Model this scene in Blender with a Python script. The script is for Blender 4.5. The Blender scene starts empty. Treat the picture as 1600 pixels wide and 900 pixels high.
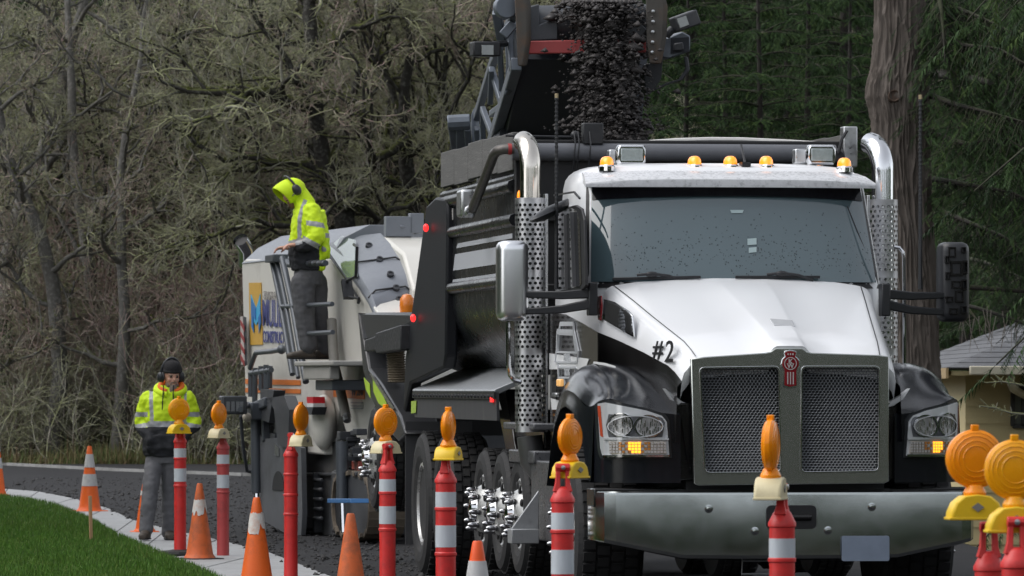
import bpy, bmesh, math, random
import numpy as np
from mathutils import Vector, Matrix, noise, Euler
R = math.radians
random.seed(7); rng = np.random.default_rng(7)
sc = bpy.context.scene
COL = sc.collection

# ------------------------------------------------------------------ camera, sky, sun, exposure
F, YH, H = 9000.0, 605.0, 1.5          # focal length in photo pixels, horizon row, eye height
cd = bpy.data.cameras.new('camera'); cam = bpy.data.objects.new('camera', cd); COL.objects.link(cam)
cam.location = (0, 0, H); cam.rotation_euler = (R(90), 0, 0)
cd.sensor_width = 36; cd.lens = F/1600*36; cd.shift_y = (YH-450)/1600
cd.clip_start = 0.5; cd.clip_end = 3000
cd.dof.use_dof = True; cd.dof.focus_distance = 39.0; cd.dof.aperture_fstop = 14
sc.camera = cam

w = bpy.data.worlds.new("World"); sc.world = w; w.use_nodes = True
nt = w.node_tree; nt.nodes.clear()
out = nt.nodes.new('ShaderNodeOutputWorld'); bg = nt.nodes.new('ShaderNodeBackground')
sky = nt.nodes.new('ShaderNodeTexSky'); sky.sky_type = 'NISHITA'; sky.sun_disc = False
SUN_EL, SUN_ROT = R(54), R(268)
sky.sun_elevation = SUN_EL; sky.sun_rotation = SUN_ROT
sky.air_density = 1.0; sky.dust_density = 1.5
hs = nt.nodes.new('ShaderNodeHueSaturation'); hs.inputs['Saturation'].default_value = 0.22
nt.links.new(sky.outputs[0], hs.inputs['Color']); nt.links.new(hs.outputs[0], bg.inputs[0])
bg.inputs[1].default_value = 0.15
nt.links.new(bg.outputs[0], out.inputs[0])
sd = bpy.data.lights.new('sun', 'SUN'); sun = bpy.data.objects.new('sun', sd); COL.objects.link(sun)
sd.energy = 1.0; sd.angle = R(60); sd.color = (1.0, 0.97, 0.93)
sdir = Vector((math.sin(SUN_ROT)*math.cos(SUN_EL), math.cos(SUN_ROT)*math.cos(SUN_EL), math.sin(SUN_EL)))
sun.rotation_euler = sdir.to_track_quat('Z', 'Y').to_euler()
sc.view_settings.view_transform = 'Standard'; sc.view_settings.look = 'None'
sc.view_settings.gamma = 1; sc.view_settings.use_curve_mapping = False
sc.view_settings.exposure = 0.68
sc.cycles.max_bounces = 6; sc.cycles.diffuse_bounces = 3; sc.cycles.glossy_bounces = 3
sc.cycles.transmission_bounces = 4; sc.cycles.transparent_max_bounces = 6
sc.cycles.use_denoising = True

# ------------------------------------------------------------------ projection helpers (measuring only)
def P(px, py, D):
    return Vector(((px-800)*D/F, D, H+(YH-py)*D/F))
def G(px, py):                       # point on flat ground seen at a pixel
    D = F*H/(py-YH); return Vector(((px-800)*D/F, D, 0))
class Frame:
    def __init__(s, x, y, deg): s.x, s.y, s.t = x, y, R(deg); s.s, s.c = math.sin(s.t), math.cos(s.t)
    def ly(s, px, py, ly):           # local point at local depth ly
        k = (px-800)/F
        lx = (k*(s.y+ly*s.c)-s.x+ly*s.s)/(s.c-k*s.s)
        D = s.y+lx*s.s+ly*s.c
        return Vector((lx, ly, H+(YH-py)*D/F))
    def lx(s, px, py, lx):           # local point on the plane at local side offset lx
        k = (px-800)/F
        ly = (s.x+lx*s.c-k*(s.y+lx*s.s))/(s.s+k*s.c)
        D = s.y+lx*s.s+ly*s.c
        return Vector((lx, ly, H+(YH-py)*D/F))
    def w(s, v): return Vector((s.x+v[0]*s.c-v[1]*s.s, s.y+v[0]*s.s+v[1]*s.c, v[2]))
    def l(s, v):
        dx, dy = v[0]-s.x, v[1]-s.y
        return Vector((dx*s.c+dy*s.s, -dx*s.s+dy*s.c, v[2]))

# ------------------------------------------------------------------ materials
MATS = {}
def mat(name, col, rough=0.5, metal=0.0, var=0.12, scale=8.0, bump=0.0, bscale=60.0, coat=0.0, spec=0.5,
        dirt=None, dirtamt=0.5, dscale=3.0, emit=None, estr=0.0, trans=0.0, rvar=0.0, stretch=None, ior=None, sss=0.0):
    if name in MATS: return MATS[name]
    m = bpy.data.materials.new(name); m.use_nodes = True; n = m.node_tree.nodes; L = m.node_tree.links
    b = n['Principled BSDF']
    b.inputs['Roughness'].default_value = rough; b.inputs['Metallic'].default_value = metal
    b.inputs['Coat Weight'].default_value = coat; b.inputs['Coat Roughness'].default_value = 0.04
    b.inputs['Specular IOR Level'].default_value = spec
    b.inputs['Transmission Weight'].default_value = trans
    if ior: b.inputs['IOR'].default_value = ior
    tc = n.new('ShaderNodeTexCoord'); co = tc.outputs['Object']
    if stretch:
        mp = n.new('ShaderNodeMapping'); mp.inputs['Scale'].default_value = stretch
        L.new(co, mp.inputs[0]); co = mp.outputs[0]
    nz = n.new('ShaderNodeTexNoise'); nz.inputs['Scale'].default_value = scale; nz.inputs['Detail'].default_value = 6
    nz.inputs['Roughness'].default_value = 0.65
    L.new(co, nz.inputs['Vector'])
    mx = n.new('ShaderNodeMix'); mx.data_type = 'RGBA'
    c = Vector(col)
    mx.inputs[6].default_value = (*(c*(1-var)), 1); mx.inputs[7].default_value = (*[min(1, v*(1+var)) for v in c], 1)
    L.new(nz.outputs[0], mx.inputs[0]); last = mx.outputs[2]
    if dirt:
        n2 = n.new('ShaderNodeTexNoise'); n2.inputs['Scale'].default_value = dscale; n2.inputs['Detail'].default_value = 9
        n2.inputs['Roughness'].default_value = 0.7
        L.new(co, n2.inputs['Vector'])
        rp = n.new('ShaderNodeMapRange'); rp.inputs[1].default_value = 0.62-0.25*dirtamt; rp.inputs[2].default_value = 0.78-0.1*dirtamt
        rp.inputs[4].default_value = min(1, 0.4+dirtamt*0.6)
        L.new(n2.outputs[0], rp.inputs[0])
        m2 = n.new('ShaderNodeMix'); m2.data_type = 'RGBA'; m2.inputs[7].default_value = (*dirt, 1)
        L.new(rp.outputs[0], m2.inputs[0]); L.new(last, m2.inputs[6]); last = m2.outputs[2]
    L.new(last, b.inputs['Base Color'])
    if rvar:
        r2 = n.new('ShaderNodeMapRange'); r2.inputs[1].default_value = .3; r2.inputs[2].default_value = .7
        r2.inputs[3].default_value = max(0, rough-rvar); r2.inputs[4].default_value = min(1, rough+rvar)
        n3 = n.new('ShaderNodeTexNoise'); n3.inputs['Scale'].default_value = scale*4; n3.inputs['Detail'].default_value = 5
        L.new(co, n3.inputs['Vector']); L.new(n3.outputs[0], r2.inputs[0]); L.new(r2.outputs[0], b.inputs['Roughness'])
    if bump:
        n4 = n.new('ShaderNodeTexNoise'); n4.inputs['Scale'].default_value = bscale; n4.inputs['Detail'].default_value = 4
        L.new(co, n4.inputs['Vector'])
        bp = n.new('ShaderNodeBump'); bp.inputs['Strength'].default_value = bump; bp.inputs['Distance'].default_value = 0.01
        L.new(n4.outputs[0], bp.inputs['Height']); L.new(bp.outputs[0], b.inputs['Normal'])
    if emit:
        b.inputs['Emission Color'].default_value = (*emit, 1); b.inputs['Emission Strength'].default_value = estr
    if sss: b.inputs['Subsurface Weight'].default_value = sss
    MATS[name] = m; return m

# ------------------------------------------------------------------ mesh builder
class MB:
    def __init__(s): s.v = []; s.f = []; s.m = []
    def add(s, vs, fs, mi=0):
        o = len(s.v); s.v.extend([tuple(v) for v in vs]); s.f.extend([tuple(i+o for i in f) for f in fs]); s.m.extend([mi]*len(fs)); return s
    def box(s, c, d, rot=None, mi=0, taper=1.0):
        c = Vector(c); x, y, z = d[0]/2, d[1]/2, d[2]/2
        vs = [Vector((sx*x*(taper if sz > 0 else 1), sy*y*(taper if sz > 0 else 1), sz*z)) for sx in (-1,1) for sy in (-1,1) for sz in (-1,1)]
        if rot is not None:
            M = rot if isinstance(rot, Matrix) else Euler(rot).to_matrix()
            vs = [M @ v for v in vs]
        return s.add([c+v for v in vs], [(0,1,3,2),(4,6,7,5),(0,4,5,1),(2,3,7,6),(0,2,6,4),(1,5,7,3)], mi)
    def bar(s, a, b, w, h=None, mi=0, up=(0,0,1)):
        a, b = Vector(a), Vector(b); d = b-a; L = d.length
        if L < 1e-6: return s
        h = h or w; z = d/L; u = Vector(up)
        if abs(z.dot(u)) > .98: u = Vector((0,1,0))
        x = u.cross(z).normalized(); y = z.cross(x)
        M = Matrix((x, y, z)).transposed()
        return s.box((a+b)/2, (w, h, L), M, mi)
    def tube(s, pts, r, n=10, cap=True, mi=0):
        pts = [Vector(p) for p in pts]; N = len(pts)
        rs = r if isinstance(r, (list, tuple)) else [r]*N
        vs, fs = [], []
        t0 = (pts[1]-pts[0]).normalized(); u = Vector((0,0,1)) if abs(t0.z) < .9 else Vector((1,0,0))
        x = u.cross(t0).normalized()
        for i, p in enumerate(pts):
            t = (pts[min(i+1, N-1)]-pts[max(i-1, 0)]).normalized()
            x = (x - t*x.dot(t)).normalized(); y = t.cross(x)
            for k in range(n):
                a = 2*math.pi*k/n; vs.append(p+(x*math.cos(a)+y*math.sin(a))*rs[i])
        for i in range(N-1):
            for k in range(n):
                k2 = (k+1) % n; fs.append((i*n+k, i*n+k2, (i+1)*n+k2, (i+1)*n+k))
        if cap: fs.append(tuple(range(n))[::-1]); fs.append(tuple((N-1)*n+k for k in range(n)))
        return s.add(vs, fs, mi)
    def lathe(s, prof, c=(0,0,0), axis=(0,0,1), n=20, mi=0, sq=None):
        c = Vector(c); z = Vector(axis).normalized(); u = Vector((0,0,1)) if abs(z.z) < .9 else Vector((1,0,0))
        x = u.cross(z).normalized(); y = z.cross(x); vs, fs = [], []
        for r, h in prof:
            for k in range(n):
                a = 2*math.pi*k/n; rr = r
                if sq: rr = r/max(abs(math.cos(a)), abs(math.sin(a)))**sq
                vs.append(c+z*h+(x*math.cos(a)+y*math.sin(a))*rr)
        N = len(prof)
        for i in range(N-1):
            for k in range(n):
                k2 = (k+1) % n; fs.append((i*n+k, i*n+k2, (i+1)*n+k2, (i+1)*n+k))
        fs.append(tuple(range(n))[::-1]); fs.append(tuple((N-1)*n+k for k in range(n)))
        return s.add(vs, fs, mi)
    def loft(s, secs, closed=True, cap=True, mi=0):
        n = len(secs[0]); vs = [v for sec in secs for v in sec]; fs = []
        for i in range(len(secs)-1):
            for k in range(n if closed else n-1):
                k2 = (k+1) % n; fs.append((i*n+k, i*n+k2, (i+1)*n+k2, (i+1)*n+k))
        if cap and closed: fs.append(tuple(range(n))[::-1]); fs.append(tuple((len(secs)-1)*n+k for k in range(n)))
        return s.add(vs, fs, mi)
    def prism(s, poly, ext, mi=0):
        poly = [Vector(p) for p in poly]; e = Vector(ext); n = len(poly)
        return s.add(poly+[p+e for p in poly], [tuple(range(n))[::-1], tuple(range(n, 2*n))]+[(k, (k+1) % n, n+(k+1) % n, n+k) for k in range(n)], mi)
    def ell(s, c, r, n=16, m=10, mi=0, rot=None):
        c = Vector(c); vs, fs = [], []
        M = Euler(rot).to_matrix() if rot else Matrix.Identity(3)
        for i in range(m+1):
            t = math.pi*i/m
            for k in range(n):
                a = 2*math.pi*k/n; vs.append(c+M @ Vector((r[0]*math.sin(t)*math.cos(a), r[1]*math.sin(t)*math.sin(a), r[2]*math.cos(t))))
        for i in range(m):
            for k in range(n):
                k2 = (k+1) % n; fs.append((i*n+k, (i+1)*n+k, (i+1)*n+k2, i*n+k2))
        return s.add(vs, fs, mi)

def finish(me, smooth=35):
    me.validate()
    bm = bmesh.new(); bm.from_mesh(me); bmesh.ops.remove_doubles(bm, verts=bm.verts, dist=1e-5)
    bmesh.ops.dissolve_degenerate(bm, dist=1e-6, edges=bm.edges)
    bmesh.ops.recalc_face_normals(bm, faces=bm.faces); bm.to_mesh(me); bm.free()
    if smooth:
        me.polygons.foreach_set('use_smooth', [True]*len(me.polygons)); me.set_sharp_from_angle(angle=R(smooth))
def obj(name, mb, m, parent=None, bevel=0, smooth=35, seg=2, sub=0, fin=True):
    if isinstance(mb, MB):
        me = bpy.data.meshes.new(name); me.from_pydata(mb.v, [], mb.f)
        me.polygons.foreach_set('material_index', mb.m)
        if fin: finish(me, smooth)
    else: me = mb
    for q in (m if isinstance(m, (list, tuple)) else [m]): me.materials.append(q)
    o = bpy.data.objects.new(name, me); COL.objects.link(o)
    if parent: o.parent = parent
    if bevel:
        bv = o.modifiers.new('bevel', 'BEVEL'); bv.width = bevel; bv.segments = seg; bv.limit_method = 'ANGLE'; bv.angle_limit = R(40)
    if sub:
        sm = o.modifiers.new('sub', 'SUBSURF'); sm.levels = sub; sm.render_levels = sub
    return o
def thing(name, label, cat, loc=(0,0,0), rz=0, group=None):
    o = bpy.data.objects.new(name, None); COL.objects.link(o); o.empty_display_size = .2
    o.location = loc; o.rotation_euler = (0, 0, rz); o['label'] = label; o['category'] = cat
    if group: o['group'] = group
    return o
def tag(o, label, cat, group=None):
    o['label'] = label; o['category'] = cat
    if group: o['group'] = group
    return o
def struct(name, mb, m, parent=None, **k):
    o = obj(name, mb, m, parent, **k)
    if not parent: o['kind'] = 'structure'
    return o
def split_loose(o):
    """one object per separate shell"""
    bm = bmesh.new(); bm.from_mesh(o.data); bm.verts.ensure_lookup_table(); seen = {}; n = 0
    for v in bm.verts:
        if v.index in seen: continue
        st = [v]; seen[v.index] = n
        while st:
            q = st.pop()
            for e in q.link_edges:
                t = e.other_vert(q)
                if t.index not in seen: seen[t.index] = n; st.append(t)
        n += 1
    res = [o]
    for k in range(1, n):
        b2 = bm.copy(); b2.verts.ensure_lookup_table(); bmesh.ops.delete(b2, geom=[v for v in b2.verts if seen[v.index] != k], context='VERTS')
        me = o.data.copy(); b2.to_mesh(me); b2.free(); q = o.copy(); q.data = me; COL.objects.link(q); res.append(q)
    if n > 1:
        bmesh.ops.delete(bm, geom=[v for v in bm.verts if seen[v.index] != 0], context='VERTS'); bm.to_mesh(o.data)
    bm.free(); return res
def dup(root, loc=None, rz=None, label=None, scale=None, parent=None, extra=None):
    r = root.copy(); COL.objects.link(r)
    if loc is not None: r.location = loc
    if rz is not None: r.rotation_euler = (r.rotation_euler[0], r.rotation_euler[1], rz)
    if scale is not None: r.scale = scale if hasattr(scale, '__len__') else (scale,)*3
    if label: r['label'] = label
    if parent: r.parent = parent
    for ch in list(root.children): dup(ch, parent=r)
    return r
def plate(polys, thick, bevel=0.0, res=8):
    """2-D outlines (first outer, others holes) -> extruded mesh in local XY, z from -thick/2 to thick/2"""
    cu = bpy.data.curves.new('tmp', 'CURVE'); cu.dimensions = '2D'; cu.fill_mode = 'BOTH'; cu.extrude = thick/2; cu.bevel_depth = bevel
    for pl in polys:
        sp = cu.splines.new('POLY'); sp.points.add(len(pl)-1); sp.use_cyclic_u = True
        for i, p in enumerate(pl): sp.points[i].co = (p[0], p[1], 0, 1)
    return curve_mesh(cu)
def curve_mesh(cu):
    o = bpy.data.objects.new('tmp', cu); COL.objects.link(o)
    dg = bpy.context.evaluated_depsgraph_get(); me = bpy.data.meshes.new_from_object(o.evaluated_get(dg))
    bpy.data.objects.remove(o); bpy.data.curves.remove(cu); me.materials.clear(); return me
def text_mesh(txt, size, thick=0.002, sx=1.0, bold=0.0, space=1.0):
    cu = bpy.data.curves.new('tmp', 'FONT'); cu.body = txt; cu.size = size; cu.extrude = thick/2; cu.align_x = 'CENTER'; cu.align_y = 'CENTER'
    cu.offset = bold; cu.space_character = space; cu.resolution_u = 3
    me = curve_mesh(cu); me.transform(Matrix.Diagonal((sx, 1, 1, 1))); return me
def place(me, o, x, y):
    """map mesh local XY to 3-D directions x, y with origin o"""
    x, y, o = Vector(x), Vector(y), Vector(o); z = x.cross(y).normalized()
    M = Matrix(((x[0], y[0], z[0], o[0]), (x[1], y[1], z[1], o[1]), (x[2], y[2], z[2], o[2]), (0,0,0,1)))
    me.transform(M); return me
def rrect(x0, y0, x1, y1, r, n=5):
    pts = []
    for cx, cy, a0 in ((x1-r, y1-r, 0), (x0+r, y1-r, 90), (x0+r, y0+r, 180), (x1-r, y0+r, 270)):
        for i in range(n+1):
            a = R(a0+90*i/n); pts.append((cx+r*math.cos(a), cy+r*math.sin(a)))
    return pts
def interp(tab, x):
    return float(np.interp(x, [t[0] for t in tab], [t[1] for t in tab]))
def sinterp(tab, x, d=.12):
    return sum(interp(tab, x+d*q)*w_ for q, w_ in ((-1,.1),(-.66,.15),(-.33,.16),(0,.18),(.33,.16),(.66,.15),(1,.1)))
def sstep(a, b, x):
    t = max(0, min(1, (x-a)/(b-a))); return t*t*(3-2*t)
def npmesh(name, V, Fq, m, parent=None, smooth=False, mi=None):
    me = bpy.data.meshes.new(name); V = np.asarray(V, np.float32); Fq = np.asarray(Fq, np.int32)
    n, k = Fq.shape
    me.vertices.add(len(V)); me.vertices.foreach_set('co', V.ravel())
    me.loops.add(n*k); me.loops.foreach_set('vertex_index', Fq.ravel())
    me.polygons.add(n); me.polygons.foreach_set('loop_start', np.arange(0, n*k, k, dtype=np.int32))
    if mi is not None: me.polygons.foreach_set('material_index', np.asarray(mi, np.int32))
    me.update(calc_edges=True); me.validate()
    if smooth: me.polygons.foreach_set('use_smooth', [True]*len(me.polygons))
    for q in (m if isinstance(m, (list, tuple)) else [m]): me.materials.append(q)
    if name is None: return me
    o = bpy.data.objects.new(name, me); COL.objects.link(o)
    if parent: o.parent = parent
    return o

# ------------------------------------------------------------------ palette
white_paint = mat('white_paint', (.77,.78,.80), .28, coat=.4, var=.02, scale=3)
black_paint = mat('black_paint', (.008,.009,.012), .15, coat=0, spec=.5, var=.2, rvar=.03, bump=.03, bscale=190)
black_gloss = mat('black_gloss', (.011,.0105,.0105), .18, coat=0, spec=.4, var=.3)
black_plastic = mat('black_plastic', (.018,.019,.022), .42, var=.2, bump=.1, rvar=.1)
dark_steel = mat('dark_steel', (.02,.021,.024), .5, var=.3, rvar=.15, dirt=(.07,.065,.06), dirtamt=.25)
chassis_black = mat('chassis_black', (.010,.010,.011), .6, var=.3)
chrome = mat('chrome', (.74,.75,.77), .10, 1.0, var=.02, rvar=.03, bump=.02, bscale=8)
polished = mat('polished_metal', (.43,.455,.45), .15, 1.0, var=.05, scale=3, rvar=.03)
alum = mat('aluminium', (.55,.56,.57), .35, 1.0, var=.12, rvar=.12, dirt=(.2,.19,.18), dirtamt=.4)
galv = mat('galvanised', (.33,.34,.35), .5, .6, var=.15, rvar=.1, bump=.15, bscale=120, dirt=(.15,.15,.15), dirtamt=.3)
rubber = mat('rubber', (.016,.016,.017), .75, var=.3, dirt=(.06,.055,.05), dirtamt=.35, bump=.2, bscale=90)
grey_graphic = mat('grey_graphic', (.46,.48,.52), .3, var=.05)
# ================================================================== GROUND
def gz(x, y):
    """height of the ground sheet"""
    z = -.18*(1-sstep(15, 23, y)) if y < 23 else 0.0
    z -= 1.3*sstep(4.2, 6.5, x-(y-48)*.02)*sstep(47, 56, y)*(1-sstep(85, 120, y))
    z += .5*sstep(112, 135, y) + 16*sstep(125, 230, y)+40*sstep(220, 600, y)
    return z
xs = list(np.concatenate([np.linspace(-700,-60,10), np.linspace(-40,40,54), np.linspace(60,700,10)]))
ysg = list(np.concatenate([np.linspace(-300,-10,8), np.linspace(0,140,80), np.linspace(145,260,24), np.linspace(300,1200,8)]))
V = [(x, y, gz(x, y)-.02) for y in ysg for x in xs]; nx = len(xs)
Fq = [(j*nx+i, j*nx+i+1, (j+1)*nx+i+1, (j+1)*nx+i) for j in range(len(ysg)-1) for i in range(nx-1)]
soil = mat('forest_soil', (.045,.040,.028), .9, var=.5, scale=1.5, bump=.8, bscale=9, dirt=(.05,.06,.025), dirtamt=.5, dscale=.6, spec=.1)
g_ = npmesh('ground', V, Fq, soil, smooth=True); g_['kind'] = 'structure'
# milled road surface: a sheet over the ground
road_m = mat('milled_asphalt', (.028,.028,.030), .82, var=.5, scale=9, bump=.7, bscale=75, dirt=(.05,.048,.046), dirtamt=.45, dscale=.9, rvar=.1, spec=.15)
def sheet(name, ptsL, ptsR, z, m, n=30):
    L_ = np.array(ptsL, float); R_ = np.array(ptsR, float)
    t = np.linspace(0, 1, n)
    tl = np.linspace(0, 1, len(L_)); V = []; k = 9
    for q in t:
        a = [np.interp(q, tl, L_[:,i]) for i in range(2)]; b = [np.interp(q, tl, R_[:,i]) for i in range(2)]
        for j in range(k):
            x = a[0]+(b[0]-a[0])*j/(k-1); y = a[1]+(b[1]-a[1])*j/(k-1); V.append((x, y, gz(x, y)+z))
    Fq = [(i*k+j, i*k+j+1, (i+1)*k+j+1, (i+1)*k+j) for i in range(n-1) for j in range(k-1)]
    o = npmesh(name, V, Fq, m, smooth=True); o['kind'] = 'structure'; return o
sheet('road', [(-4.2,8),(-3.6,30),(-3.2,45),(-4.5,62),(-6.0,76),(-9.5,83),(-40,92)], [(5,8),(5,30),(4.6,48),(4.0,62),(2.5,90),(-3,112),(-40,112.5)], .006, road_m, 46)
# far kerb and verge
conc = mat('concrete', (.33,.335,.34), .6, var=.14, scale=4, bump=.25, bscale=90, dirt=(.15,.145,.135), dirtamt=.5, dscale=2.2, rvar=.12)
mb = MB()
kp = [(-42,112.6),(-12,111.5),(-9.6,110),(-7.0,102.5),(-4.5,97),(0,94)]
for a, b in zip(kp[:-1], kp[1:]): mb.bar((a[0],a[1],gz(*a)-.0), (b[0],b[1],gz(*b)-.0), .13, .11, up=(0,0,1))
kerb = struct('kerb', mb, mat('kerb_stone', (.24,.24,.235), .8, var=.3, scale=6, bump=.4, dirt=(.07,.068,.06), dirtamt=.6, dscale=1.3))
# sidewalk, slab by slab
left = [G(*q) for q in ((-40,776),(4,778),(40,783),(80,791),(132,812),(176,838),(224,860),(264,878),(304,894),(380,930),(470,985))]
right = [G(*q) for q in ((-40,764.5),(12,766),(60,770),(116,781),(168,796),(208,815),(262,829),(340,846),(420,866),(520,905),(640,960))]
walk = struct('sidewalk', MB().loft([[Vector((a.x,a.y,-.06)), Vector((b.x,b.y,-.06)), Vector((b.x,b.y,-.012)), Vector((a.x,a.y,-.012))] for a, b in zip(left, right)]), soil)
def lerp_path(pts, t):
    t = t*(len(pts)-1); i = min(int(t), len(pts)-2); return pts[i].lerp(pts[i+1], t-i)
nS = 10
for k in range(nS):
    t0, t1 = k/nS+.0012, (k+1)/nS-.0012
    ed = [[lerp_path(left, t0+(t1-t0)*j/3), lerp_path(right, t0+(t1-t0)*j/3)] for j in range(4)]
    mb = MB(); mb.loft([[Vector((a.x,a.y,-.01)), Vector((b.x,b.y,-.01)), Vector((b.x,b.y,.02)), Vector((a.x,a.y,.02))] for a, b in ed])
    obj('sidewalk_slab', mb, conc, walk, bevel=.006)
# lawn base + grass blades
lawn_edge = left
lawn_m = mat('lawn_soil', (.030,.055,.010), .9, var=.5, scale=12)
mb = MB(); pl = [Vector((p.x-.02, p.y, .025)) for p in left]
inner = [Vector((-14, 80, .03))]+[Vector((min(p.x-.6, -1), p.y-.5, .03)) for p in left[1:]]
mb.add([Vector((-30, 79, .03))]+pl+[Vector((-30, 20, .03))], [tuple(range(len(pl)+2))])
lw = obj('lawn', mb, lawn_m, None); lw['kind'] = 'structure'
N = 190000
X = rng.uniform(-9.5, 0.4, N*3); Y = 1/rng.uniform(1/82, 1/36, N*3)
lx_ = np.array([p.x for p in left]); ly_ = np.array([p.y for p in left]); o_ = np.argsort(ly_)
edge = np.interp(Y, ly_[o_], lx_[o_])
ok = (X < edge+.03) & (X > -.105*Y)
X, Y = X[ok][:N], Y[ok][:N]; n = len(X)
hgt = rng.uniform(.03, .062, n); ang = rng.uniform(0, 2*np.pi, n); wd_ = rng.uniform(.003, .0055, n); ln = rng.uniform(-.02, .02, (n, 2))
V = np.zeros((n, 3, 3)); V[:,0] = np.c_[X-wd_*np.cos(ang), Y-wd_*np.sin(ang), np.full(n, .028)]; V[:,1] = np.c_[X+wd_*np.cos(ang), Y+wd_*np.sin(ang), np.full(n, .028)]
V[:,2] = np.c_[X+ln[:,0], Y+ln[:,1], .028+hgt]
grass_ms = [mat('grass_blade', (.080,.185,.020), .5, var=.35, scale=3, spec=.3, dirt=(.13,.19,.035), dirtamt=.55, dscale=.9), mat('grass_blade_dark', (.05,.125,.016), .5, var=.35, scale=3, spec=.3, dirt=(.09,.12,.03), dirtamt=.5, dscale=.7), mat('grass_blade_dry', (.17,.22,.05), .6, var=.3)]
gr = npmesh('grass', V.reshape(-1, 3), np.arange(n*3).reshape(-1, 3), grass_ms, mi=rng.choice(3, n, p=[.62,.33,.05])); gr['kind'] = 'stuff'
# loose grindings on the road and along the sidewalk edge
def stones(name, X, Y, Z, S, m):
    n = len(X); base = np.array([(1,0,-.2),(-.5,.86,-.2),(-.5,-.86,-.2),(0.1,0,.8),(.3,.2,-.6)]); tris = np.array([(0,1,3),(1,2,3),(2,0,3),(1,0,4),(2,1,4),(0,2,4)])
    a = rng.uniform(0, 2*np.pi, n); c, s = np.cos(a), np.sin(a)
    jit = rng.uniform(.6, 1.4, (n, 5, 3)); b = base[None]*jit*S[:,None,None]
    V = np.stack([b[:,:,0]*c[:,None]-b[:,:,1]*s[:,None]+X[:,None], b[:,:,0]*s[:,None]+b[:,:,1]*c[:,None]+Y[:,None], b[:,:,2]*.8+Z[:,None]], -1)
    Fq = tris[None]+np.arange(n)[:,None,None]*5
    o = npmesh(name, V.reshape(-1,3), Fq.reshape(-1,3), m); o['kind'] = 'stuff'; return o
n = 26000
X = rng.uniform(-9, 1.0, n); Y = 1/rng.uniform(1/95, 1/30, n)
rx = np.array([p.x for p in right]); ry = np.array([p.y for p in right]); o_ = np.argsort(ry)
re = np.interp(Y, ry[o_], rx[o_])
ok = (X > re-.04-np.abs(rng.normal(0,.10,n))*(rng.random(n) < .15)) & (X > -.1*Y-1)
X, Y, re = X[ok], Y[ok], re[ok]
S = rng.gamma(1.6, .0065, len(X))+.005
grit = mat('grindings', (.032,.031,.031), .75, var=.6, scale=3, rvar=.2)
stones('gravel', X, Y, np.where(X < re, .022, .008)+S*.2, S, grit)

# ================================================================== HOUSE (right)
hx, hy = 0, 66.0
house = thing('house', 'low cream house with a grey shingle hip roof at the right edge', 'house', (6.6, hy, -1.1))
O = Vector((6.6, hy, -1.1))
def hp(px, py, d): return P(px, py, d)-O
cream = mat('cream_siding', (.56,.47,.25), .6, var=.08, scale=2, stretch=(1,1,6), bump=.1, bscale=30, dirt=(.40,.34,.2), dirtamt=.25)
ev = hp(1500, 575, 66)
x0 = hp(1512, 600, 66.5).x; zt = ev.z-.04
wall = obj('wall', MB().box((x0+4, 4.3, zt/2), (8, 7.4, zt)), cream, house)
rowh = .20
for k in range(int(zt/rowh)+1):
    z1 = zt-k*rowh; z0 = max(0, z1-rowh)
    mb = MB(); mb.add([(x0-.02,.60,z0),(x0+8,.60,z0),(x0+8,.575,z0),(x0-.02,.575,z0),(x0-.02,.60,z1),(x0+8,.60,z1),(x0+8,.59,z1),(x0-.02,.59,z1)], [(0,1,2,3),(4,7,6,5),(3,2,6,7),(0,3,7,4),(1,5,6,2),(0,4,5,1)])
    obj('siding_board', mb, cream, wall)
wf_ = hp(1583, 607, 66.5); wl_ = hp(1680, 666, 66.5)
dkf = mat('window_dark', (.03,.028,.025), .4)
win_ = MB(); cx, cz = (wf_.x+wl_.x)/2, (wf_.z+wl_.z)/2; ww, hh = wl_.x-wf_.x, wf_.z-wl_.z
for a, b in (((wf_.x,.55,wf_.z),(wf_.x,.55,wl_.z)),((wf_.x,.55,wf_.z),(wl_.x,.55,wf_.z)),((wf_.x,.55,wl_.z),(wl_.x,.55,wl_.z)),((wl_.x,.55,wf_.z),(wl_.x,.55,wl_.z)),((wf_.x+.12,.55,wf_.z),(wf_.x+.12,.55,wl_.z))): win_.bar(a, b, .05)
wo = obj('window', win_, dkf, house, bevel=.004)
obj('pane', MB().box((cx,.57,cz), (ww,.01,hh)), mat('house_glass', (.16,.17,.15), .08, var=.4, spec=.8), wo)
shingle = mat('roof_shingle', (.135,.14,.152), .75, var=.5, scale=9, bump=.7, bscale=25, dirt=(.10,.10,.105), dirtamt=.45, dscale=2.5)
e0 = hp(1487, 578, 65.5); rz_ = ev.z
rl = hp(1600, 496, 69.5)
mb = MB(); sl = (rl.z-rz_)
Lx = e0.x-.05
ridge_y = 4.4; rise = 1.55
c = [(Lx,-.5,rz_),(Lx+9.5,-.5,rz_),(Lx+9.5,9.2,rz_),(Lx,9.2,rz_)]; r0, r1 = (Lx+3.8,ridge_y,rz_+rise),(Lx+6,ridge_y,rz_+rise)
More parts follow.
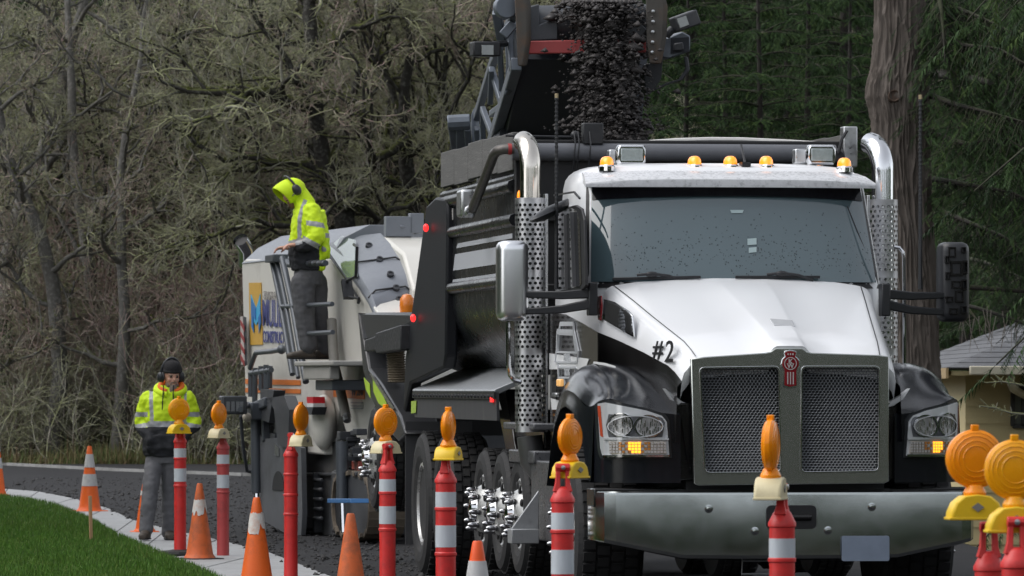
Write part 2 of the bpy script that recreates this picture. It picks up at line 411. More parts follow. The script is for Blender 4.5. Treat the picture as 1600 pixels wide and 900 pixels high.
# courses of shingles stepped up the front and the left hip
nC = 26
for k in range(nC):
    t0, t1 = k/nC, (k+1)/nC
    f = lambda p, q, t: Vector(p).lerp(Vector(q), t)
    a, b, cc, d = f(c[0],r0,t0), f(c[1],r1,t0), f(c[1],r1,t1), f(c[0],r0,t1)
    th = Vector((0,-.003,.006)); m_ = MB(); m_.add([a+th,b+th,cc,d,a-th,b-th], [(0,1,2,3),(4,5,1,0)])
    e, g2 = f(c[3],r0,t0), f(c[3],r0,t1); th2 = Vector((-.003,0,.006))
    m_.add([e+th2,a+th2,d,g2,e-th2,a-th2], [(0,1,2,3),(4,5,1,0)])
    if k == 0: roof = obj('roof', m_, shingle, house, fin=False)
    else: obj('shingle_course', m_, shingle, roof, fin=False)
obj('roof_underlay', MB().add([Vector(c[1]), Vector(c[2]), r1, Vector(c[3]), r0], [(0,1,2),(1,3,4,2)]), shingle, roof, fin=False)
obj('soffit', MB().box((Lx+4.7,4.3,rz_-.06), (9.3,9.5,.05)), cream, house)
gm = mat('gutter_white', (.62,.58,.46), .45, var=.08)
mb = MB(); mb.box((Lx+4.9,-.55,rz_-.03), (9.3,.10,.10)); obj('gutter', mb, gm, house, bevel=.012)
mb = MB(); mb.bar((Lx-.0,-.5,rz_-.06),(Lx,9,rz_-.06),.03,.12); obj('fascia', mb, mat('fascia_tan', (.40,.29,.15), .6), house)
dq = hp(1580, 580, 65.5); mb = MB(); mb.tube([(dq.x,-.5,rz_-.06),(dq.x+.0,-.45,rz_-.17),(dq.x+.05,-.2,rz_-.24),(dq.x+.2,.3,rz_-.30),(dq.x+.3,.5,rz_-.34)], .045, 10); obj('downpipe', mb, gm, house, smooth=60)
# ================================================================== DUMP TRUCK
T = Frame(1.784, 37.0, 8.2)
truck = thing('dump_truck', 'white and black dump truck facing the camera with a polished bumper and chrome mirrors', 'truck', (T.x, T.y, 0), T.t)
def mirror(mb):
    q = MB(); q.v = [(-x, y, z) for x, y, z in mb.v]; q.f = [f[::-1] for f in mb.f]; q.m = list(mb.m); return q

# ---- chassis: rails, axles, belly, so that the underside is never empty
mb = MB()
for sx in (-.42, .42): mb.box((sx, 5.6, .78), (.09, 10.6, .26))
for y in (1.25, 3.95, 4.86, 5.86, 7.8, 9.15): mb.tube([(-1.0, y, .56), (1.0, y, .56)], .075, 10)
mb.box((0, 1.2, .9), (.8, 1.6, .5)); mb.box((0, .35, .62), (1.9, .3, .2)); mb.box((0, 3.2, .85), (.7, 1.2, .5))
for y in (2.3, 5, 7, 9): mb.box((0, y, .75), (.9, .1, .2))
for sx in (-.45, .45): mb.tube([(sx, 1.25, .56), (sx, 1.0, .9)], .06, 8); mb.box((sx, 1.25, .68), (.1, 1.3, .06))
mb.box((0, .75, .42), (.6, .1, .1))
obj('chassis', mb, chassis_black, truck, bevel=.008)

# ---- bumper
cols = [(-1.245,.42),(-1.24,.15),(-1.20,.04),(-1.13,0),(-.7,-.035),(-.35,-.05),(0,-.055)]
cols = cols + [(-x, y) for x, y in cols[-2::-1]]
secs = []
def bot(x):
    ax = abs(x); return interp([(0,.393),(.62,.393),(.72,.398),(1.2,.498),(1.25,.51)], ax)
for x, y in cols:
    b = bot(x); zt = .832
    secs.append([Vector((x*.985, y+.16, zt-.012)), Vector((x, y+.022, zt)), Vector((x, y+.004, zt-.008)), Vector((x, y, zt-.025)), Vector((x, y, b+.03)),
                 Vector((x, y+.012, b+.008)), Vector((x*.99, y+.05, b)), Vector((x*.985, y+.16, b+.01))])
mb = MB(); mb.loft(secs, closed=True)
bumper = obj('bumper', mb, polished, truck, smooth=14)
for px, py in ((1108,795),(1180,830),(1294,829),(1363,792)):
    p = T.ly(px, py, -.06)
    p.y = interp([(0,-.055),(.35,-.05),(.7,-.035)], abs(p.x))
    obj('bolt', MB().lathe([(.0,.026),(.012,.024),(.017,.016),(.018,.006),(.028,.004),(.028,-.01)][::-1], p, (0,-1,0), 12), polished, bumper)
a, b = T.ly(1198, 826, -.06), T.ly(1275, 790, -.06)
me = plate([rrect(a.x, a.z, b.x, b.z, .03)], .012, .003)
obj('tow_opening', place(me, (0,-.056,0), (1,0,0), (0,0,1)), chassis_black, bumper)
mb = MB(); c = (a+b)/2
mb.tube([(c.x-.09,-.068,c.z),(c.x+.13,-.068,c.z)], .022, 10); mb.box((c.x-.03,-.066,c.z),(.05,.03,.1))
obj('tow_pin', mb, black_gloss, bumper, bevel=.006)
plate_m = mat('plate_blank', (.20,.24,.31), .35, var=.25, scale=5)
a = T.ly(1352, 857, -.06)
me = plate([rrect(-.155,-.08,.155,.08,.012)], .004, .001)
obj('licence_plate', place(me, (a.x,-.068,a.z), (1,0,0), (0,0,1)), plate_m, truck)
mb = MB()
a = T.ly(1160, 876, .1); b = T.ly(1205, 897, .1)
mb.tube([(b.x,.1,a.z),(a.x,.1,a.z),(a.x-.005,.1,b.z),(b.x,.1,b.z)], .009, 6)
obj('hook', mb, galv, truck)

# ---- grille shell with two mesh screens and the red badge
def gp(px, py, ly=.02): q = T.ly(px, py, ly); return (q.x, q.z)
outer = [gp(*q) for q in [(1080,562),(1100,559),(1196,552.5),(1204,550.5),(1211,545.5),(1252,545.5),(1259,550.5),(1267,552.5),(1370,556),(1386,558),(1386,751),(1380,754),(1090,757),(1085,754)]]
def rq(pts, r=.02):
    """rounded polygon from 4 corners"""
    res = []; n = len(pts)
    for i in range(n):
        p, a, b = Vector(pts[i]), Vector(pts[i-1]), Vector(pts[(i+1) % n])
        da, db = (a-p).normalized()*r, (b-p).normalized()*r
        for t in (0,.25,.5,.75,1):
            res.append(tuple((p+da)*(1-t)**2 + p*2*t*(1-t) + (p+db)*t*t))
    return res
holeL = [gp(*q) for q in [(1091,574),(1216,572),(1219,739),(1099,740)]]
holeR = [gp(*q) for q in [(1250,572),(1373,572),(1372,737),(1249,739)]]
brushed = mat('brushed_shell', (.50,.52,.49), .22, 1.0, var=.04, scale=3)
me = plate([outer, rq(holeL, .035), rq(holeR, .035)], .05, .006)
shell = obj('grille_shell', place(me, (0,.02,0), (1,0,0), (0,0,1)), brushed, truck, smooth=0)
for hl_ in (holeL, holeR):
    me = plate([rq(hl_, .035), rq([(Vector(p)+(Vector((sum(q[0] for q in hl_)/4, sum(q[1] for q in hl_)/4))-Vector(p)).normalized()*.010) for p in hl_], .033)], .02, .002)
    obj('screen_trim', place(me, (0,-.012,0), (1,0,0), (0,0,1)), chrome, shell)
mesh_steel = mat('mesh_steel', (.30,.31,.325), .3, 1.0, var=.1)
def inside(p, poly):
    c = False; n = len(poly)
    for i in range(n):
        a, b = poly[i], poly[(i+1) % n]
        if (a[1] > p[1]) != (b[1] > p[1]) and p[0] < (b[0]-a[0])*(p[1]-a[1])/(b[1]-a[1])+a[0]: c = not c
    return c
def screen(poly, pitch, wire, y):
    """expanded-metal screen: one little diamond ring per opening, joined"""
    mb = MB(); xs = [p[0] for p in poly]; zs = [p[1] for p in poly]
    hx, hz = pitch, pitch*.74; r = 0; z = min(zs)
    while z < max(zs):
        x = min(xs)+(hx/2 if r % 2 else 0)
        while x < max(xs):
            if inside((x, z), poly):
                o = [(math.cos(R(60*k+30)), math.sin(R(60*k+30))) for k in range(6)]
                A = [(x+hx*.577*q[0], y, z+hz*.68*q[1]) for q in o]; B = [(x+(hx*.577-wire)*q[0], y-.003, z+(hz*.68-wire)*q[1]) for q in o]
                mb.add(A+B, [(k, (k+1) % 6, 6+(k+1) % 6, 6+k) for k in range(6)])
            x += hx
        z += hz; r += 1
    return mb
for hl_ in (holeL, holeR):
    o = obj('mesh_screen', screen(hl_, .0235, .0040, .035), mesh_steel, shell, fin=False); o['kind'] = 'stuff'
a, b = gp(1080, 757), gp(1390, 550)
obj('radiator', MB().box(((a[0]+b[0])/2, .13, (a[1]+b[1])/2-.02), (b[0]-a[0]-.08, .04, b[1]-a[1]-.12)), mat('radiator', (.012,.013,.017), .5, var=.4), shell)
# badge
red = mat('badge_red', (.22,.006,.012), .25, coat=.6, var=.15)
bx, bz = gp(1233, 568); s_ = 1/243
badge = [(-.050,.0)]+[(.053*math.cos(R(a_)), .047*math.sin(R(a_))) for a_ in range(150, 121, -14)]+[(-.034,.062),(-.03,.072),(0,.078),(.03,.072),(.034,.062)]+[(.053*math.cos(R(a_)), .047*math.sin(R(a_))) for a_ in range(58, -46, -14)]+[(.036,-.05),(.037,-.138),(.0,-.148),(-.037,-.138),(-.036,-.05)]+[(.053*math.cos(R(a_)), .047*math.sin(R(a_))) for a_ in range(225, 181, -14)]
o = obj('badge', place(plate([[(x*1.14, y*1.08) for x, y in badge]], .012, .003), (bx,-.014,bz), (1,0,0), (0,0,1)), chrome, shell)
obj('enamel', place(plate([badge], .012, .002), (bx,-.0175,bz), (1,0,0), (0,0,1)), red, o)
obj('ring', place(plate([[(.041*math.cos(R(k*15)), .041*math.sin(R(k*15))) for k in range(24)], [(.036*math.cos(R(k*15)), .036*math.sin(R(k*15))) for k in range(24)]], .004), (bx,-.0265,bz), (1,0,0), (0,0,1)), mat('badge_silver', (.62,.60,.60), .3, .5), o)
for tx, dz in (('K', .012), ('W', -.016)):
    obj('letter', place(text_mesh(tx, .042, .003, bold=.0012), (bx,-.0275,bz+dz), (1,0,0), (0,0,1)), MATS['badge_silver'], o)
mb = MB()
for dx in (-.018, 0, .018): mb.box((bx+dx,-.0265,bz-.094), (.007,.004,.078))
for dx in (-.016, 0, .016): mb.box((bx+dx,-.0265,bz+.06), (.008,.004,.012))
obj('stripe', mb, MATS['badge_silver'], o)

# ---- hood
def xc(y): return .632+.136*(y-.05)
def zc(y): return interp([(.0,1.668),(.05,1.69),(.15,1.735),(.3,1.79),(.6,1.865),(1.0,1.965),(1.4,2.07),(1.85,2.18)], y)
def drop(y): return interp([(.05,.13),(.9,.2),(1.85,.31)], y)
def hood_half(y):
    x, z = xc(y), zc(y); cr = .045+.02*sstep(0, 1, y); rg = .018*(1-sstep(1.3, 1.8, y))+.035*(1-sstep(0, .25, y))
    x0 = .105+.07*sstep(.1, 1.7, y)
    d = drop(y)
    pts = [(0, z+cr+rg), (x0*.8, z+cr+rg*.97), (x0, z+cr+rg*.75), (x0+.035, z+cr*.97), (x*.5, z+cr*.8), (x*.75, z+cr*.5), (x-.07, z+.010), (x-.02, z), (x+.012, z-.016), (x+.035, z-.05), (x+.06, z-d*.6), (x+.075, z-d)]
    return pts, [(x+.075, z-d), (x+.105, 1.5), (x+.115, 1.15)]
ys = [.0,.03,.06,.1,.15,.22,.3,.45,.6,.8,1,1.2,1.4,1.6,1.75,1.85]
secs, sl = [], []
for y in ys:
    h, lo = hood_half(y)
    fy = lambda xx: y+.02*(1-sstep(0,.2,y))*(xx/.63)**2
    secs.append([Vector((-x, fy(x), z)) for x, z in h[::-1]]+[Vector((x, fy(x), z)) for x, z in h[1:]])
    sl.append([Vector((-x, y+.02, z)) for x, z in lo])
mb = MB(); mb.loft(secs, closed=False, cap=False)
f0 = secs[0]; mb.add(f0+[Vector((v.x, v.y+.06, v.z-.12)) for v in f0], [(i, i+1, len(f0)+i+1, len(f0)+i) for i in range(len(f0)-1)])
hood = obj('hood', mb, white_paint, truck, smooth=50)
mb = MB(); mb.loft(sl, closed=False, cap=False); m2 = mirror(mb); mb.add(m2.v, m2.f)
split_loose(obj('hood_side', mb, black_gloss, truck, smooth=50))
seam = []
for y in ys[2:]: seam.append(Vector((-(xc(y)-.03), y, zc(y)+.006)))
mb = MB(); mb.tube(seam, .0035, 4); m2 = mirror(mb); mb.add(m2.v, m2.f); split_loose(obj('seam', mb, black_plastic, hood))
def hood_top(x, y):
    h, _ = hood_half(y); return interp(h[:10], abs(x))
cnr = [T.ly(*q) for q in ((1203,507,.6),(1238,505,.6),(1242,517,.45),(1209,519,.45))]
mb = MB(); mb.prism([Vector((q.x, q.y, hood_top(q.x, q.y)+.002)) for q in cnr], (0,0,.006)); obj('hood_badge', mb, mat('pale_trim', (.62,.63,.65), .25, .3), hood, bevel=.003)
def hs_pt(px, py, off=.006):
    ly = 1.0
    for _ in range(12):
        p = T.lx(px, py, -(xc(max(0, min(1.9, ly)))+.068+off)); ly = p.y
    return p
vent = [hs_pt(*q) for q in ((946,467),(962,472),(984,486),(990,493),(993,527),(988,525),(944,499))]
vc = sum(vent, Vector())/len(vent)
vp = obj('hood_vent', MB().prism(vent, (-.012,.0,0)), chrome, hood, bevel=.004)
ins = [vc+(p-vc)*.86+Vector((-.008,0,0)) for p in vent]
obj('vent_back', MB().prism(ins, (-.006,0,0)), chassis_black, vp)
mb = MB()
for k in range(-14, 22):
    for sgn in (1, -1):
        a = vc+Vector((-.017, (k*.062)*.5, -.4*sgn*.5)); b = a+Vector((0, -.22*sgn if 0 else .28, .4*sgn))
        # clip to vent interior in (y,z)
        poly = [(p.y, p.z) for p in ins]; seg = None
        pts_in = [a.lerp(b, t/24) for t in range(25) if inside((a.lerp(b, t/24).y, a.lerp(b, t/24).z), poly)]
        if len(pts_in) > 1: mb.bar(pts_in[0], pts_in[-1], .004)
o = obj('vent_mesh', mb, mesh_steel, vp, fin=False); o['kind'] = 'stuff'
q = [hs_pt(*p) for p in ((935,463),(941,462),(942,478),(940,501),(936,500),(934,478))]
obj('side_badge', MB().prism(q, (-.008,0,0)), red, hood, bevel=.002)
numb = mat('number_black', (.015,.015,.017), .4, var=.2)
for tx, px, py, hgt in (('#', 1028, 546, .17), ('2', 1046, 551, .2)):
    p = hs_pt(px, py, .012); a1 = hs_pt(px+4, py, .012); dx = (a1-p).normalized()
    up = Vector((.10,.06,.99))
    obj('numeral', place(text_mesh(tx, hgt, .004, sx=2.1, bold=.0015), p, dx, up), numb, hood)

# ---- fenders
def front_y(x): return interp([(.62,.05),(.8,.075),(.95,.115),(1.08,.19),(1.16,.29),(1.205,.42),(1.24,.5)], x)
def peak(y): return sinterp([(.0,1.315),(.06,1.32),(.2,1.385),(.4,1.47),(.7,1.585),(1.0,1.65),(1.3,1.672),(1.6,1.64),(1.85,1.53),(2.0,1.40),(2.15,1.2)], y)
def fen_z(u, y):
    k = sstep(.15, .7, y)
    cr = sinterp([(0,-.05),(.2,-.01),(.5,0),(.75,-.03),(.88,-.075),(.96,-.13),(1,-.2),(1.1,-.28)], u, .07)
    fr = interp([(0,-.01),(.3,0),(.8,.035),(1,.0)], u)
    return peak(y)+cr*k+fr*(1-k)
def outer_x(y): return sinterp([(0,1.0),(.1,1.06),(.3,1.17),(.42,1.205),(.7,1.235),(1.25,1.25),(2.15,1.235)], y)
def inner_x(y): return sinterp([(0,.70),(.4,.73),(1.2,.82),(2.15,.9)], y)
def lip(y): return interp([(.3,.885),(.46,.885),(.5,.93),(.6,1.12),(.75,1.25),(.95,1.34),(1.2,1.375),(1.45,1.35),(1.7,1.25),(1.9,1.1),(2.02,.95),(2.15,.8)], y)
us = [0,.06,.12,.2,.3,.4,.5,.6,.7,.77,.83,.88,.92,.96,.98,1]; vs_ = [0,.025,.05,.08,.12]+[.16+.84*k/22 for k in range(23)]
mb = MB(); g = []
for v in vs_:
    row = []
    for u in us:
        # column start follows the swept nose
        xs = .70+(1.205-.70)*u; y0 = front_y(xs); y = y0+(2.12-y0)*v
        x = inner_x(y)+(outer_x(y)-inner_x(y))*u if v > 0 else xs
        x = x*(sstep(0,.25,v))+xs*(1-sstep(0,.25,v))
        row.append(Vector((-x, y, fen_z(u, y))))
    g.append(row)
mb.loft(g, closed=False, cap=False)
nose = [Vector((p.x, p.y, p.z)) for p in g[0]]
nrows = [nose]+[[Vector((p.x, p.y, p.z*(1-t)+.885*t)) for p in nose] for t in (.03,.5,.9,1)]
nrows.append([Vector((p.x*.97, p.y+.1, .88)) for p in nose])
mb.loft(nrows, closed=False, cap=False)
side = [[g[i][-1]*(1-t)+Vector((g[i][-1].x*(1+.012*math.sin(t*3)), g[i][-1].y, min(lip(g[i][-1].y), g[i][-1].z-.02)))*t for t in (0,.3,.7,1)] for i in range(len(vs_))]
# side wall lip, extra rows near the arch so it reads round
sw = []
for k in range(31):
    y = .42+(2.12-.42)*k/30
    zt = fen_z(1, y); x = -outer_x(y); zl = min(lip(y), zt-.015)
    if y < .45: x = -1.205
    sw.append([Vector((x, y, zt)), Vector((x-.008, y, zt*.6+zl*.4)), Vector((x-.02, y, zl+.03)), Vector((x-.026, y, zl)), Vector((x+.02, y, zl-.004)), Vector((x+.3, y, zl+.05))])
mb.loft(sw, closed=False, cap=False)
inn = [[Vector((p.x, p.y, p.z)), Vector((p.x+.06, p.y, .95))] for p in [r[0] for r in g]]
mb.loft(inn, closed=False, cap=False)
mR = mirror(mb)
fl = obj('fender', mb, black_paint, truck, smooth=48); fr_ = obj('fender', mR, black_paint, truck, smooth=48)
# inner liner + recessed panel beside the grille
mb = MB(); mb.box((-.66,.45,1.15), (.14,.7,.5)); mb.box((-.80,.30,.79), (.9,.3,.12)); m2 = mirror(mb); mb.add(m2.v, m2.f)
split_loose(obj('inner_panel', mb, black_gloss, truck, bevel=.01))
mb = MB(); mb.box((0,.2,.86), (1.3,.1,.1)); obj('lower_valance', mb, chassis_black, truck)
swoosh = mat('swoosh_white', (.78,.79,.8), .25, var=.03)
def ribbon(pts, off):
    return MB().add([p+Vector(off) for p in pts], [tuple(range(len(pts)))])
a = [T.ly(*q, .09) for q in ((1038,607),(1052,618),(1066,627),(1081,633),(1081,641),(1064,636),(1049,624))]
obj('swoosh', MB().prism([Vector((p.x, .11 if p.x > -.7 else .06, p.z)) for p in a], (0,.1,0)), swoosh, fl)
obj('swoosh', mirror(MB().prism([Vector((p.x, .11 if p.x > -.7 else .06, p.z)) for p in a], (0,.1,0))), swoosh, fr_)

# ---- headlights (left traced, right mirrored)
def hl(px, py, off):
    ly = .2
    for _ in range(15):
        p = T.ly(px, py, ly); ly = ly*.5+.5*(front_y(min(1.24, abs(p.x)))-off)
    return p
lampref = mat('lamp_reflector', (.78,.79,.82), .2, .55, var=.9, scale=7, stretch=(6,6,1.3), bump=.5, bscale=12)
turnlens = mat('turn_lens', (.62,.55,.47), .12, .6, var=.5, scale=30, bump=.6, bscale=55)
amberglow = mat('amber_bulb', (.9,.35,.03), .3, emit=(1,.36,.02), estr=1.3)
clear_trim = mat('lamp_chrome', (.74,.76,.79), .2, .5, var=.06, bump=.03, bscale=10)
reflex = mat('reflex_red', (.45,.07,.03), .2, coat=.5)
smoked = mat('lamp_shade', (.025,.027,.03), .15, coat=.5, var=.3)
def pr(pts, off, th=.02):
    x0, x1 = min(p[0] for p in pts), max(p[0] for p in pts); n_ = max(2, int((x1-x0)/4)); secs = []
    for k in range(n_+1):
        x = x0+(x1-x0)*k/n_; x = min(max(x, x0+.02), x1-.02); ysx = []
        for a, b in zip(pts, pts[1:]+pts[:1]):
            if (a[0]-x)*(b[0]-x) <= 0 and a[0] != b[0]: ysx.append(a[1]+(b[1]-a[1])*(x-a[0])/(b[0]-a[0]))
        ya, yb = min(ysx), max(ysx); A, B = hl(x, ya, off), hl(x, yb, off); e = Vector((0, th, 0)); secs.append([A, B, B+e, A+e])
    return MB().loft(secs)
def ellp(cx, cy, rx, ry, n=18): return [(cx+rx*math.cos(2*math.pi*k/n), cy+ry*math.sin(2*math.pi*k/n)) for k in range(n)]
def ringp(cx, cy, rx, ry, off, w_, th=.012, n=22):
    A = [hl(cx+rx*math.cos(2*math.pi*k/n), cy+ry*math.sin(2*math.pi*k/n), off) for k in range(n)]
    B = [hl(cx+(rx-w_)*math.cos(2*math.pi*k/n), cy+(ry-w_)*math.sin(2*math.pi*k/n), off) for k in range(n)]
    m = MB(); m.loft([[a+Vector((0,th,0)) for a in A], A, B, [b+Vector((0,th,0)) for b in B]], closed=True, cap=False); return m
pieces = [
 ('frame', smoked, pr([(929,634),(936,626),(950,625),(1012,638),(1040,647),(1048,660),(1050,716),(938,718),(930,690)], .006)),
 ('bezel', clear_trim, pr([(934,631),(946,629),(1010,641.5),(1035,650),(1043,661),(1046,713),(942,714),(935,688)], .02)),
 ('lamp_shade', mat('lamp_well', (.13,.135,.145), .16, .3, coat=.5, var=.5, scale=9, stretch=(3,3,1)), pr([(950,647),(1034,651.5),(1039,660),(1038,683),(949,683),(947,664)], .024)),
 ('reflector', lampref, pr(ellp(970,665,19,17), .030)),
 ('reflector', lampref, pr(ellp(1013,667,20,15.5), .030)),
 ('ring', chrome, ringp(969,664,20.5,19, .042, 1.8)), ('ring', chrome, ringp(1013,666,22.5,18, .042, 2)),
 ('ring', clear_trim, ringp(993,666.5,44,17.5, .062, 1.4)), ('divider', clear_trim, pr([(944,684),(1045,684.5),(1045,687.5),(944,687)], .045)),
 ('turn_signal', turnlens, pr([(951,690),(1041,690),(1042,709),(952,710)], .03)),
 ('side_reflex', reflex, pr([(934,634),(941,634),(942,683),(936,680)], .028)),
 ('lower_trim', chrome, pr([(942,711),(1046,710.5),(1046,714),(942,714.5)], .04)),
]
facet = MB()
for k in range(16):
    x = 953+k*5.4
    facet.bar(hl(x,692,.036), hl(x,708,.036), .006, .006)
for yy in (693, 697, 701, 705, 708): facet.bar(hl(953,yy,.035), hl(1040,yy,.035), .005, .005)
pieces.append(('lens_rib', turnlens, facet))
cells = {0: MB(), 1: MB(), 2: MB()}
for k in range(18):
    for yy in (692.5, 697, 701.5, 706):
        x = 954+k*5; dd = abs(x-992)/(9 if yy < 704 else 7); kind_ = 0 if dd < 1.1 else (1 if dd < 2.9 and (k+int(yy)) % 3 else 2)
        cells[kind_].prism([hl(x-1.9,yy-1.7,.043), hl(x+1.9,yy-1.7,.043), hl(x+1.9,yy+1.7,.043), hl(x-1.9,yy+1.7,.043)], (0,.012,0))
pieces.append(('bulb', amberglow, cells[0])); pieces.append(('lens_cell', mat('cell_glow_amber', (.55,.24,.07), .15, .2, var=.5, scale=40, coat=.5), cells[1])); pieces.append(('lens_cell', mat('cell_clear', (.62,.60,.58), .12, .4, var=.4, scale=40, coat=.5), cells[2]))  # amber cells carry the bulb's spreading glow as lens colour
streak = MB()
rr = random.Random(3)
for k in range(60):
    cx, cy = rr.choice(((969,664),(1013,666))); x = cx+rr.uniform(-16,16); y = cy+rr.uniform(-13,8); h_ = rr.uniform(3,9)
    streak.bar(hl(x,y,.042), hl(x+rr.uniform(-.6,.6),y+h_,.042), .005, .004)
pieces.append(('facet', chrome, streak))
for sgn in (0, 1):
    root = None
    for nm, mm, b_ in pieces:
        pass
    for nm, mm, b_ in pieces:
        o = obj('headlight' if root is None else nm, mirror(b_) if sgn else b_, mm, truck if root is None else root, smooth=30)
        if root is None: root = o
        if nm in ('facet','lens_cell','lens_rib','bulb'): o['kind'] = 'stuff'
# small amber side marker on the left fender
a = T.lx(902, 606, -1.2)
obj('side_marker', MB().box((-1.245, 1.62, 1.53), (.03,.10,.05), (0,0,.1)), mat('pale_amber', (.75,.45,.18), .2, coat=.5, emit=(1,.5,.15), estr=.3), truck, bevel=.008)

# ---- cab
CB = 3.2
def cab_f(z): return interp([(1.1,1.75),(2.2,1.80),(2.87,2.10),(2.93,2.14),(2.99,2.2),(3.03,2.4)], z)
def cab_w(z): return interp([(1.1,1.06),(2.2,1.055),(2.87,1.0),(2.93,.985),(2.98,.95),(3.01,.88),(3.03,.7)], z)
HP = [(0,0),(.2,.004),(.4,.018),(.6,.045),(.75,.085),(.86,.135),(.93,.195),(.975,.28),(1,.42)]
def ring(z, grow=0.0, back=CB):
    f, w_ = cab_f(z)-grow, cab_w(z)+grow
    half = [(w_*a, f+b) for a, b in HP]+[(w_, 2.8), (w_, back-.12), (w_-.03, back-.04), (w_-.12, back)]
    return [Vector((-x, y, z)) for x, y in half[::-1]]+[Vector((x, y, z)) for x, y in half[1:]]
mb = MB(); mb.loft([ring(z) for z in (1.12,1.6,2.0,2.2,2.4,2.6,2.8,2.87,2.93,2.965,2.99,3.01,3.03)], closed=True)
cab = obj('cab', mb, white_paint, truck, smooth=40)
def front_strip(z0, z1, x0, x1, grow, nz=8, nx=22, bulge=0):
    secs = []
    for i in range(nz+1):
        z = z0+(z1-z0)*i/nz; f, w_ = cab_f(z)-grow, cab_w(z)+grow*.3; row = []
        for k in range(nx+1):
            a = x0+(x1-x0)*k/nx
            row.append(Vector((a*w_, f+float(np.interp(abs(a), [h[0] for h in HP], [h[1] for h in HP])), z-bulge*(1-a*a) if z0 > 2.5 and i == 0 else z)))
        secs.append(row)
    m = MB(); m.loft(secs, closed=False, cap=False); return m
rub = mat('rubber_seal', (.012,.012,.014), .5)
obj('window_seal', front_strip(2.17, 2.89, -.955, .955, .010), rub, cab, smooth=60)
glass = mat('windscreen_glass', (.062,.098,.112), .04, 0, var=.10, scale=1.2, coat=1.0, spec=.8)
obj('windscreen', front_strip(2.21, 2.88, -.925, .925, .018), glass, truck, smooth=60)
obj('sun_strip', front_strip(2.765, 2.88, -.92, .92, .021, nz=3, bulge=-.03), mat('sun_strip', (.006,.006,.009), .12, spec=.3), truck, smooth=60)
stk = mat('sticker', (.33,.42,.43), .4, var=.15, scale=60)
def on_ws(px, py, off=.03):
    ly = 1.95
    for _ in range(10):
        p = T.ly(px, py, ly); ly = cab_f(p.z)-off+float(np.interp(abs(p.x/cab_w(p.z)), [h[0] for h in HP], [h[1] for h in HP]))
    return p
for q in (((1168,373),(1182,372),(1182,382),(1168,383)), ((1170,387),(1182,386),(1182,394),(1170,395)), ((1141,328),(1162,328),(1160,333),(1143,333))):
    obj('sticker', MB().prism([on_ws(*p, .024) for p in q], (0,.002,0)), stk, cab)
for pts, name in ((((957,436),(1018,430),(1095,433)), 'l'), (((1149,433),(1221,429),(1281,433)), 'r')):
    mb = MB(); p = [on_ws(*q, .045) for q in pts]
    mb.bar(p[0], p[2], .022, .02); mb.tube([p[1]+Vector((-.1,0,.0)), p[1]+Vector((0,-.02,.01)), p[1]+Vector((.12,-.005,-.005)), p[1]+Vector((.22,.01,-.04))], .011, 6); mb.ell(p[1]+Vector((0,-.01,.005)), (.05,.02,.02), 8, 6)
    obj('wiper', mb, black_plastic, truck, bevel=.003)
# dark diagonal line over the windscreen, modelled as a thin tube
p = [on_ws(*q, .022) for q in ((1324,322),(1340,362),(1371,438))]
obj('wire', MB().tube(p, .004, 5), black_plastic, cab)
mb = MB(); rr = random.Random(8)
for k in range(520):
    px, py = rr.uniform(955,1365), rr.choice((rr.gauss(392,22), rr.gauss(398,14), rr.uniform(330,432)))
    if 330 < py < 434:
        p_ = on_ws(px, py, .0185); q_ = rr.uniform(.002,.0055); mb.ell(p_, (q_, .0025, q_*rr.uniform(.8,1.6)), 6, 4)
wd_ = obj('water_drop', mb, mat('water_drop', (.036,.056,.064), .08, spec=.7), cab, fin=False); wd_['kind'] = 'stuff'
# roof visor
secs = []
for k in range(25):
    a = -1+2*k/24; x = a*1.0; yy = 1.98+.10*abs(a)**3; r_ = .03*abs(a)**4
    secs.append([Vector((x, yy, 2.852-.0)), Vector((x, yy-.004, 2.87)), Vector((x, yy-.002, 2.905-r_)), Vector((x, yy+.012, 2.918-r_)), Vector((x*.975, yy+.22, 2.975-r_*1.2)), Vector((x*.96, yy+.42, 3.012-r_*1.5)), Vector((x*.96, yy+.42, 2.9)), Vector((x*.98, yy+.1, 2.86))])
mb = MB(); mb.loft(secs, closed=True)
wetwhite = mat('wet_white_paint', (.60,.61,.63), .3, var=.12, rvar=.2, coat=.3, dirt=(.10,.10,.11), dirtamt=.42, dscale=26)
obj('roof_visor', mb, wetwhite, truck, smooth=40)
amber = mat('amber_lamp', (.85,.25,.01), .22, coat=.6, emit=(1,.30,.01), estr=.75)
for px, py in ((948,265),(1085,260),(1141,260),(1197,260),(1319,264)):
    p = T.ly(px, py, 2.35); p.z = max(p.z, 3.0)
    m_ = MB(); m_.loft([[p+Vector((.056*k_*math.cos(R(a)), .10*k_*math.sin(R(a)), z_)) for a in range(0,360,24)] for k_, z_ in ((1,-.03),(1,.0),(.85,.012))])
    base = obj('marker_light', m_, chrome, truck)
    m_ = MB(); m_.loft([[p+Vector((.046*k_*math.cos(R(a)), .085*k_*math.sin(R(a))-.0, z_)) for a in range(0,360,24)] for k_, z_ in ((1,.008),(1,.022),(.93,.045),(.72,.062),(.4,.07))])
    obj('lens', m_, amber, base)
lensglass = mat('lamp_glass', (.42,.48,.48), .15, .4, var=.35, scale=40, coat=.6)
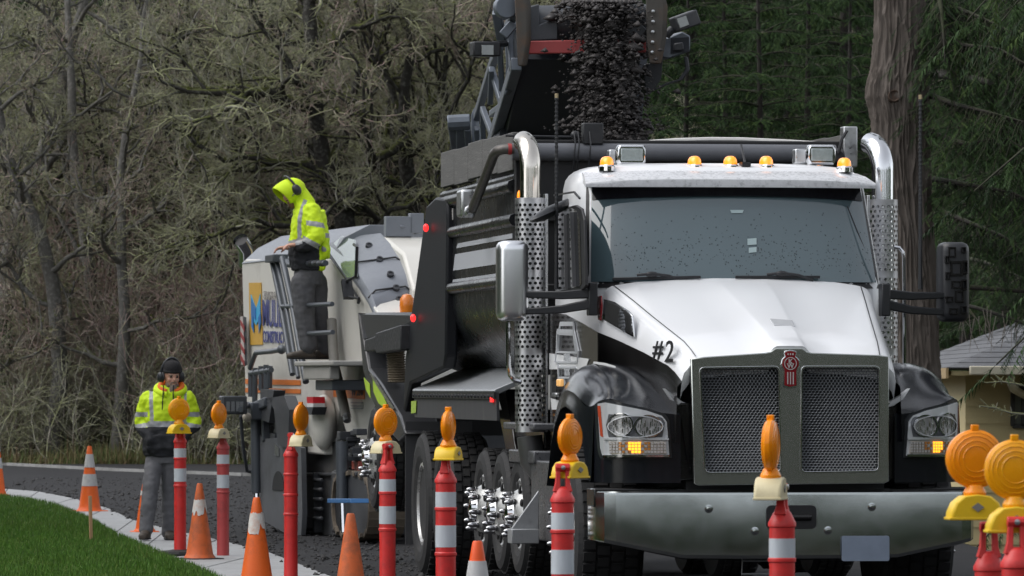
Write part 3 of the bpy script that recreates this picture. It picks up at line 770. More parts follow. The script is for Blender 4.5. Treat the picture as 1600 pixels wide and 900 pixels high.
for (x0,y0,x1,y1), (u0,v0,u1,v1) in (((960,227,1007,258),(950,234,966,256)), ((1257,227,1303,258),(1240,233,1258,256))):
    a, b = T.ly(x0,y1,2.9), T.ly(x1,y0,2.9); c = (a+b)/2; wx, wz = b.x-a.x, b.z-a.z
    mb = MB(); mb.loft([[Vector((c.x+wx*.5*k_*sx, yy, c.z+wz*.5*k_*sz)) for sx, sz in ((-1,-.6),(-.85,-1),(.85,-1),(1,-.6),(1,.6),(.85,1),(-.85,1),(-1,.6))] for k_, yy in ((.88,2.80),(1,2.83),(1,2.88),(.7,2.99),(.4,3.02))])
    mb.box((c.x, 2.9, a.z-.03), (.05,.05,.08))
    wl = obj('work_light', mb, chrome, truck, bevel=.006)
    obj('lens', MB().prism([(c.x+wx*.36*sx, 2.795, c.z+wz*.3*sz) for sx, sz in ((-1,-1),(1,-1),(1,1),(-1,1))], (0,.02,0)), lensglass, wl, bevel=.004)
    a, b = T.ly(u0,v1,3.05), T.ly(u1,v0,3.05); c2 = (a+b)/2
    m3 = MB(); m3.box((c2.x,3.05,c2.z), (b.x-a.x,.12,b.z-a.z)); obj('side_light', m3, alum, wl, bevel=.01)
mb = MB(); p = T.ly(1164, 262, 2.3); mb.box((p.x,2.3,3.02), (.06,.12,.03)); mb.tube([(p.x,2.3,3.03),(T.ly(1158,226,2.5).x,2.5,T.ly(1158,226,2.5).z)], .008, 6)
obj('roof_aerial', mb, black_plastic, truck)

# cab side (left): window, graphics, lettering, handle
LX = -1.066
def cs(px, py, off=0): return T.lx(px, py, LX-off)
win = [cs(*q) for q in ((871,338),(873,332),(897,325),(905,329),(909,345),(912,443),(909,448),(871,456))]
sl_ = obj('door_window', MB().prism([cs(*q, .012) for q in ((868,333),(873,327),(899,320),(908,326),(912,343),(915,446),(911,452),(868,460))], (.02,0,0)), rub, cab, bevel=.006)
obj('pane', MB().prism([p+Vector((-.016,0,0)) for p in win], (.004,0,0)), mat('side_glass', (.012,.013,.014), .05, var=.3, spec=.6), sl_)
mb = MB(); mb.bar(cs(884,336,.02), cs(886,452,.02), .03, .02); mb.bar(cs(895,332,.02), cs(899,448,.02), .04, .02); obj('window_bar', mb, mat('grey_trim', (.10,.10,.105), .4), sl_)
mb = MB(); mb.bar(cs(866,305,.004), cs(897,300,.004), .012); mb.bar(cs(897,300,.004), cs(906,310,.004), .012); obj('door_seam', mb, black_plastic, cab)
mb = MB(); mb.prism([cs(*q) for q in ((861,489),(885,491),(915,507),(935,520),(935,700),(861,700))], (-.006,0,0)); obj('door_graphic', mb, mat('door_dark', (.022,.020,.019), .14, coat=.5, var=.4), cab)
mb = MB(); mb.prism([cs(*q, .008) for q in ((859,552),(921,561),(915,577),(859,577))], (-.004,0,0))
mb.prism([cs(*q, .008) for q in ((928,565),(945,567),(962,572),(962,575),(945,571),(928,568))], (-.004,0,0))
mb.prism([cs(*q, .008) for q in ((861,622),(888,630),(886,640),(863,640))], (-.004,0,0))
obj('door_stripe', mb, swoosh, cab)
logo_m = mat('logo_silver', (.62,.64,.67), .3, .2)
mb = MB()
def poly_line(pts, w_, off=.014):
    for a, b in zip(pts[:-1], pts[1:]): mb.bar(cs(*a, off), cs(*b, off), .010, w_)
poly_line([(874,516),(876,506),(896,506),(897,520)], .03); poly_line([(870,550),(871,518),(897,519),(904,552)], .034); poly_line([(872,550),(874,522),(896,523),(900,550)], .012)
poly_line([(869,551),(868,566),(902,566),(904,551),(869,550)], .014); poly_line([(873,574),(873,590),(898,590),(900,574),(873,574)], .014)
poly_line([(872,566),(873,604)], .02); poly_line([(899,590),(895,612)], .02); poly_line([(882,592),(884,620),(888,633)], .016)
obj('logo_frame', mb, logo_m, cab)
for tx, x, y, hgt, sx in (('REEH & BROS.', 886, 558.5, .062, 2.1), ('TRUCKING', 886, 582, .064, 2.1)):
    p, q = cs(x, y, .016), cs(x+4, y, .016)
    obj('lettering', place(text_mesh(tx, hgt, .003, sx=.75, bold=.002), p, (q-p).normalized(), (0,0,1)), logo_m, cab)
mb = MB(); p = cs(868, 617, .03); mb.box(p, (.03,.2,.03)); obj('door_handle', mb, alum, cab, bevel=.01)
p = cs(867, 617, .004); obj('handle_recess', MB().lathe([(.1,0),(.1,.006)], p, (-1,0,0), 18), chassis_black, cab)
# blade deflector over the door window
a, b = T.lx(829, 345, -1.42), T.lx(887, 318, -1.1)
mb = MB(); mb.loft([[a+(b-a)*t+Vector((0, .12*k_*math.cos(R(an)), w_*math.sin(R(an)))) for an in range(0,360,45)] for t, k_, w_ in ((0,.3,.01),(.15,.8,.03),(.4,1,.045),(.75,.9,.04),(1,.6,.035))])
obj('side_visor', mb, black_plastic, truck, smooth=60)

# mirrors with twin arms
dkcast = mat('mirror_black', (.02,.021,.024), .35, var=.2)
for sgn in (-1, 1):
    x = 1.515*sgn; z0, z1 = 1.945, 2.485; yc = 2.0
    secs = []
    for t, k_ in ((0,.6),(.02,.85),(.06,.97),(.12,1),(.88,1),(.94,.97),(.98,.85),(1,.6)):
        z = z0+(z1-z0)*t
        secs.append([Vector((x+.105*k_*math.cos(R(a))*abs(math.cos(R(a)))**-.35 if abs(math.cos(R(a))) > .02 else x, yc-.02-.10*k_*abs(math.sin(R(a)))**.8 if math.sin(R(a)) > 0 else yc+.05*k_, z)) for a in range(0,360,15)])
    mb = MB(); mb.loft(secs)
    mirr = obj('mirror', mb, mat('mirror_chrome', (.85,.86,.88), .28, 1.0, var=.02) if sgn < 0 else dkcast, truck, smooth=55)
    mb = MB()
    for za, zb in ((2.13,2.105),(2.06,1.985)):
        mb.loft([[Vector((sgn*xx, yy+.03*cy, zz+hh*cz)) for cy, cz in ((-1,-1),(1,-1),(1,1),(-1,1))] for xx, yy, zz, hh in ((1.0,1.78,za+.0,.034),(1.2,1.87,(za+zb)/2,.028),(1.5,1.95,zb+.02,.02))])
    mb.box((sgn*1.0, 1.80, 2.09), (.06,.12,.22))
    obj('mirror_arm', mb, dkcast, truck, bevel=.008)
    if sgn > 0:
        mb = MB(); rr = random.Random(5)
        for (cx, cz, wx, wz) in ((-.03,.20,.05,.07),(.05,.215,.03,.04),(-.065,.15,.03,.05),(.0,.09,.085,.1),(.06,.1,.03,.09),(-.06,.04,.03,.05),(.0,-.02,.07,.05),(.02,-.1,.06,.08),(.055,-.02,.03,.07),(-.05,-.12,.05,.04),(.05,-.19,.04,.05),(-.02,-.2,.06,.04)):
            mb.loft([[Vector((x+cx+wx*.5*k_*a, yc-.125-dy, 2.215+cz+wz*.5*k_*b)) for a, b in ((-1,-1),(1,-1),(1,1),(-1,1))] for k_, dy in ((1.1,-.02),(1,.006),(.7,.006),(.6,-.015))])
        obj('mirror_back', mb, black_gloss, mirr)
mb = MB()
mb.tube([T.ly(1397,386,2.25), T.ly(1405,387,2.25), T.ly(1411,394,2.25), T.ly(1412.5,405,2.25), T.ly(1413,480,2.25), T.ly(1413,572,2.25)], .012, 8)
mb.tube([T.ly(794,500,2.6), T.ly(794.5,570,2.6), T.ly(797,586,2.6), T.ly(803,594,2.6), T.ly(815,597,2.6)], .016, 8)
split_loose(obj('grab_rail', mb, chrome, truck))
for px, yt in ((869.5, 146), (1438, 148)):
    pb, pt = T.ly(px, 452, 1.95), T.ly(px, yt, 1.95)
    mb = MB(); mb.tube([pb, pb+Vector((0,0,.12)), pt-Vector((0,0,.05)), pt], [.017,.014,.009,.009], 6)
    for k in range(40): mb.lathe([(.012,0),(.014,.008),(.012,.016)], pb+Vector((0,0,.14+k*.029)), (0,0,1), 6)
    a_ = obj('antenna', mb, black_plastic, truck)
    obj('antenna_tip', MB().tube([pt-Vector((0,0,.03)), pt], .013, 6), mat('brass', (.45,.36,.22), .4, .6), a_)

# exhaust stacks with perforated heat shields
stain = mat('stained_chrome', (.68,.64,.58), .16, 1.0, var=.25, scale=3, rvar=.1, dirt=(.35,.26,.17), dirtamt=.3)
perf = mat('perforated_steel', (.58,.58,.60), .36, 1.0, var=.2, scale=6, rvar=.1)
for sgn in (-1, 1):
    c = T.ly(829, 400, 3.3) if sgn < 0 else T.ly(1379, 400, 3.3)
    cx, cy = c.x, 3.3; z0 = T.ly(829, 675, 3.3).z; z1 = T.ly(829, 303, 3.3).z
    pr_ = .073 if sgn < 0 else .078
    pts = [(cx, cy, z0), (cx, cy, z1+.175)]
    for k in range(1, 8):
        a = R(k*12); pts.append((cx-.03*sgn*0-(.045*(1-math.cos(a)) if sgn > 0 else .02*(1-math.cos(a))), cy+.24*(1-math.cos(a)), z1+.175+.2*math.sin(a)))
    mb = MB(); mb.tube(pts, pr_, 20, cap=False)
    ex = obj('exhaust_stack', mb, stain if sgn < 0 else chrome, truck, smooth=60)
    obj('muffler', MB().tube([(cx,cy,z0+.02),(cx,cy,z1-.04)], .074, 20), mat('muffler', (.02,.02,.021), .6, .3), ex)
    mb = MB(); rr_ = .108; na = 18; dz = 2*math.pi*rr_/na*.9; nzr = int((z1-z0)/dz)
    for i in range(nzr):
        for k in range(na):
            a0 = R(20)+2*math.pi*(k+(.5 if i % 2 else 0))/na; da = 2*math.pi/na; zc_ = z0+(i+.5)*dz
            sl = lambda da_, z_: Vector((cx+rr_*math.cos(a0+da_), cy+rr_*math.sin(a0+da_), zc_+z_))
            if math.sin(a0) > .75: continue
            o4 = [(-da/2,-dz/2),(0,-dz/2),(da/2,-dz/2),(da/2,0),(da/2,dz/2),(0,dz/2),(-da/2,dz/2),(-da/2,0)]
            inn = [(.66*da/2*math.cos(R(225+45*q)), .66*dz/2*math.sin(R(225+45*q))) for q in range(8)]
            solid = (i*7) % nzr in (0,) or i in (0, nzr-1, nzr//3, 2*nzr//3)
            if solid: mb.add([sl(*q) for q in o4], [tuple(range(8))])
            else: mb.add([sl(*q) for q in o4]+[sl(*q) for q in inn], [(q, (q+1) % 8, 8+(q+1) % 8, 8+q) for q in range(8)])
    hs_ = obj('heat_shield', mb, perf, ex, smooth=60)
    obj('shield_flange', MB().box((cx+.108 if sgn < 0 else cx-.108, cy+.02, (z0+z1)/2), (.02,.12,z1-z0)), alum, hs_, bevel=.004)
    mb = MB(); mb.tube([(cx,cy+.05,z0-.03),(cx+.02,cy+.05,z0-.2),(cx+.1,cy+.05,z0-.3)], .09, 14); obj('exhaust_elbow', mb, mat('dull_pipe', (.13,.13,.13), .45, .8), ex)

# ---- steps, tank box, brackets left of the cab
step = mat('tread_plate', (.12,.122,.13), .35, .6, var=.2, rvar=.12, bump=.4, bscale=160)
mb = MB()
for px0, px1, py, hh in ((788,840,660,.05),(797,840,703,.09)):
    a, b = T.lx(px0, py, -1.2), T.lx(px1, py, -1.2); mb.box((-1.05,(a.y+b.y)/2,(a.z+b.z)/2-hh/2), (.34,abs(a.y-b.y)*.9,hh))
mb.box((-1.0,2.75,.72), (.4,1.0,.55)); st = obj('step_box', mb, step, truck, bevel=.012)
mb = MB(); mb.prism([T.ly(*q, 2.6) for q in ((842,766),(842,838),(799,842),(799,826))], (0,.03,0)); q = T.ly(820, 838, 2.55); mb.box((q.x,2.62,q.z), (.19,.2,.10))
obj('step_bracket', mb, galv, truck, bevel=.006)
mb = MB()
mb.prism([T.lx(*q, -1.15) for q in ((774,608),(790,608),(808,725),(800,700))], (.25,0,0)); mb.prism([T.lx(*q, -1.1) for q in ((778,640),(850,640),(850,780),(805,780))], (.06,0,0))
obj('side_frame', mb, black_gloss, truck, bevel=.01)
mb = MB(); mb.box((-.95,2.35,1.0), (.2,.05,1.0)); mb.box((.95,2.35,1.0), (.2,.05,1.0)); mb.box((0,3.4,1.6), (1.9,.15,1.6)); obj('cab_back_frame', mb, chassis_black, truck)

# ---- wheels
tyre_c = rubber
def make_wheel(name, r, width, kind, nlug=8):
    """local: axle along x, outer face toward -x at x=0, tyre runs to +width"""
    e = MB(); rim_r = r*.56
    if kind == 'dual': prof = [(rim_r*1.03,.02),(rim_r*1.03,.0),(rim_r*.95,-.005),(rim_r*.9,.03),(rim_r*.86,.10),(rim_r*.8,.19),(rim_r*.5,.23),(rim_r*.45,.2),(rim_r*.3,.2),(.01,.2)]
    else: prof = [(rim_r*1.03,.03),(rim_r*1.03,.0),(rim_r*.97,-.006),(rim_r*.9,.012),(rim_r*.82,.02),(rim_r*.62,-.05),(rim_r*.52,-.06),(rim_r*.5,-.062),(.01,-.062)]
    e.lathe(prof, (0,0,0), (1,0,0), 40)
    rim = obj(name, e, mat('rim_white', (.50,.50,.49), .3, .45, var=.1, dirt=(.2,.18,.16), dirtamt=.35, rvar=.1), truck, smooth=40)
    t = MB(); w_ = width
    t.lathe([(rim_r,.015),(rim_r*1.05,-.002),(rim_r+.25*(r-rim_r),-.022),(rim_r+.55*(r-rim_r),-.03),(r*.93,-.018),(r*.975,.01),(r-.008,.035),(r-.006,w_-.035),(r*.975,w_-.01),(r*.93,w_+.018),(rim_r*1.1,w_),(rim_r,w_-.01)], (0,0,0), (1,0,0), 48)
    nl = 44
    for k in range(nl):
        a = 2*math.pi*k/nl
        for row in range(4):
            x0 = .012+row*(w_-.024)/4; x1 = x0+(w_-.024)/4-.016; aa = a+(math.pi/nl if row % 2 else 0)
            M = Matrix.Rotation(aa, 3, 'X')
            sh = .016 if row in (0,3) else .012
            t.box(M @ Vector(((x0+x1)/2, 0, r-.004)), (x1-x0, 2*math.pi*r/nl*.72, sh*1.5), M)
    obj('tyre', t, tyre_c, rim, smooth=35, fin=False)
    if kind != 'dual':
        hm = None
        for k in range(10):
            a = R(k*36+10); rr_ = rim_r*.78
            if hm is None: h = MB(); h.ell((0,0,0), (.012,.026,.04), 10, 6); o = obj('hand_hole', h, chassis_black, rim); hm = o.data
            else: o = bpy.data.objects.new('hand_hole', hm); COL.objects.link(o); o.parent = rim
            o.location = (-.016, rr_*math.cos(a), rr_*math.sin(a)); o.rotation_euler = (a-math.pi/2,0,0)
        hub = MB(); hub.lathe([(.115,-.05),(.11,-.06),(.085,-.065),(.075,-.10),(.03,-.115),(.001,-.116)], (0,0,0), (1,0,0), 20); obj('hub_cap', hub, chrome, rim)
        nutme = None
        for k in range(nlug):
            a = R(k*45+8); c = (0, .145*math.cos(a), .145*math.sin(a))
            if nutme is None:
                n_ = MB(); n_.lathe([(.024,-.05),(.024,-.064),(.019,-.066),(.019,-.10),(.016,-.118),(.009,-.13),(.002,-.134)], (0,0,0), (1,0,0), 10)
                o = obj('lug_nut', n_, mat('nut_chrome', (.46,.46,.47), .15, 1.0, var=.15, rvar=.05, dirt=(.12,.11,.10), dirtamt=.3, dscale=14), rim); nutme = o.data
            else: o = bpy.data.objects.new('lug_nut', nutme); COL.objects.link(o); o.parent = rim
            o.location = c
    else:
        hub = MB(); hub.lathe([(.13,.2),(.12,.1),(.09,.06),(.02,.05)], (0,0,0), (1,0,0), 18); obj('hub_cap', hub, dark_steel, rim)
    return rim
def both(w_, xo, y, z, turn=0, right=True):
    w_.location = (-xo, y, z); w_.rotation_euler = (0,0,turn)
    if right:
        q = dup(w_, (xo, y, z)); q.rotation_euler = (0,0,math.pi+turn)
wf = make_wheel('steer_wheel', .55, .40, 'single'); both(wf, 1.235, 1.28, .55)
wp = make_wheel('lift_wheel', .445, .26, 'single'); both(wp, 1.17, 3.98, .60)
for y in (4.88, 5.86):
    q = dup(wp); both(q, 1.17, y, .60)
wd = make_wheel('drive_wheel', .575, .29, 'dual'); both(wd, 1.2, 7.85, .57)
q = dup(wd); both(q, 1.2, 9.2, .57)

# ---- dump body
def bs(px, py, off=0): return T.lx(px, py, -1.22-off)
YF, YR = 3.95, 10.0
body_black = mat('body_black', (.009,.010,.012), .3, coat=0, spec=.28, var=.35, rvar=.08, scale=2.5, dirt=(.05,.05,.05), dirtamt=.2)
def bprof(y):
    zt = 3.02
    return [(-1.20,zt),(-1.22,zt-.02),(-1.22,2.3),(-1.215,2.1),(-1.17,1.95),(-1.06,1.78),(-.9,1.66),(-.7,1.6),(.7,1.6),(.9,1.66),(1.06,1.78),(1.17,1.95),(1.215,2.1),(1.22,2.3),(1.22,zt-.02),(1.20,zt),(1.14,zt),(1.14,2.2),(.8,1.74),(-.8,1.74),(-1.14,2.2),(-1.14,zt)]
rake = lambda z: 7.95+(3.02-z)/1.42*2.1
mb = MB(); mb.loft([[Vector((x, YF+(rake(z)-YF)*t, z)) for x, z in bprof(0)] for t in (0,.35,.7,1)])
body = obj('dump_body', mb, body_black, truck, bevel=.01, smooth=40)
mb = MB(); mb.box((0,YF-.03,2.42), (2.44,.06,1.66)); mb.box((0,YF-.08,2.7), (2.3,.08,.06)); mb.box((0,YF-.08,2.2), (2.3,.08,.06)); obj('head_board', mb, chassis_black, body, bevel=.01)
mb = MB(); mb.prism([(-1.2,rake(2.98),2.98),(1.2,rake(2.98),2.98),(1.2,rake(1.66),1.66),(-1.2,rake(1.66),1.66)], (0,.06,0)); obj('tail_gate', mb, body_black, body)
wood = mat('weathered_board', (.10,.098,.095), .7, var=.35, scale=3, stretch=(1,1,14), bump=.5, bscale=14, dirt=(.22,.21,.2), dirtamt=.25)
for sgn in (-1, 1):
    a, b = bs(692, 300), bs(799, 262)
    ys_ = np.linspace(YF+.05, 7.9, 6)
    for k in range(5):
        obj('side_board', MB().box((sgn*1.20, (ys_[k]+ys_[k+1])/2, 3.18+.008*((k*7) % 3-1)), (.045, ys_[k+1]-ys_[k]-.012, .27)), wood, body, bevel=.006)
# ribs, stripes, rear posts
def rib(p0, p1, w_, th, mm, name):
    a, b = bs(*p0), bs(*p1); zz = (a.z+b.z)/2
    mb = MB(); mb.loft([[Vector((-1.22-o_, y, zz+h_)) for o_, h_ in ((-.01,-w_),(th*.6,-w_*.8),(th,-w_*.1),(th*.8,w_*.6),(-.01,w_))] for y in (a.y, b.y)])
    return obj(name, mb, mm, body, smooth=60)
for p0, p1 in (((698,363),(806,345)), ((692,453),(806,437)), ((696,316),(803,290))): rib(p0, p1, .05, .05, body_black, 'rib')
for q in (((716,380),(807,364),(807,371),(714,388)), ((712,398),(807,380),(807,408),(709,423)), ((709,436),(807,424),(807,430),(707,443))):
    pts = [bs(*p, .0) for p in q]; z0 = (pts[2].z+pts[3].z)/2; z1 = (pts[0].z+pts[1].z)/2
    pts = [Vector((-1.22, pts[0].y, z1)), Vector((-1.22, YF+.06, z1)), Vector((-1.22, YF+.06, z0)), Vector((-1.22, pts[3].y, z0))]
    obj('body_stripe', MB().prism(pts, (-.005,0,0)), grey_graphic, body)
mb = MB(); mb.prism([bs(*q, .05) for q in ((666,322),(680,308),(697,311),(698,340),(695,556),(692,575),(640,600),(630,645),(633,560))], (.10,0,0))
m2 = mirror(mb); mb.add(m2.v, m2.f)
rp = obj('rear_post', mb, mat('post_black', (.010,.011,.014), .5, spec=.25, var=.3), body, bevel=.02); split_loose(rp)
mb = MB()
pa, pb = bs(667,320,.06), bs(636,560,.06)

redl = mat('red_lamp', (.6,.01,.01), .3, emit=(1,.03,.03), estr=1.1)
for px, py in ((665.5,356),(645.5,497)):
    p = bs(px, py, .09); obj('tail_light', MB().ell(p, (.022,.04,.032), 10, 8), redl, body)
p = T.ly(801, 307, YF-.06); obj('clearance_light', MB().ell((-1.19,YF-.07,p.z), (.018,.02,.045), 10, 8), amber, body)
p = bs(705.5, 335, .004); obj('sticker', MB().box((-1.225,p.y,p.z), (.006,.18,.09)), mat('sticker_white', (.5,.48,.46), .5, var=.3, scale=40), body)
# shelf fender over the tandem
sh = mat('shelf_plate', (.30,.315,.33), .4, .5, var=.15, rvar=.12, bump=.15, bscale=140)
a, b, c, d = T.lx(644,606,-1.27), T.lx(772,617,-1.27), T.lx(808,571,-.95), T.lx(700,571,-.95)
ya, yb = a.y, b.y; z_o, z_i = (a.z+b.z)/2, 1.655
mb = MB(); mb.loft([[Vector((-1.27,y,z_o)), Vector((-1.262,y,z_o+.015)), Vector((-.85,y,z_i)), Vector((-.85,y,z_i-.03)), Vector((-1.24,y,z_o-.02))] for y in (yb+.0, (ya+yb)/2, ya)])
m2 = mirror(mb); mb.add(m2.v, m2.f); shf = obj('wheel_shelf', mb, sh, truck, bevel=.004, smooth=30); split_loose(shf)
skirt = mat('rubber_skirt', (.045,.046,.05), .55, var=.3, scale=2, stretch=(1,4,.5), dirt=(.13,.13,.12), dirtamt=.3)
for sgn in (-1, 1):
    mb = MB(); mb.prism([(sgn*1.255,yb,z_o),(sgn*1.255,ya,z_o),(sgn*1.25,ya,z_o-.21),(sgn*1.25,yb,z_o-.21)], (sgn*-.02,0,0)); sk = obj('skirt', mb, skirt, shf)
    mb = MB(); mb.box((sgn*1.262,(ya+yb)/2,z_o-.03), (.016,ya-yb,.05)); obj('skirt_rail', mb, black_plastic, sk)
    mb = MB()
    for k in range(26): mb.lathe([(.014,0),(.012,.008),(.004,.011)], (sgn*1.27, yb+.1+(ya-yb-.2)*k/25, z_o-.035), (sgn,0,0), 8)
    obj('rivet', mb, dark_steel, sk)
obj('reflector', MB().box((-1.266,yb+.15,z_o-.06), (.01,.12,.035)), redl, shf)
obj('paint_mark', MB().prism([T.lx(*q,-1.258) for q in ((643,627),(651,626),(650,645),(643,646))], (-.003,0,0)), mat('lime_mark', (.30,.42,.06), .6, var=.4, scale=20), shf)
# mud flap hung behind the drive wheels
obj('mud_flap', MB().box((-.93,YR+.25,.72), (.55,.02,1.0)), skirt, truck); obj('mud_flap', MB().box((.93,YR+.25,.72), (.55,.02,1.0)), skirt, truck)

# tarp roller, tarp edge, tarp arm
grey_tarp = mat('grey_tarp', (.11,.115,.13), .5, var=.15, rvar=.1, bump=.15, bscale=60)
p, q = T.ly(800, 237, 3.85), T.ly(1305, 238, 3.85)
tr = obj('tarp_roller', MB().tube([(p.x,3.85,p.z),(q.x,3.85,p.z)], .062, 16), grey_tarp, truck, smooth=60)
mb = MB(); pts = [T.ly(*s_, 4.1) for s_ in ((1015,223),(1060,220),(1110,218.5),(1160,219),(1225,222),(1290,226))]; mb.tube(pts, .02, 8)
obj('tarp_edge', mb, mat('tarp_white', (.6,.59,.57), .6, var=.1), truck)
mb = MB(); q = T.ly(1326, 230, 3.8); mb.box((q.x,3.8,q.z), (.10,.14,.29)); obj('tarp_housing', mb, alum, truck, bevel=.008)
mb = MB(); q = T.ly(1308, 240, 3.75); mb.lathe([(.06,0),(.06,.04),(.04,.07)], (q.x,3.78,q.z-.02), (0,-1,0), 14); mb.tube([(q.x,3.7,q.z),(q.x+.02,3.68,q.z+.1),(q.x+.06,3.7,q.z+.16)], .012, 6); obj('tarp_motor', mb, black_plastic, truck)
pipe_m = mat('arm_pipe', (.115,.105,.098), .45, .6, var=.25, rvar=.1)
mb = MB(); pts = [T.ly(803,233,3.8), T.ly(788,233,3.8), T.ly(778,235,3.85), T.ly(772,241,3.95), T.ly(755,285,4.5), T.ly(735,334,5.2)]
mb.tube([pts[0], pts[1], pts[2], pts[3], pts[4], pts[5]], .036, 12); ta = obj('tarp_arm', mb, pipe_m, truck, smooth=60)
obj('arm_band', MB().tube([T.ly(799,233,3.8), T.ly(793.5,233,3.8)], .04, 12), mat('band_red', (.35,.03,.03), .5), ta)
p = T.ly(727, 318, 5.2); obj('arm_pivot', MB().box((p.x,5.2,p.z), (.1,.25,.2)).lathe([(.05,0),(.05,.08)], T.ly(732,330,5.15), (0,-1,0), 10), alum, ta, bevel=.02)
p = T.ly(796, 240, 3.8); obj('tarp_bracket', MB().box((-1.17,3.82,3.05), (.05,.06,.5)), black_gloss, truck, bevel=.005)
# wire, box and cables above the roller
mb = MB(); p, q = T.ly(790,212,3.9), T.ly(912,214,3.9); mb.tube([p, q], .009, 6); obj('cable', mb, black_plastic, truck)
p = T.ly(925.5, 209, 3.85); mb = MB(); mb.box(p, (.145,.1,.15)); cbx = obj('junction_box', mb, black_plastic, truck, bevel=.008)
mb = MB()
for x in (897, 903, 921): mb.tube([T.ly(x,206,3.8), T.ly(x+2,224,3.75), T.ly(x,248,3.75), T.ly(x-2,268,3.8)], .006, 5)
mb.ell(T.ly(899,211,3.85), (.035,.03,.03), 8, 6); obj('cable', mb, black_plastic, cbx)

# ---- trailing strong-arm axle behind the body (left side visible)
def ta_(px, py, lx=-1.2): return T.lx(px, py, lx)
boost = MB()
boost.prism([ta_(*q,-1.22) for q in ((563,492),(578,488),(640,489),(643,505),(600,528),(571,529))], (.5,0,0))
boost.prism([ta_(*q,-1.22) for q in ((563,492),(571,529),(576,575),(595,600),(625,650),(632,678),(622,690),(604,672),(580,625),(567,580))], (.3,0,0))
arm = obj('trailing_arm', boost, mat('arm_black', (.03,.031,.034), .38, var=.25, bump=.15, bscale=90), truck, bevel=.02)
mb = MB(); a, b = ta_(581,540,-1.28), ta_(637,527,-1.28); mb.loft([[p+Vector((0.06*cx,0,k_*cz)) for cx, cz in ((-1,-1),(1,-1),(1.3,.2),(1,1),(-1,1))] for p, k_ in ((a,.05),(a.lerp(b,.3),.06),(a.lerp(b,.32),.085),(b,.1))]); obj('fluid_cylinder', mb, dark_steel, arm, bevel=.01)
mb = MB(); c0, c1 = ta_(618,548,-1.1), ta_(621,598,-1.1); n_ = 13; sec = []
for k in range(n_*2+1):
    t = k/(n_*2); p = c0.lerp(c1, t); r_ = .085 if k % 2 else .068; sec.append([p+Vector((r_*math.cos(R(a)), r_*math.sin(R(a)), 0)) for a in range(0,360,24)])
mb.loft(sec); obj('air_bellows', mb, mat('bellows', (.20,.165,.12), .6, var=.15), arm, smooth=50)
lime = mat('lime_reflector', (.42,.62,.05), .35, var=.15, scale=15); silverm = mat('reflector_grey', (.22,.24,.22), .4, .3, var=.3)
mb = MB(); mb.prism([ta_(*q,-1.226) for q in ((569,590),(578,600),(579,622),(572,608))], (-.004,0,0)); mb.prism([ta_(*q,-1.226) for q in ((583,592),(594,608),(604,630),(604,640),(592,630),(584,612))], (-.004,0,0)); obj('reflective_tape', mb, lime, arm)
mb = MB(); mb.prism([ta_(*q,-1.232) for q in ((578,584),(582,584),(617,638),(613,640))], (-.006,0,0)); obj('chrome_strip', mb, alum, arm)
wb = make_wheel('trailing_wheel', .45, .28, 'single')
p = ta_(586, 716, -1.17); both(wb, 1.17, p.y, p.z)
mb = MB(); mb.tube([(-1.0,p.y,p.z),(1.0,p.y,p.z)], .08, 10); mb.box((0,p.y-1,1.2), (1.6,1.6,.2)); obj('trailing_axle', mb, chassis_black, arm)
# ================================================================== MILLING MACHINE
M = Frame(-1.40, 56.0, 13.6)
mill = thing('milling_machine', 'cream and grey road milling machine with orange stripes and an operator platform', 'milling machine', (M.x, M.y, 0), M.t)
def ms(px, py, off=0.0): return M.lx(px, py, -off)          # on its right side plane
mcream = mat('mill_cream', (.70,.68,.63), .4, coat=.2, var=.05, dirt=(.38,.36,.32), dirtamt=.25, dscale=1.5)
mgrey = mat('mill_grey', (.20,.215,.245), .45, var=.1, rvar=.08, dirt=(.12,.125,.14), dirtamt=.3, dscale=2)
mdark = mat('mill_dark', (.045,.048,.055), .5, var=.25, dirt=(.085,.08,.075), dirtamt=.4, dscale=4)
orange_s = mat('orange_stripe', (.72,.20,.035), .45, var=.1)
# body: one solid, side outline extruded across the machine
out_ = [(378,412),(384,405),(448,404),(520,404),(509,388),(545,420),(576,466),(590,488),(594,560),(591,640),(575,688),(545,690),(530,640),(521,688),(474,688),(468,640),(384,640)]
body_pts = [ms(*q) for q in out_]
mb = MB(); mb.prism([Vector((0, p.y, p.z)) for p in body_pts], (2.1,0,0)); mbody = obj('body', mb, mcream, mill, bevel=.03)
# high hood with white top, front nose
zt = M.ly(600, 366, 0.3).z
mb = MB(); mb.loft([[Vector((x, y, z)) for y, z in ((.0,1.9),(-.12,zt-.55),(.35,zt-.18),(1.2,zt),(4.2,zt),(4.2,1.9))] for x in (.42,1.95)]); obj('engine_hood', mb, mcream, mill, bevel=.03)
mb = MB(); mb.box((1.05,.6,1.35),(2.0,1.6,1.2)); mb.box((1.05,3,1.0),(1.8,5,.9)); obj('frame', mb, mdark, mill, bevel=.02)
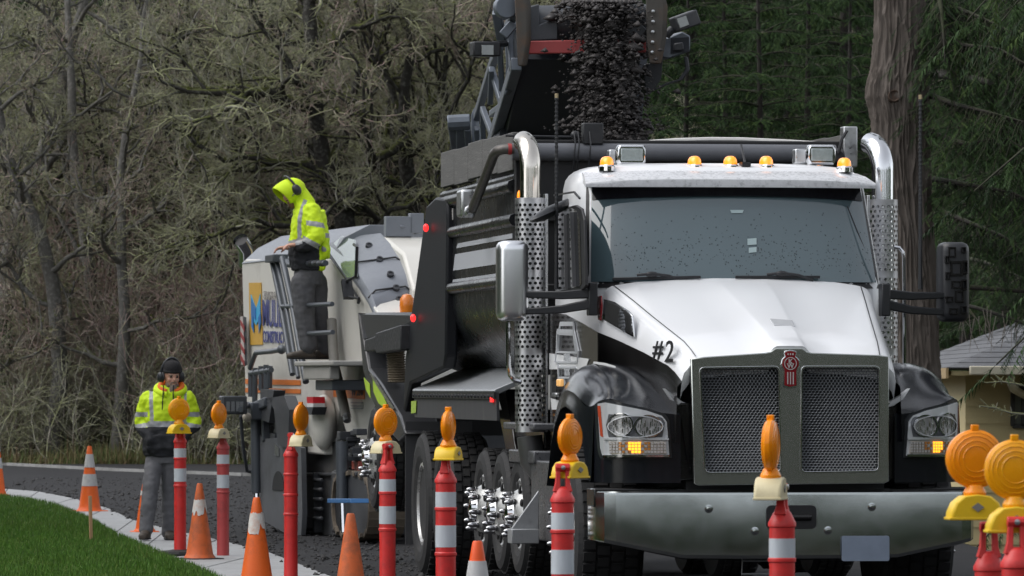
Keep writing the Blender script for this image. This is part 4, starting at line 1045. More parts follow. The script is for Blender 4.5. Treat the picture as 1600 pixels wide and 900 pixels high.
# grey rear hood
rz0 = ms(378,412).z; rz1 = M.lx(415,372,.35).z
yb, yf = ms(379,410).y, ms(522,404).y
mb = MB(); mb.loft([[Vector((x0_, yb+a, z0_)) for x0_, z0_ in ((-.012,rz0),(.06,rz0+.06),(.3,rz1),(1.9,rz1),(2.1,rz0))] if 0 else [Vector((-.012,y,rz0)), Vector((.10,y,rz0+h_*.55)), Vector((.36,y,rz0+h_)), Vector((1.8,y,rz0+h_)), Vector((2.11,y,rz0))] for y, h_ in ((yb+.03,.02),(yb-.35,rz1-rz0),(yf,rz1-rz0)) for a in (0,)])
obj('rear_hood', mb, mgrey, mill, bevel=.02)
p = ms(387, 392, -.3); mb = MB(); mb.tube([p+Vector((0,.1,-.15)), p+Vector((-.02,.0,.02)), p+Vector((-.10,-.1,.12))], .085, 14, cap=False); ep_ = obj('exhaust_pipe', mb, chrome, mill, smooth=60); obj('pipe_bore', MB().lathe([(.08,0),(.001,-.02)], p+Vector((-.085,-.085,.105)), (-.5,-.55,.66), 14), chassis_black, ep_)
# curved grey conveyor cover
Lc = [ms(509,388,.01), ms(526,404,.01), ms(545,423,.01), ms(562,446,.01), ms(575,467,.01), ms(582,482,.01), ms(585,490,.01)]
Rc = [(600,371),(617,388),(632,412),(641,436),(645,458),(645,478),(643,490)]
Rc = [M.lx(x, y, .46) for x, y in Rc]
secs = [[l+Vector((0,0,-.02)), l, l+(r-l)*.06+Vector((0,0,.05)), l+(r-l)*.5+Vector((0,0,.07)), l+(r-l)*.94+Vector((0,0,.05)), r, r+Vector((0,.25,-.35)), l+Vector((0.1,.3,-.3))] for l, r in zip(Lc, Rc)]
mb = MB(); mb.loft(secs); cover = obj('conveyor_cover', mb, mgrey, mill, bevel=.012, smooth=50)
mb = MB()
for t in (2.05, 4.05):
    i = int(t); l, r = Lc[i], Rc[i]; mb.tube([l+(r-l)*k/6+Vector((0,-.01,.075 if 0 < k < 6 else .01)) for k in range(7)], .010, 5)
split_loose(obj('cover_seam', mb, black_plastic, cover))
for i, f in ((1,.55),(2,.55),(3,.6),(4,.62),(5,.65)):
    c = Lc[i].lerp(Rc[i], f)+Vector((0,-.02,.075)); obj('cover_bolt', MB().lathe([(.035,-.02),(.035,.012),(.02,.014),(.018,.004),(.001,.004)], c, (0,-.7,.7), 12), mdark, cover)
pts = [ms(509,389,.02), ms(511,377,.02), ms(540,404,.02), ms(557,430,.02), ms(545,432,.02)]
obj('windscreen', MB().prism([ms(509,390,.03), ms(534,369,-.12), ms(553,375,-.15), ms(556,432,.03), ms(541,434,.03)], (0.02,0,0)), mat('mill_glass', (.17,.22,.19), .12, var=.35, scale=3, coat=.8), cover)
mb = MB(); q = [ms(*s,.1) for s in ((553,382),(558,386),(556,432),(545,437),(540,441),(541,462))]; mb.tube(q, .016, 6); mb.tube([ms(509,390,.04), ms(541,436,.04), ms(562,470,.04)], .014, 6)
mb.bar(ms(541,438,.1), ms(545,466,.1), .10, .05); mb.tube([ms(545,464,.1), ms(561,466,.1), ms(560,474,.1)], .014, 6); obj('mirror_bracket', mb, black_plastic, mill)
obj('beacon', MB().lathe([(.07,0),(.075,.06),(.07,.13),(.04,.17),(.001,.18)], M.ly(636,488,-.45), (0,0,1), 16), mat('beacon_orange', (.8,.22,.02), .25, coat=.5), mill)
# tail mirrors / lamp pods on the right of the hood
mb = MB(); a = M.ly(624, 353, 1.2)
for px, py, w_, h_ in ((622,354,.27,.20),(650,349,.14,.20)): mb.box(M.ly(px,py,1.2), (w_,.10,h_))
mb.tube([M.ly(650,366,1.2), M.ly(648,356,1.2), M.ly(625,354,1.15)], .02, 6); obj('rear_view_mirror', mb, mgrey, mill, bevel=.03)
# stripes, decals
def strip(name, q, off, m, th=.006, par=None): return obj(name, MB().prism([ms(*p, off) for p in q], (-th,0,0)), m, par or mbody)
strip('stripe', ((384,592),(470,594),(470,602),(384,600)), .004, orange_s); strip('stripe', ((384,606),(470,608),(470,615),(384,613)), .004, orange_s)
strip('stripe', ((511,593),(570,596),(570,602),(511,600)), .004, orange_s); strip('stripe', ((511,604),(570,606),(570,624),(511,619)), .004, orange_s)
strip('side_tape', ((569,562),(572,561),(572,576),(569,577)), .02, orange_s)
for tx, x, y, hgt, sx in (('W 210', 558, 612.5, .10, 1.9),):
    p, q = ms(x,y,.014), ms(x+4,y,.014); d = (q-p).normalized(); obj('lettering', place(text_mesh(tx, hgt, .003, sx=sx, bold=.004), p, d, (0,0,1)), mat('decal_black', (.03,.03,.035), .5), mbody)
for y in (629, 634, 638):
    p, q = ms(558,y,.012), ms(562,y,.012); obj('decal_line', MB().bar(ms(550,y,.012), ms(566,y+.4,.012), .025, .01), mat('decal_grey', (.35,.35,.36), .5), mbody)
gold = mat('logo_gold', (.62,.36,.05), .5, var=.06); blue1 = mat('logo_blue', (.02,.16,.45), .5); blue2 = mat('logo_sky', (.05,.40,.68), .5); navy = mat('logo_navy', (.05,.06,.22), .5); greyl = mat('logo_grey', (.30,.28,.27), .5)
strip('logo_panel', ((389.5,442),(408.5,441.5),(411,538.5),(391,539)), .005, gold)
strip('logo_mark', ((392.5,460),(397,473),(400.5,482),(404,472),(407,459),(407.5,494),(401,508),(400,507),(393,494)), .014, blue2)
strip('logo_mark', ((393,466),(396,472),(400,482),(400,500),(396,494),(397,520),(393.3,510)), .021, blue1)
strip('logo_mark', ((407.2,478),(408,505),(405,521),(404,497),(407,489)), .021, blue1)
for tx, x, y, w_, hgt, mm in (('MULIER', 429, 491, 38, .40, navy), ('CONSTRUCTION', 433, 527, 44, .17, navy), ('SERVICES SUPPLIES', 427, 459, 30, .075, greyl), ('GRADING PAVING', 427, 465, 30, .075, greyl)):
    me = text_mesh(tx, hgt, .004, bold=.004 if hgt > .1 else 0); xs_ = [v.co.x for v in me.vertices]; wd_t = max(xs_)-min(xs_)
    a, b = ms(x-w_/2, y, .014), ms(x+w_/2, y+2, .014); me.transform(Matrix.Diagonal(((b-a).length/wd_t, 1, 1, 1)))
    obj('lettering', place(me, (a+b)/2, (b-a).normalized(), (0,0,1)), mm, mbody)
strip('hazard_board', ((376,495),(380,494),(383,568),(378,570)), .06, mat('board_white', (.5,.45,.43), .5)); 
for k in range(4): strip('hazard_stripe', ((376,500+k*18),(382,510+k*18),(382.5,518+k*18),(376.5,508+k*18)), .068, mat('hazard_red', (.28,.03,.03), .5))
strip('hazard_edge', ((380.5,494),(385,496),(387,570),(383,572)), .05, mdark)
# operator platform: twin posts, rails, step
rail = mat('rail_grey', (.085,.095,.11), .4, .3, var=.15)
OP = .35
def mo(px, py, off=OP): return ms(px, py, off)
for name, pts, r_ in (('post', ((424,402),(438,470),(457,585)), .030), ('post', ((441,403),(456,470),(478,597)), .034), ('post', ((432,404),(446,470),(466,590)), .024)):
    obj('ladder_post', MB().tube([mo(*q) for q in pts], r_, 8), rail, mill, smooth=50)
mb = MB(); mb.box(mo(432,404), (.16,.42,.08)); obj('rail_cap', mb, rail, mill, bevel=.01)
for pts, r_ in ((((449,408),(452,414),(470,412),(509,411)), .030), (((441,479),(519,475)), .024), (((469,522),(520,519)), .024)):
    obj('hand_rail', MB().tube([mo(*q) for q in pts], r_, 8), rail, mill, smooth=50)
mb = MB()
for k in range(5): a = mo(470+k*8, 412-.2*k); mb.tube([a, a+Vector((0,-.12,.0))], .034, 8)
obj('grip', mb, black_plastic, mill)
a, b = mo(480,570,.45), mo(524,568,.45)
mb = MB(); mb.box((-.22,(a.y+b.y)/2,1.73), (.62,abs(a.y-b.y)+.5,.05)); mb.box((-.45,(a.y+b.y)/2,1.66), (.10,abs(a.y-b.y)*.95,.17)); plat = obj('platform', mb, mat('platform_grey', (.32,.31,.29), .5, var=.15, dirt=(.2,.19,.18), dirtamt=.4), mill, bevel=.012)
mb = MB(); mb.box((-.2,(a.y+b.y)/2,1.52), (.45,.8,.10)); obj('platform_frame', mb, rail, mill, bevel=.01)
for q0, q1 in (((392,582),(392,620)),((399,575),(398,640)),((408,572),(408,610)),((416,570),(416,608)),((422,572),(421,606))):
    obj('rail_bar', MB().tube([ms(*q0,.2), ms(*q1,.2)], .03, 8), rail, mill)
mb = MB(); mb.tube([ms(391,575,.2), ms(400,551,.2), ms(423,549,.2), ms(440,546,.2)], .028, 8); mb.ell(ms(440,546,.2), (.05,.08,.05), 10, 6); mb.tube([ms(392,583,.2), ms(424,578,.2)], .03, 8); obj('lever_rail', mb, rail, mill, smooth=60)
mb = MB(); mb.tube([mo(518,500,.1), mo(522,570,.12), mo(530,600,.12), mo(541,652,.12)], .05, 10); hose = mat('hose_grey', (.21,.20,.18), .6, var=.2); obj('hose', mb, hose, mill, smooth=60)
obj('hose_fitting', MB().tube([mo(541,648,.12), mo(542.5,658,.12)], .04, 8), alum, mill)
strip('can', ((497.5,620),(507.5,620),(508,630),(498,630)), .14, mat('can_red', (.6,.02,.03), .35), .12, mill); strip('can', ((498,630),(508,630),(508,636),(498,636)), .14, mat('can_white', (.7,.7,.7), .4), .12, mill)
strip('holder', ((494,636),(511,636),(508,648),(498,648)), .16, mdark, .14, mill)
mb = MB(); mb.ell(ms(506,660,.1), (.12,.26,.28), 14, 10); mb.box(ms(505,640,.03), (.16,.8,.9)); obj('tank_bulge', mb, mcream, mill, bevel=.05)
# lower works: side plate, drum box, cylinders, legs, tracks
strip('side_plate', ((411,676),(418,686),(450,683),(478,700),(480,800),(478,836),(462,838),(416,812),(414,740)), .22, mat('plate_grey', (.115,.12,.132), .55, .2, var=.2, dirt=(.07,.068,.065), dirtamt=.5, dscale=2.5), .05, mill)
obj('plate_hole', MB().prism([ms(435+9*math.cos(R(a_)), 770+30*math.sin(R(a_))-4, .275) for a_ in range(180,361,15)], (-.006,0,0)), mat('hole_dark', (.012,.012,.013), .7), mill)
strip('plate_mark', ((430,694),(436,700),(436,713),(430,711)), .275, alum, .006, mill)
mb = MB(); mb.prism([ms(*q,.02) for q in ((474,690),(530,690),(534,742),(534,838),(480,838))], (1.2,0,0)); obj('drum_box', mb, mat('drum_housing', (.055,.057,.062), .6, var=.25, dirt=(.10,.092,.08), dirtamt=.5, dscale=2), mill, bevel=.02)
mb = MB(); mb.bar(ms(470,741,.05), ms(534,741,.05), .03); mb.bar(ms(497,738,.06), ms(497,832,.06), .10, .05); mb.bar(ms(478,810,.1), ms(480,828,.1), .16, .06)
for y in (750, 765, 780, 795, 810): mb.tube([ms(491,y,.1), ms(503,y,.1)], .022, 6)
obj('drum_rib', mb, mdark, mill, bevel=.008)
for pts, r_ in ((((400,650),(401,770)), .058), (((534,690),(535,780)), .06)): obj('lift_cylinder', MB().tube([ms(*q,.3) for q in pts], r_, 12), rail, mill, smooth=60)
for pts in (((401,768),(402,800)), ((535,778),(537,832))): obj('piston_rod', MB().tube([ms(*q,.3) for q in pts], .028, 8), chrome, mill)
mb = MB(); mb.box(ms(404,642,.3), (.25,.5,.18)); mb.bar(ms(392,640,.3), ms(420,628,.3), .10); mb.bar(ms(414,640,.25), ms(416,690,.25), .08); mb.bar(ms(425,612,.2), ms(424,660,.2), .20, .12); mb.bar(ms(433,612,.2), ms(438,660,.2), .10); obj('linkage', mb, rail, mill, bevel=.012)
for q in (((437,622),(462,618),(470,640),(468,700),(452,696),(446,640)), ((424,608),(446,610),(438,660),(426,656))): strip('lift_arm', q, .2, mdark, .12, mill)
mb = MB(); rr = random.Random(9)
for k in range(26):
    x, y = rr.uniform(400,470), rr.uniform(660,690); mb.box(ms(x,y,.12+rr.uniform(0,.1)), (rr.uniform(.05,.14),rr.uniform(.1,.3),rr.uniform(.04,.12)))
for k in range(22):
    x, y = rr.uniform(536,566), rr.uniform(672,745); mb.box(ms(x,y,.1+rr.uniform(0,.12)), (rr.uniform(.05,.14),rr.uniform(.08,.24),rr.uniform(.03,.1)))
for k in range(5): mb.tube([ms(rr.uniform(400,470),rr.uniform(640,660),.25) for _ in range(3)], .016, 6)
obj('hydraulics', mb, mdark, mill, bevel=.006)['kind'] = 'stuff'
mb = MB(); mb.box(ms(560,785,.05), (.4,.7,.6)); obj('track_leg', mb, mat('leg_dark', (.03,.03,.033), .6), mill, bevel=.02)
trk = mat('track_mud', (.13,.105,.078), .8, var=.35, bump=.5, bscale=20)
for xo in (-.1, 1.9):
    yc_ = ms(568,830,.1).y-.2; sec = [(math.cos(R(a))*.3+(.55 if math.cos(R(a)) > 0 else -.55), math.sin(R(a))*.3) for a in range(0,360,20)]
    mb = MB(); mb.prism([(xo-.15, yc_+a, .36+b) for a, b in sec], (.3,0,0)); tr_ = obj('crawler_track', mb, mdark, mill, smooth=0)
    for k in range(26):
        s_ = k/26*2*math.pi; a = math.degrees(s_); c = Vector((xo, yc_+(math.cos(s_)*.3+(.55*max(-1,min(1,1.6*math.cos(s_))))), .36+math.sin(s_)*.31))
        obj('track_shoe', MB().box(c, (.36,.10,.045), (0 if False else -(s_-math.pi/2)*-1,0,0)), trk, tr_, bevel=.004)
mb = MB(); mb.prism([ms(*q,.4) for q in ((540,779),(576,779),(577,786),(540,786))], (-.18,0,0)); obj('blue_step', mb, mat('step_blue', (.03,.13,.32), .5, var=.2), mill, bevel=.006)
mb = MB(); mb.box(ms(562,760,.1), (.1,.3,.5)); obj('ski_red', mb, mat('ski_red', (.35,.08,.06), .5), mill, bevel=.01)
# remote control box on its arm
obj('control_box', MB().box(ms(364,633,.7), (.26,.2,.19)), mat('control_box', (.05,.055,.062), .4, var=.2), mill, bevel=.015)
cb_ = [o for o in bpy.data.objects if o.name.startswith('control_box')][0]
p = ms(364,635,.7); mb = MB()
for dx in (-.07,-.02,.03,.07): mb.box((p.x+dx, p.y-.104, p.z), (.035,.01,.10))
obj('button', mb, mat('button_grey', (.16,.17,.18), .4), cb_)
mb = MB(); mb.tube([ms(376,640,.65), ms(388,632,.4), ms(402,640,.3)], .03, 8); mb.tube([ms(376,650,.6), ms(380,700,.5), ms(386,736,.4), ms(395,738,.3)], .018, 6); obj('control_arm', mb, rail, mill, smooth=60)
mb = MB(); mb.ell(ms(386,652,.5), (.05,.05,.05), 10, 6); obj('knob', mb, mat('knob_cream', (.5,.45,.38), .5), mill)

# ================================================================== CONVEYOR OVER THE TRUCK (part of the mill)
CD = 45.0
conv_dark = mat('conveyor_dark', (.06,.066,.076), .45, .2, var=.2, dirt=(.10,.09,.08), dirtamt=.35)
conv_steel = mat('conveyor_steel', (.15,.17,.20), .4, .35, var=.15, dirt=(.08,.07,.06), dirtamt=.3)
rusty = mat('rusty_guard', (.085,.078,.07), .7, .3, var=.3, dirt=(.17,.085,.04), dirtamt=.4, dscale=3.2)
belt = mat('belt_rubber', (.020,.024,.033), .6, var=.3)
def mw(px, py, D): return M.l(P(px, py, D))
D1 = 53.5
# trough between the two side trusses
tl = [mw(828,0,CD), mw(828,95,CD+.1), mw(775,230,48), mw(740,300,D1)]; trr = [mw(1020,0,CD), mw(1020,95,CD+.1), mw(985,230,48), mw(930,300,D1)]
mb = MB(); mb.loft([[a+Vector((0,.3,0)), b+Vector((0,.3,0)), b+Vector((0,.5,.25)), a+Vector((0,.5,.25))] for a, b in ((mw(828,90,CD),mw(1016,90,CD)),(mw(806,200,47),mw(1005,215,47)),(mw(760,330,D1),mw(960,330,D1)))])
trough = obj('conveyor_trough', mb, belt, mill, bevel=.01)
mb = MB(); mb.prism([mw(*q,CD-.05) for q in ((826,64),(1010,60),(1010,82),(826,84))], (0,.08,0)); obj('red_beam', mb, mat('beam_red', (.34,.05,.05), .5, var=.2, dirt=(.2,.06,.05), dirtamt=.3), mill, bevel=.008)
mb = MB(); mb.tube([mw(835,40,CD+.3), mw(1010,38,CD+.3)], .16, 14); obj('head_pulley', mb, conv_dark, mill, smooth=60)
mb = MB(); mb.prism([mw(*q,CD+.1) for q in ((826,10),(843,6),(843,38),(872,28),(872,62),(826,64))], (0,.1,0)); mb.prism([mw(*q,CD) for q in ((960,8),(978,4),(1012,14),(1010,22),(985,24))], (0,.3,0)); mb.prism([mw(*q,CD) for q in ((985,24),(1012,46),(1003,58),(980,56))], (0,.3,0)); split_loose(obj('chute_plate', mb, conv_dark, mill, bevel=.01))
def guard(pts, D, ext, nm, mm):
    o = obj(nm, MB().prism([mw(*q, D) for q in pts], (ext,.02,0)), mm, mill, bevel=.012); return o
guard(((809,-30),(819,-14),(824,6),(824.5,60),(818,103),(808,104),(806,60),(803,0)), CD-.15, .04, 'belt_guard', rusty)
guard(((1013,-30),(1030,-14),(1036,10),(1034,60),(1026,100),(1013,100),(1009,60),(1008,0)), CD-.15, .05, 'belt_guard', rusty)
mb = MB(); rr = random.Random(2)
for y in (18,34,50,66,82): mb.lathe([(.014,0),(.014,.02),(.006,.024)], mw(1019-(y-50)*.02,y,CD-.16), (0,-1,0), 8)
obj('guard_bolt', mb, alum, mill)
# left truss: lower chord, upper chord and webs, each piece its own part
def chord(nm, a, b, r_, mm=conv_steel): return obj(nm, MB().bar(a, b, r_, r_*1.2), mm, mill, bevel=.008)
lo = [((808,104,CD),(797,140,46)), ((797,140,46),(764,236,48.6))]
for nm, pts, r_ in (('lower_chord', [(807,100,CD),(769,225,48.5),(752,275,51)], .085), ('upper_chord', [(803,20,CD),(771,95,47.5),(738,205,51)], .06)):
    for a, b in zip(pts[:-1], pts[1:]): chord(nm, mw(*a), mw(*b), r_)
for a, b in (((768,108,47.2),(785,165,46.9)), ((785,165,46.9),(768,178,48)), ((754,170,49),(772,218,48.3)), ((795,40,45.4),(800,110,45.2)), ((781,70,46),(784,140,46.4)), ((768,108,47),(766,160,47.6)), ((754,172,49),(756,262,49.5)), ((745,200,50),(746,262,50.4))):
    chord('truss_web', mw(*a), mw(*b), .045)
mb = MB(); mb.prism([mw(*q,45.8) for q in ((786,48),(806,30),(808,98),(794,142),(788,150),(790,95))], (.05,.05,0)); obj('side_plate', mb, conv_steel, mill, bevel=.008)
mb = MB(); mb.bar(mw(776,18,45.2), mw(784,62,45.4), .07); mb.bar(mw(783,28,45.2), mw(805,20,45.2), .05); mb.lathe([(.09,0),(.09,.1)], mw(787,12,45), (0,-1,0), 14); mb.bar(mw(786,56,45.2), mw(803,36,45.2), .08); split_loose(obj('roller_bracket', mb, conv_steel, mill, bevel=.008))
mb = MB(); mb.prism([mw(*q,47.5) for q in ((828,90),(1012,84),(1000,225),(775,232),(800,130))], (.02,.3,0)); obj('belt_return', mb, belt, mill)
# hinge and swing cylinder at the left
mb = MB(); mb.bar(mw(706,190,50), mw(715,260,50.5), .07); mb.bar(mw(721,190,50), mw(722,262,50.5), .10); mb.tube([mw(699,192,50), mw(735,190,50)], .07, 10); mb.prism([mw(*q,50.2) for q in ((735,180),(740,168),(752,255),(738,262))], (.05,.05,0)); mb.bar(mw(730,200,50), mw(734,262,50.5), .06); obj('hinge_frame', mb, conv_steel, mill, bevel=.01)
# work lamps on the conveyor
lampg = mat('conveyor_lamp_glass', (.36,.38,.38), .2, var=.25, scale=30, coat=.5)
mb = MB(); mb.box(mw(758,77,45), (.22,.14,.115)); mb.tube([mw(770,70,45), mw(790,68,45.3)], .03, 8); cl = obj('conveyor_lamp', mb, black_plastic, mill, bevel=.012)
obj('lens', MB().box(mw(756,78,44.9)+Vector((.03,0,0)), (.09,.02,.075)), lampg, cl)
ra = R(18); mb = MB(); mb.box(mw(1070,33,45), (.19,.2,.12), (0,-.35,0)); mb.tube([mw(1040,56,45), mw(1052,44,45)], .035, 8); cl = obj('conveyor_lamp', mb, mdark, mill, bevel=.012)
obj('lens', MB().box(mw(1067,34,44.88), (.075,.02,.075), (0,-.35,0)), lampg, cl)
mb = MB(); A = [(1034,62),(1066,49),(1079,56),(1079,80),(1046,92),(1034,90)]; B = [(1048,60),(1076,58),(1076,80),(1048,84)]
mb.prism([mw(*q,45.2) for q in A], (0,.2,0)); hb = obj('lamp_hood', mb, conv_steel, mill, bevel=.012); mb = MB(); mb.prism([mw(*q,45.19) for q in B], (0,-.01,0)); obj('hood_recess', mb, belt, hb); mb = MB(); mb.prism([mw(*q,45.16) for q in ((1052,68),(1066,66),(1068,79),(1051,80))], (0,-.03,0)); obj('lamp_insert', mb, mdark, hb, bevel=.01)
mb = MB(); mb.loft([[mw(x,y,45.3), mw(x+7,y+1,45.3), mw(x+7,y+1,45.45), mw(x,y,45.45)] for x, y in ((1068,88),(1071,108),(1060,124),(1040,130),(1018,140))]); mb.prism([mw(*q,45.3) for q in ((1012,100),(1036,94),(1034,122),(1022,142),(1010,150),(1006,120))], (0,.15,0)); obj('lamp_arm', mb, mdark, mill, bevel=.012)

# ---- falling asphalt grindings: one uncountable stream
n = 15000
t = rng.random(n); t = np.concatenate([t[:12000], rng.random(n-12000)**3*.12])
py_ = 2+t*222; half = np.interp(t, [0,.08,.3,.6,1], [46,62,60,60,64])*(1+.14*np.sin(t*23)+.1*np.sin(t*51+1)); cx_ = np.interp(t, [0,.1,.3,.6,1], [938,942,946,951,958])
u = rng.normal(0, .42, n); u = np.clip(u, -1.15, 1.15)+np.where(rng.random(n) < .12, rng.normal(0,.32,n), 0)
px_ = cx_+u*half; D_ = CD+.1+rng.normal(0,.16,n)-.3*t; 
X = (px_-800)*D_/F; Z = H+(YH-py_)*D_/F
S = np.clip(rng.gamma(1.4, .0095, n), .005, .075)
asph = mat('hot_grindings', (.042,.037,.036), .6, var=.7, scale=2, rvar=.2)
o = stones('asphalt_debris', X, D_, Z, S, asph)
# the dense core of the stream behind the loose pieces
mb = MB(); rr = random.Random(4); secs = []
for k in range(15):
    t_ = k/14; y_ = 5+t_*220; c_ = float(np.interp(t_, [0,.1,.3,.6,1], [938,942,946,951,958])); h_ = float(np.interp(t_, [0,.06,.3,.6,1], [36,50,46,40,34]))
    secs.append([P(c_+h_*math.cos(R(a))*rr.uniform(.85,1.1), y_+rr.uniform(-3,3), CD+.12-.3*t_+.10*math.sin(R(a))) for a in range(0,360,24)])
mb.loft(secs); core = obj('debris_mass', mb, asph, None); core['kind'] = 'stuff'
# pile heaped inside the body
mb = MB(); g_p = []
for j in range(15):
    row = []
    for i in range(15):
        x, y = -1.12+2.24*i/14, 4.2+5.4*j/14; z = 2.35+.55*math.exp(-((x/.8)**2+((y-7.2)/1.6)**2))+.06*noise.noise(Vector((x*5,y*5,1)))
        row.append(T.w((x, y, z)))
    g_p.append(row)
mb.loft(g_p, closed=False, cap=False); pile = obj('debris_heap', mb, asph, None); pile['kind'] = 'stuff'
# ================================================================== CHANNELIZER POSTS, CONES, STAKE
post_red = mat('post_red', (.62,.030,.028), .42, var=.10, scale=5, rvar=.08, dirt=(.20,.022,.022), dirtamt=.45, dscale=6)
post_old = mat('post_faded', (.45,.06,.06), .5, var=.15, dirt=(.10,.03,.03), dirtamt=.5, dscale=5)
band_w = mat('band_white', (.52,.56,.60), .35, var=.2, scale=40, stretch=(1,1,.15), dirt=(.36,.38,.40), dirtamt=.3, dscale=12)
cone_o = mat('cone_orange', (.80,.13,.012), .5, var=.10, dirt=(.30,.075,.03), dirtamt=.45, dscale=6, bump=.1, bscale=20)
cone_dirty = mat('cone_dirty', (.66,.13,.03), .6, var=.15, dirt=(.18,.075,.04), dirtamt=.7, dscale=7, bump=.15, bscale=20)
cone_band = mat('cone_band', (.50,.50,.50), .5, var=.15, dirt=(.27,.26,.25), dirtamt=.5, dscale=14)
worn_band = mat('worn_band', (.62,.60,.57), .6, var=.2, dirt=(.55,.20,.08), dirtamt=.5, dscale=10)
base_blk = mat('base_black', (.018,.018,.018), .8, var=.3, bump=.3)
lens_o = mat('lens_amber', (1.0,.29,.002), .3, coat=.25, spec=.3, var=.12, scale=18, sss=.15, bump=.15, bscale=160)
lens_y = mat('lens_yellow', (1.0,.37,.003), .3, coat=.25, spec=.3, var=.2, scale=14, sss=.15, bump=.15, bscale=160)
case_y = mat('case_yellow', (.80,.52,.012), .4, var=.08, dirt=(.5,.34,.03), dirtamt=.25)
case_c = mat('case_cream', (.66,.58,.36), .45, var=.08, dirt=(.42,.36,.22), dirtamt=.3)
def post(px, sy, wpx, label, bands=True, prong=0, old=False, base=True, z0=None, D=None):
    """px: column, sy: shoulder row, wpx: tube width in photo pixels"""
    r = .0535; s_ = wpx/(2*r) if D is None else F/D; D = F/s_
    zs = H-(sy-YH)/s_; loc = (((px-800)*D/F), D, zs-1.02)
    t = thing('channelizer_post', label, 'traffic post', loc, 0, 'channelizer posts along the work zone')
    m_ = post_old if old else post_red
    prof = [(r*1.08,.03),(r*1.02,.05),(r*.98,.30)]
    for z in ((.55,.70) if not bands else (.62,.86)): prof += [(r,z-.012),(r*1.10,z-.006),(r*1.10,z+.006),(r,z+.012)]
    if not bands: prof += [(r,.86-.012),(r*1.1,.86-.006),(r*1.1,.86+.006),(r,.86+.012)]
    prof += [(r,.995),(r*1.10,1.0),(r*1.10,1.015),(r*.95,1.03),(r*.72,1.055),(r*.5,1.07),(r*.2,1.075)]
    obj('tube', MB().lathe(prof, (0,0,0), (0,0,1), 28), m_, t, smooth=40)
    if bands:
        for z in (.715, .90):
            hh = .058 if z < .8 else .05
            obj('reflective_band', MB().lathe([(r*1.02,z-hh),(r*1.035,z-hh),(r*1.035,z+hh),(r*1.02,z+hh)], (0,0,0), (0,0,1), 28), band_w, t)
    # twin-prong handle
    mb = MB()
    for sx in (-1, 1):
        mb.loft([[Vector((sx*xx+w_*a, d_*b, z)) for a, b in ((-1,-1),(1,-1),(1,1),(-1,1))] for xx, z, w_, d_ in ((.030,1.05,.016,.026),(.024,1.09,.011,.018),(.021,1.16,.010,.014),(.019,1.175,.012,.014))])
    mb.tube([(-.034,0,1.165),(.034,0,1.165)], .021, 10); h_ = obj('handle', mb, m_, t, bevel=.003); h_.rotation_euler = (0,0,prong)
    obj('bolt', MB().lathe([(.011,0),(.011,.008),(.003,.010)], (0,-.020,1.165), (0,-1,0), 8), alum, h_)
    obj('rubber_base', MB().lathe([(.001,.0),(.21,.0),(.215,.02),(.20,.045),(.09,.055),(.07,.06)], (0,0,0), (0,0,1), 8, sq=.0), base_blk, t, bevel=.006)
    return t, D, loc
def lamp(px, py, hpx, wpx, case, D, cpx, cpy, label, glass=lens_o, yaw=None):
    """px,py lens centre, hpx lens height; facing from its foreshortened width"""
    r = hpx/2*D/F; turn = yaw if yaw is not None else math.acos(max(.12, min(1, wpx/hpx)))
    c = P(px, py, D); cb = P(cpx, cpy, D)
    t = thing('barricade_light', label, 'warning light', (c.x, c.y, cb.z), turn, 'warning lights on the posts')
    zc_ = c.z-cb.z; rs = r/.105
    L_ = MB(); L_.lathe([(.001,-.030*rs),(r*.55,-.028*rs),(r*.86,-.021*rs),(r*.95,-.014*rs),(r,-.009*rs),(r,.009*rs),(r*.95,.014*rs),(r*.86,.021*rs),(r*.55,.028*rs),(.001,.030*rs)], (0,0,zc_), (0,-1,0), 36)
    ln = obj('lens', L_, glass, t, smooth=35)
    mb = MB()
    for q in (.45,.62,.78,.9):
        for sy in (-1, 1):
            h_ = float(np.interp(q, [0,.55,.86,.95], [.030,.028,.021,.014]))*rs
            mb.tube([(r*q*math.cos(R(a)), sy*(h_+.0006), zc_+r*q*math.sin(R(a))) for a in range(0,361,20)], .0022, 4, cap=False)
    obj('lens_ring', mb, glass, ln)
    mb = MB(); mb.box((0,0,zc_+r+.006), (.028,.03,.024)); mb.lathe([(.042,-.014),(.045,0),(.036,.016),(.03,.03)], (0,0,zc_-r-.016), (0,0,1), 18); split_loose(obj('lens_neck', mb, glass, ln, bevel=.003))
    hb = .092*rs; wb_ = .098*rs
    top = zc_-r-.022; bot_ = top-hb
    prof = [(-wb_,bot_),(-wb_*.97,bot_+hb*.3),(-wb_*.82,bot_+hb*.66),(-wb_*.5,bot_+hb*.93),(0,top),(wb_*.5,bot_+hb*.93),(wb_*.82,bot_+hb*.66),(wb_*.97,bot_+hb*.3),(wb_,bot_)]
    mb = MB(); mb.loft([[Vector((x*k_, y, z)) for x, z in prof] for y, k_ in ((-.058,.92),(-.05,1),(.05,1),(.058,.92))]); cs_ = obj('battery_case', mb, case, t, bevel=.006, smooth=40)
    obj('case_seam', MB().box((0,0,bot_+.006), (wb_*2+.006,.118,.010)), case, cs_, bevel=.002)
    mb = MB(); mb.prism([(-.024,-.0595,bot_+hb*.5),(0,-.0595,bot_+hb*.32),(.024,-.0595,bot_+hb*.5),(0,-.0595,bot_+hb*.68)], (0,-.003,0)); obj('case_plate', mb, mat('case_plate', (.22,.21,.19), .5), cs_)
    return t
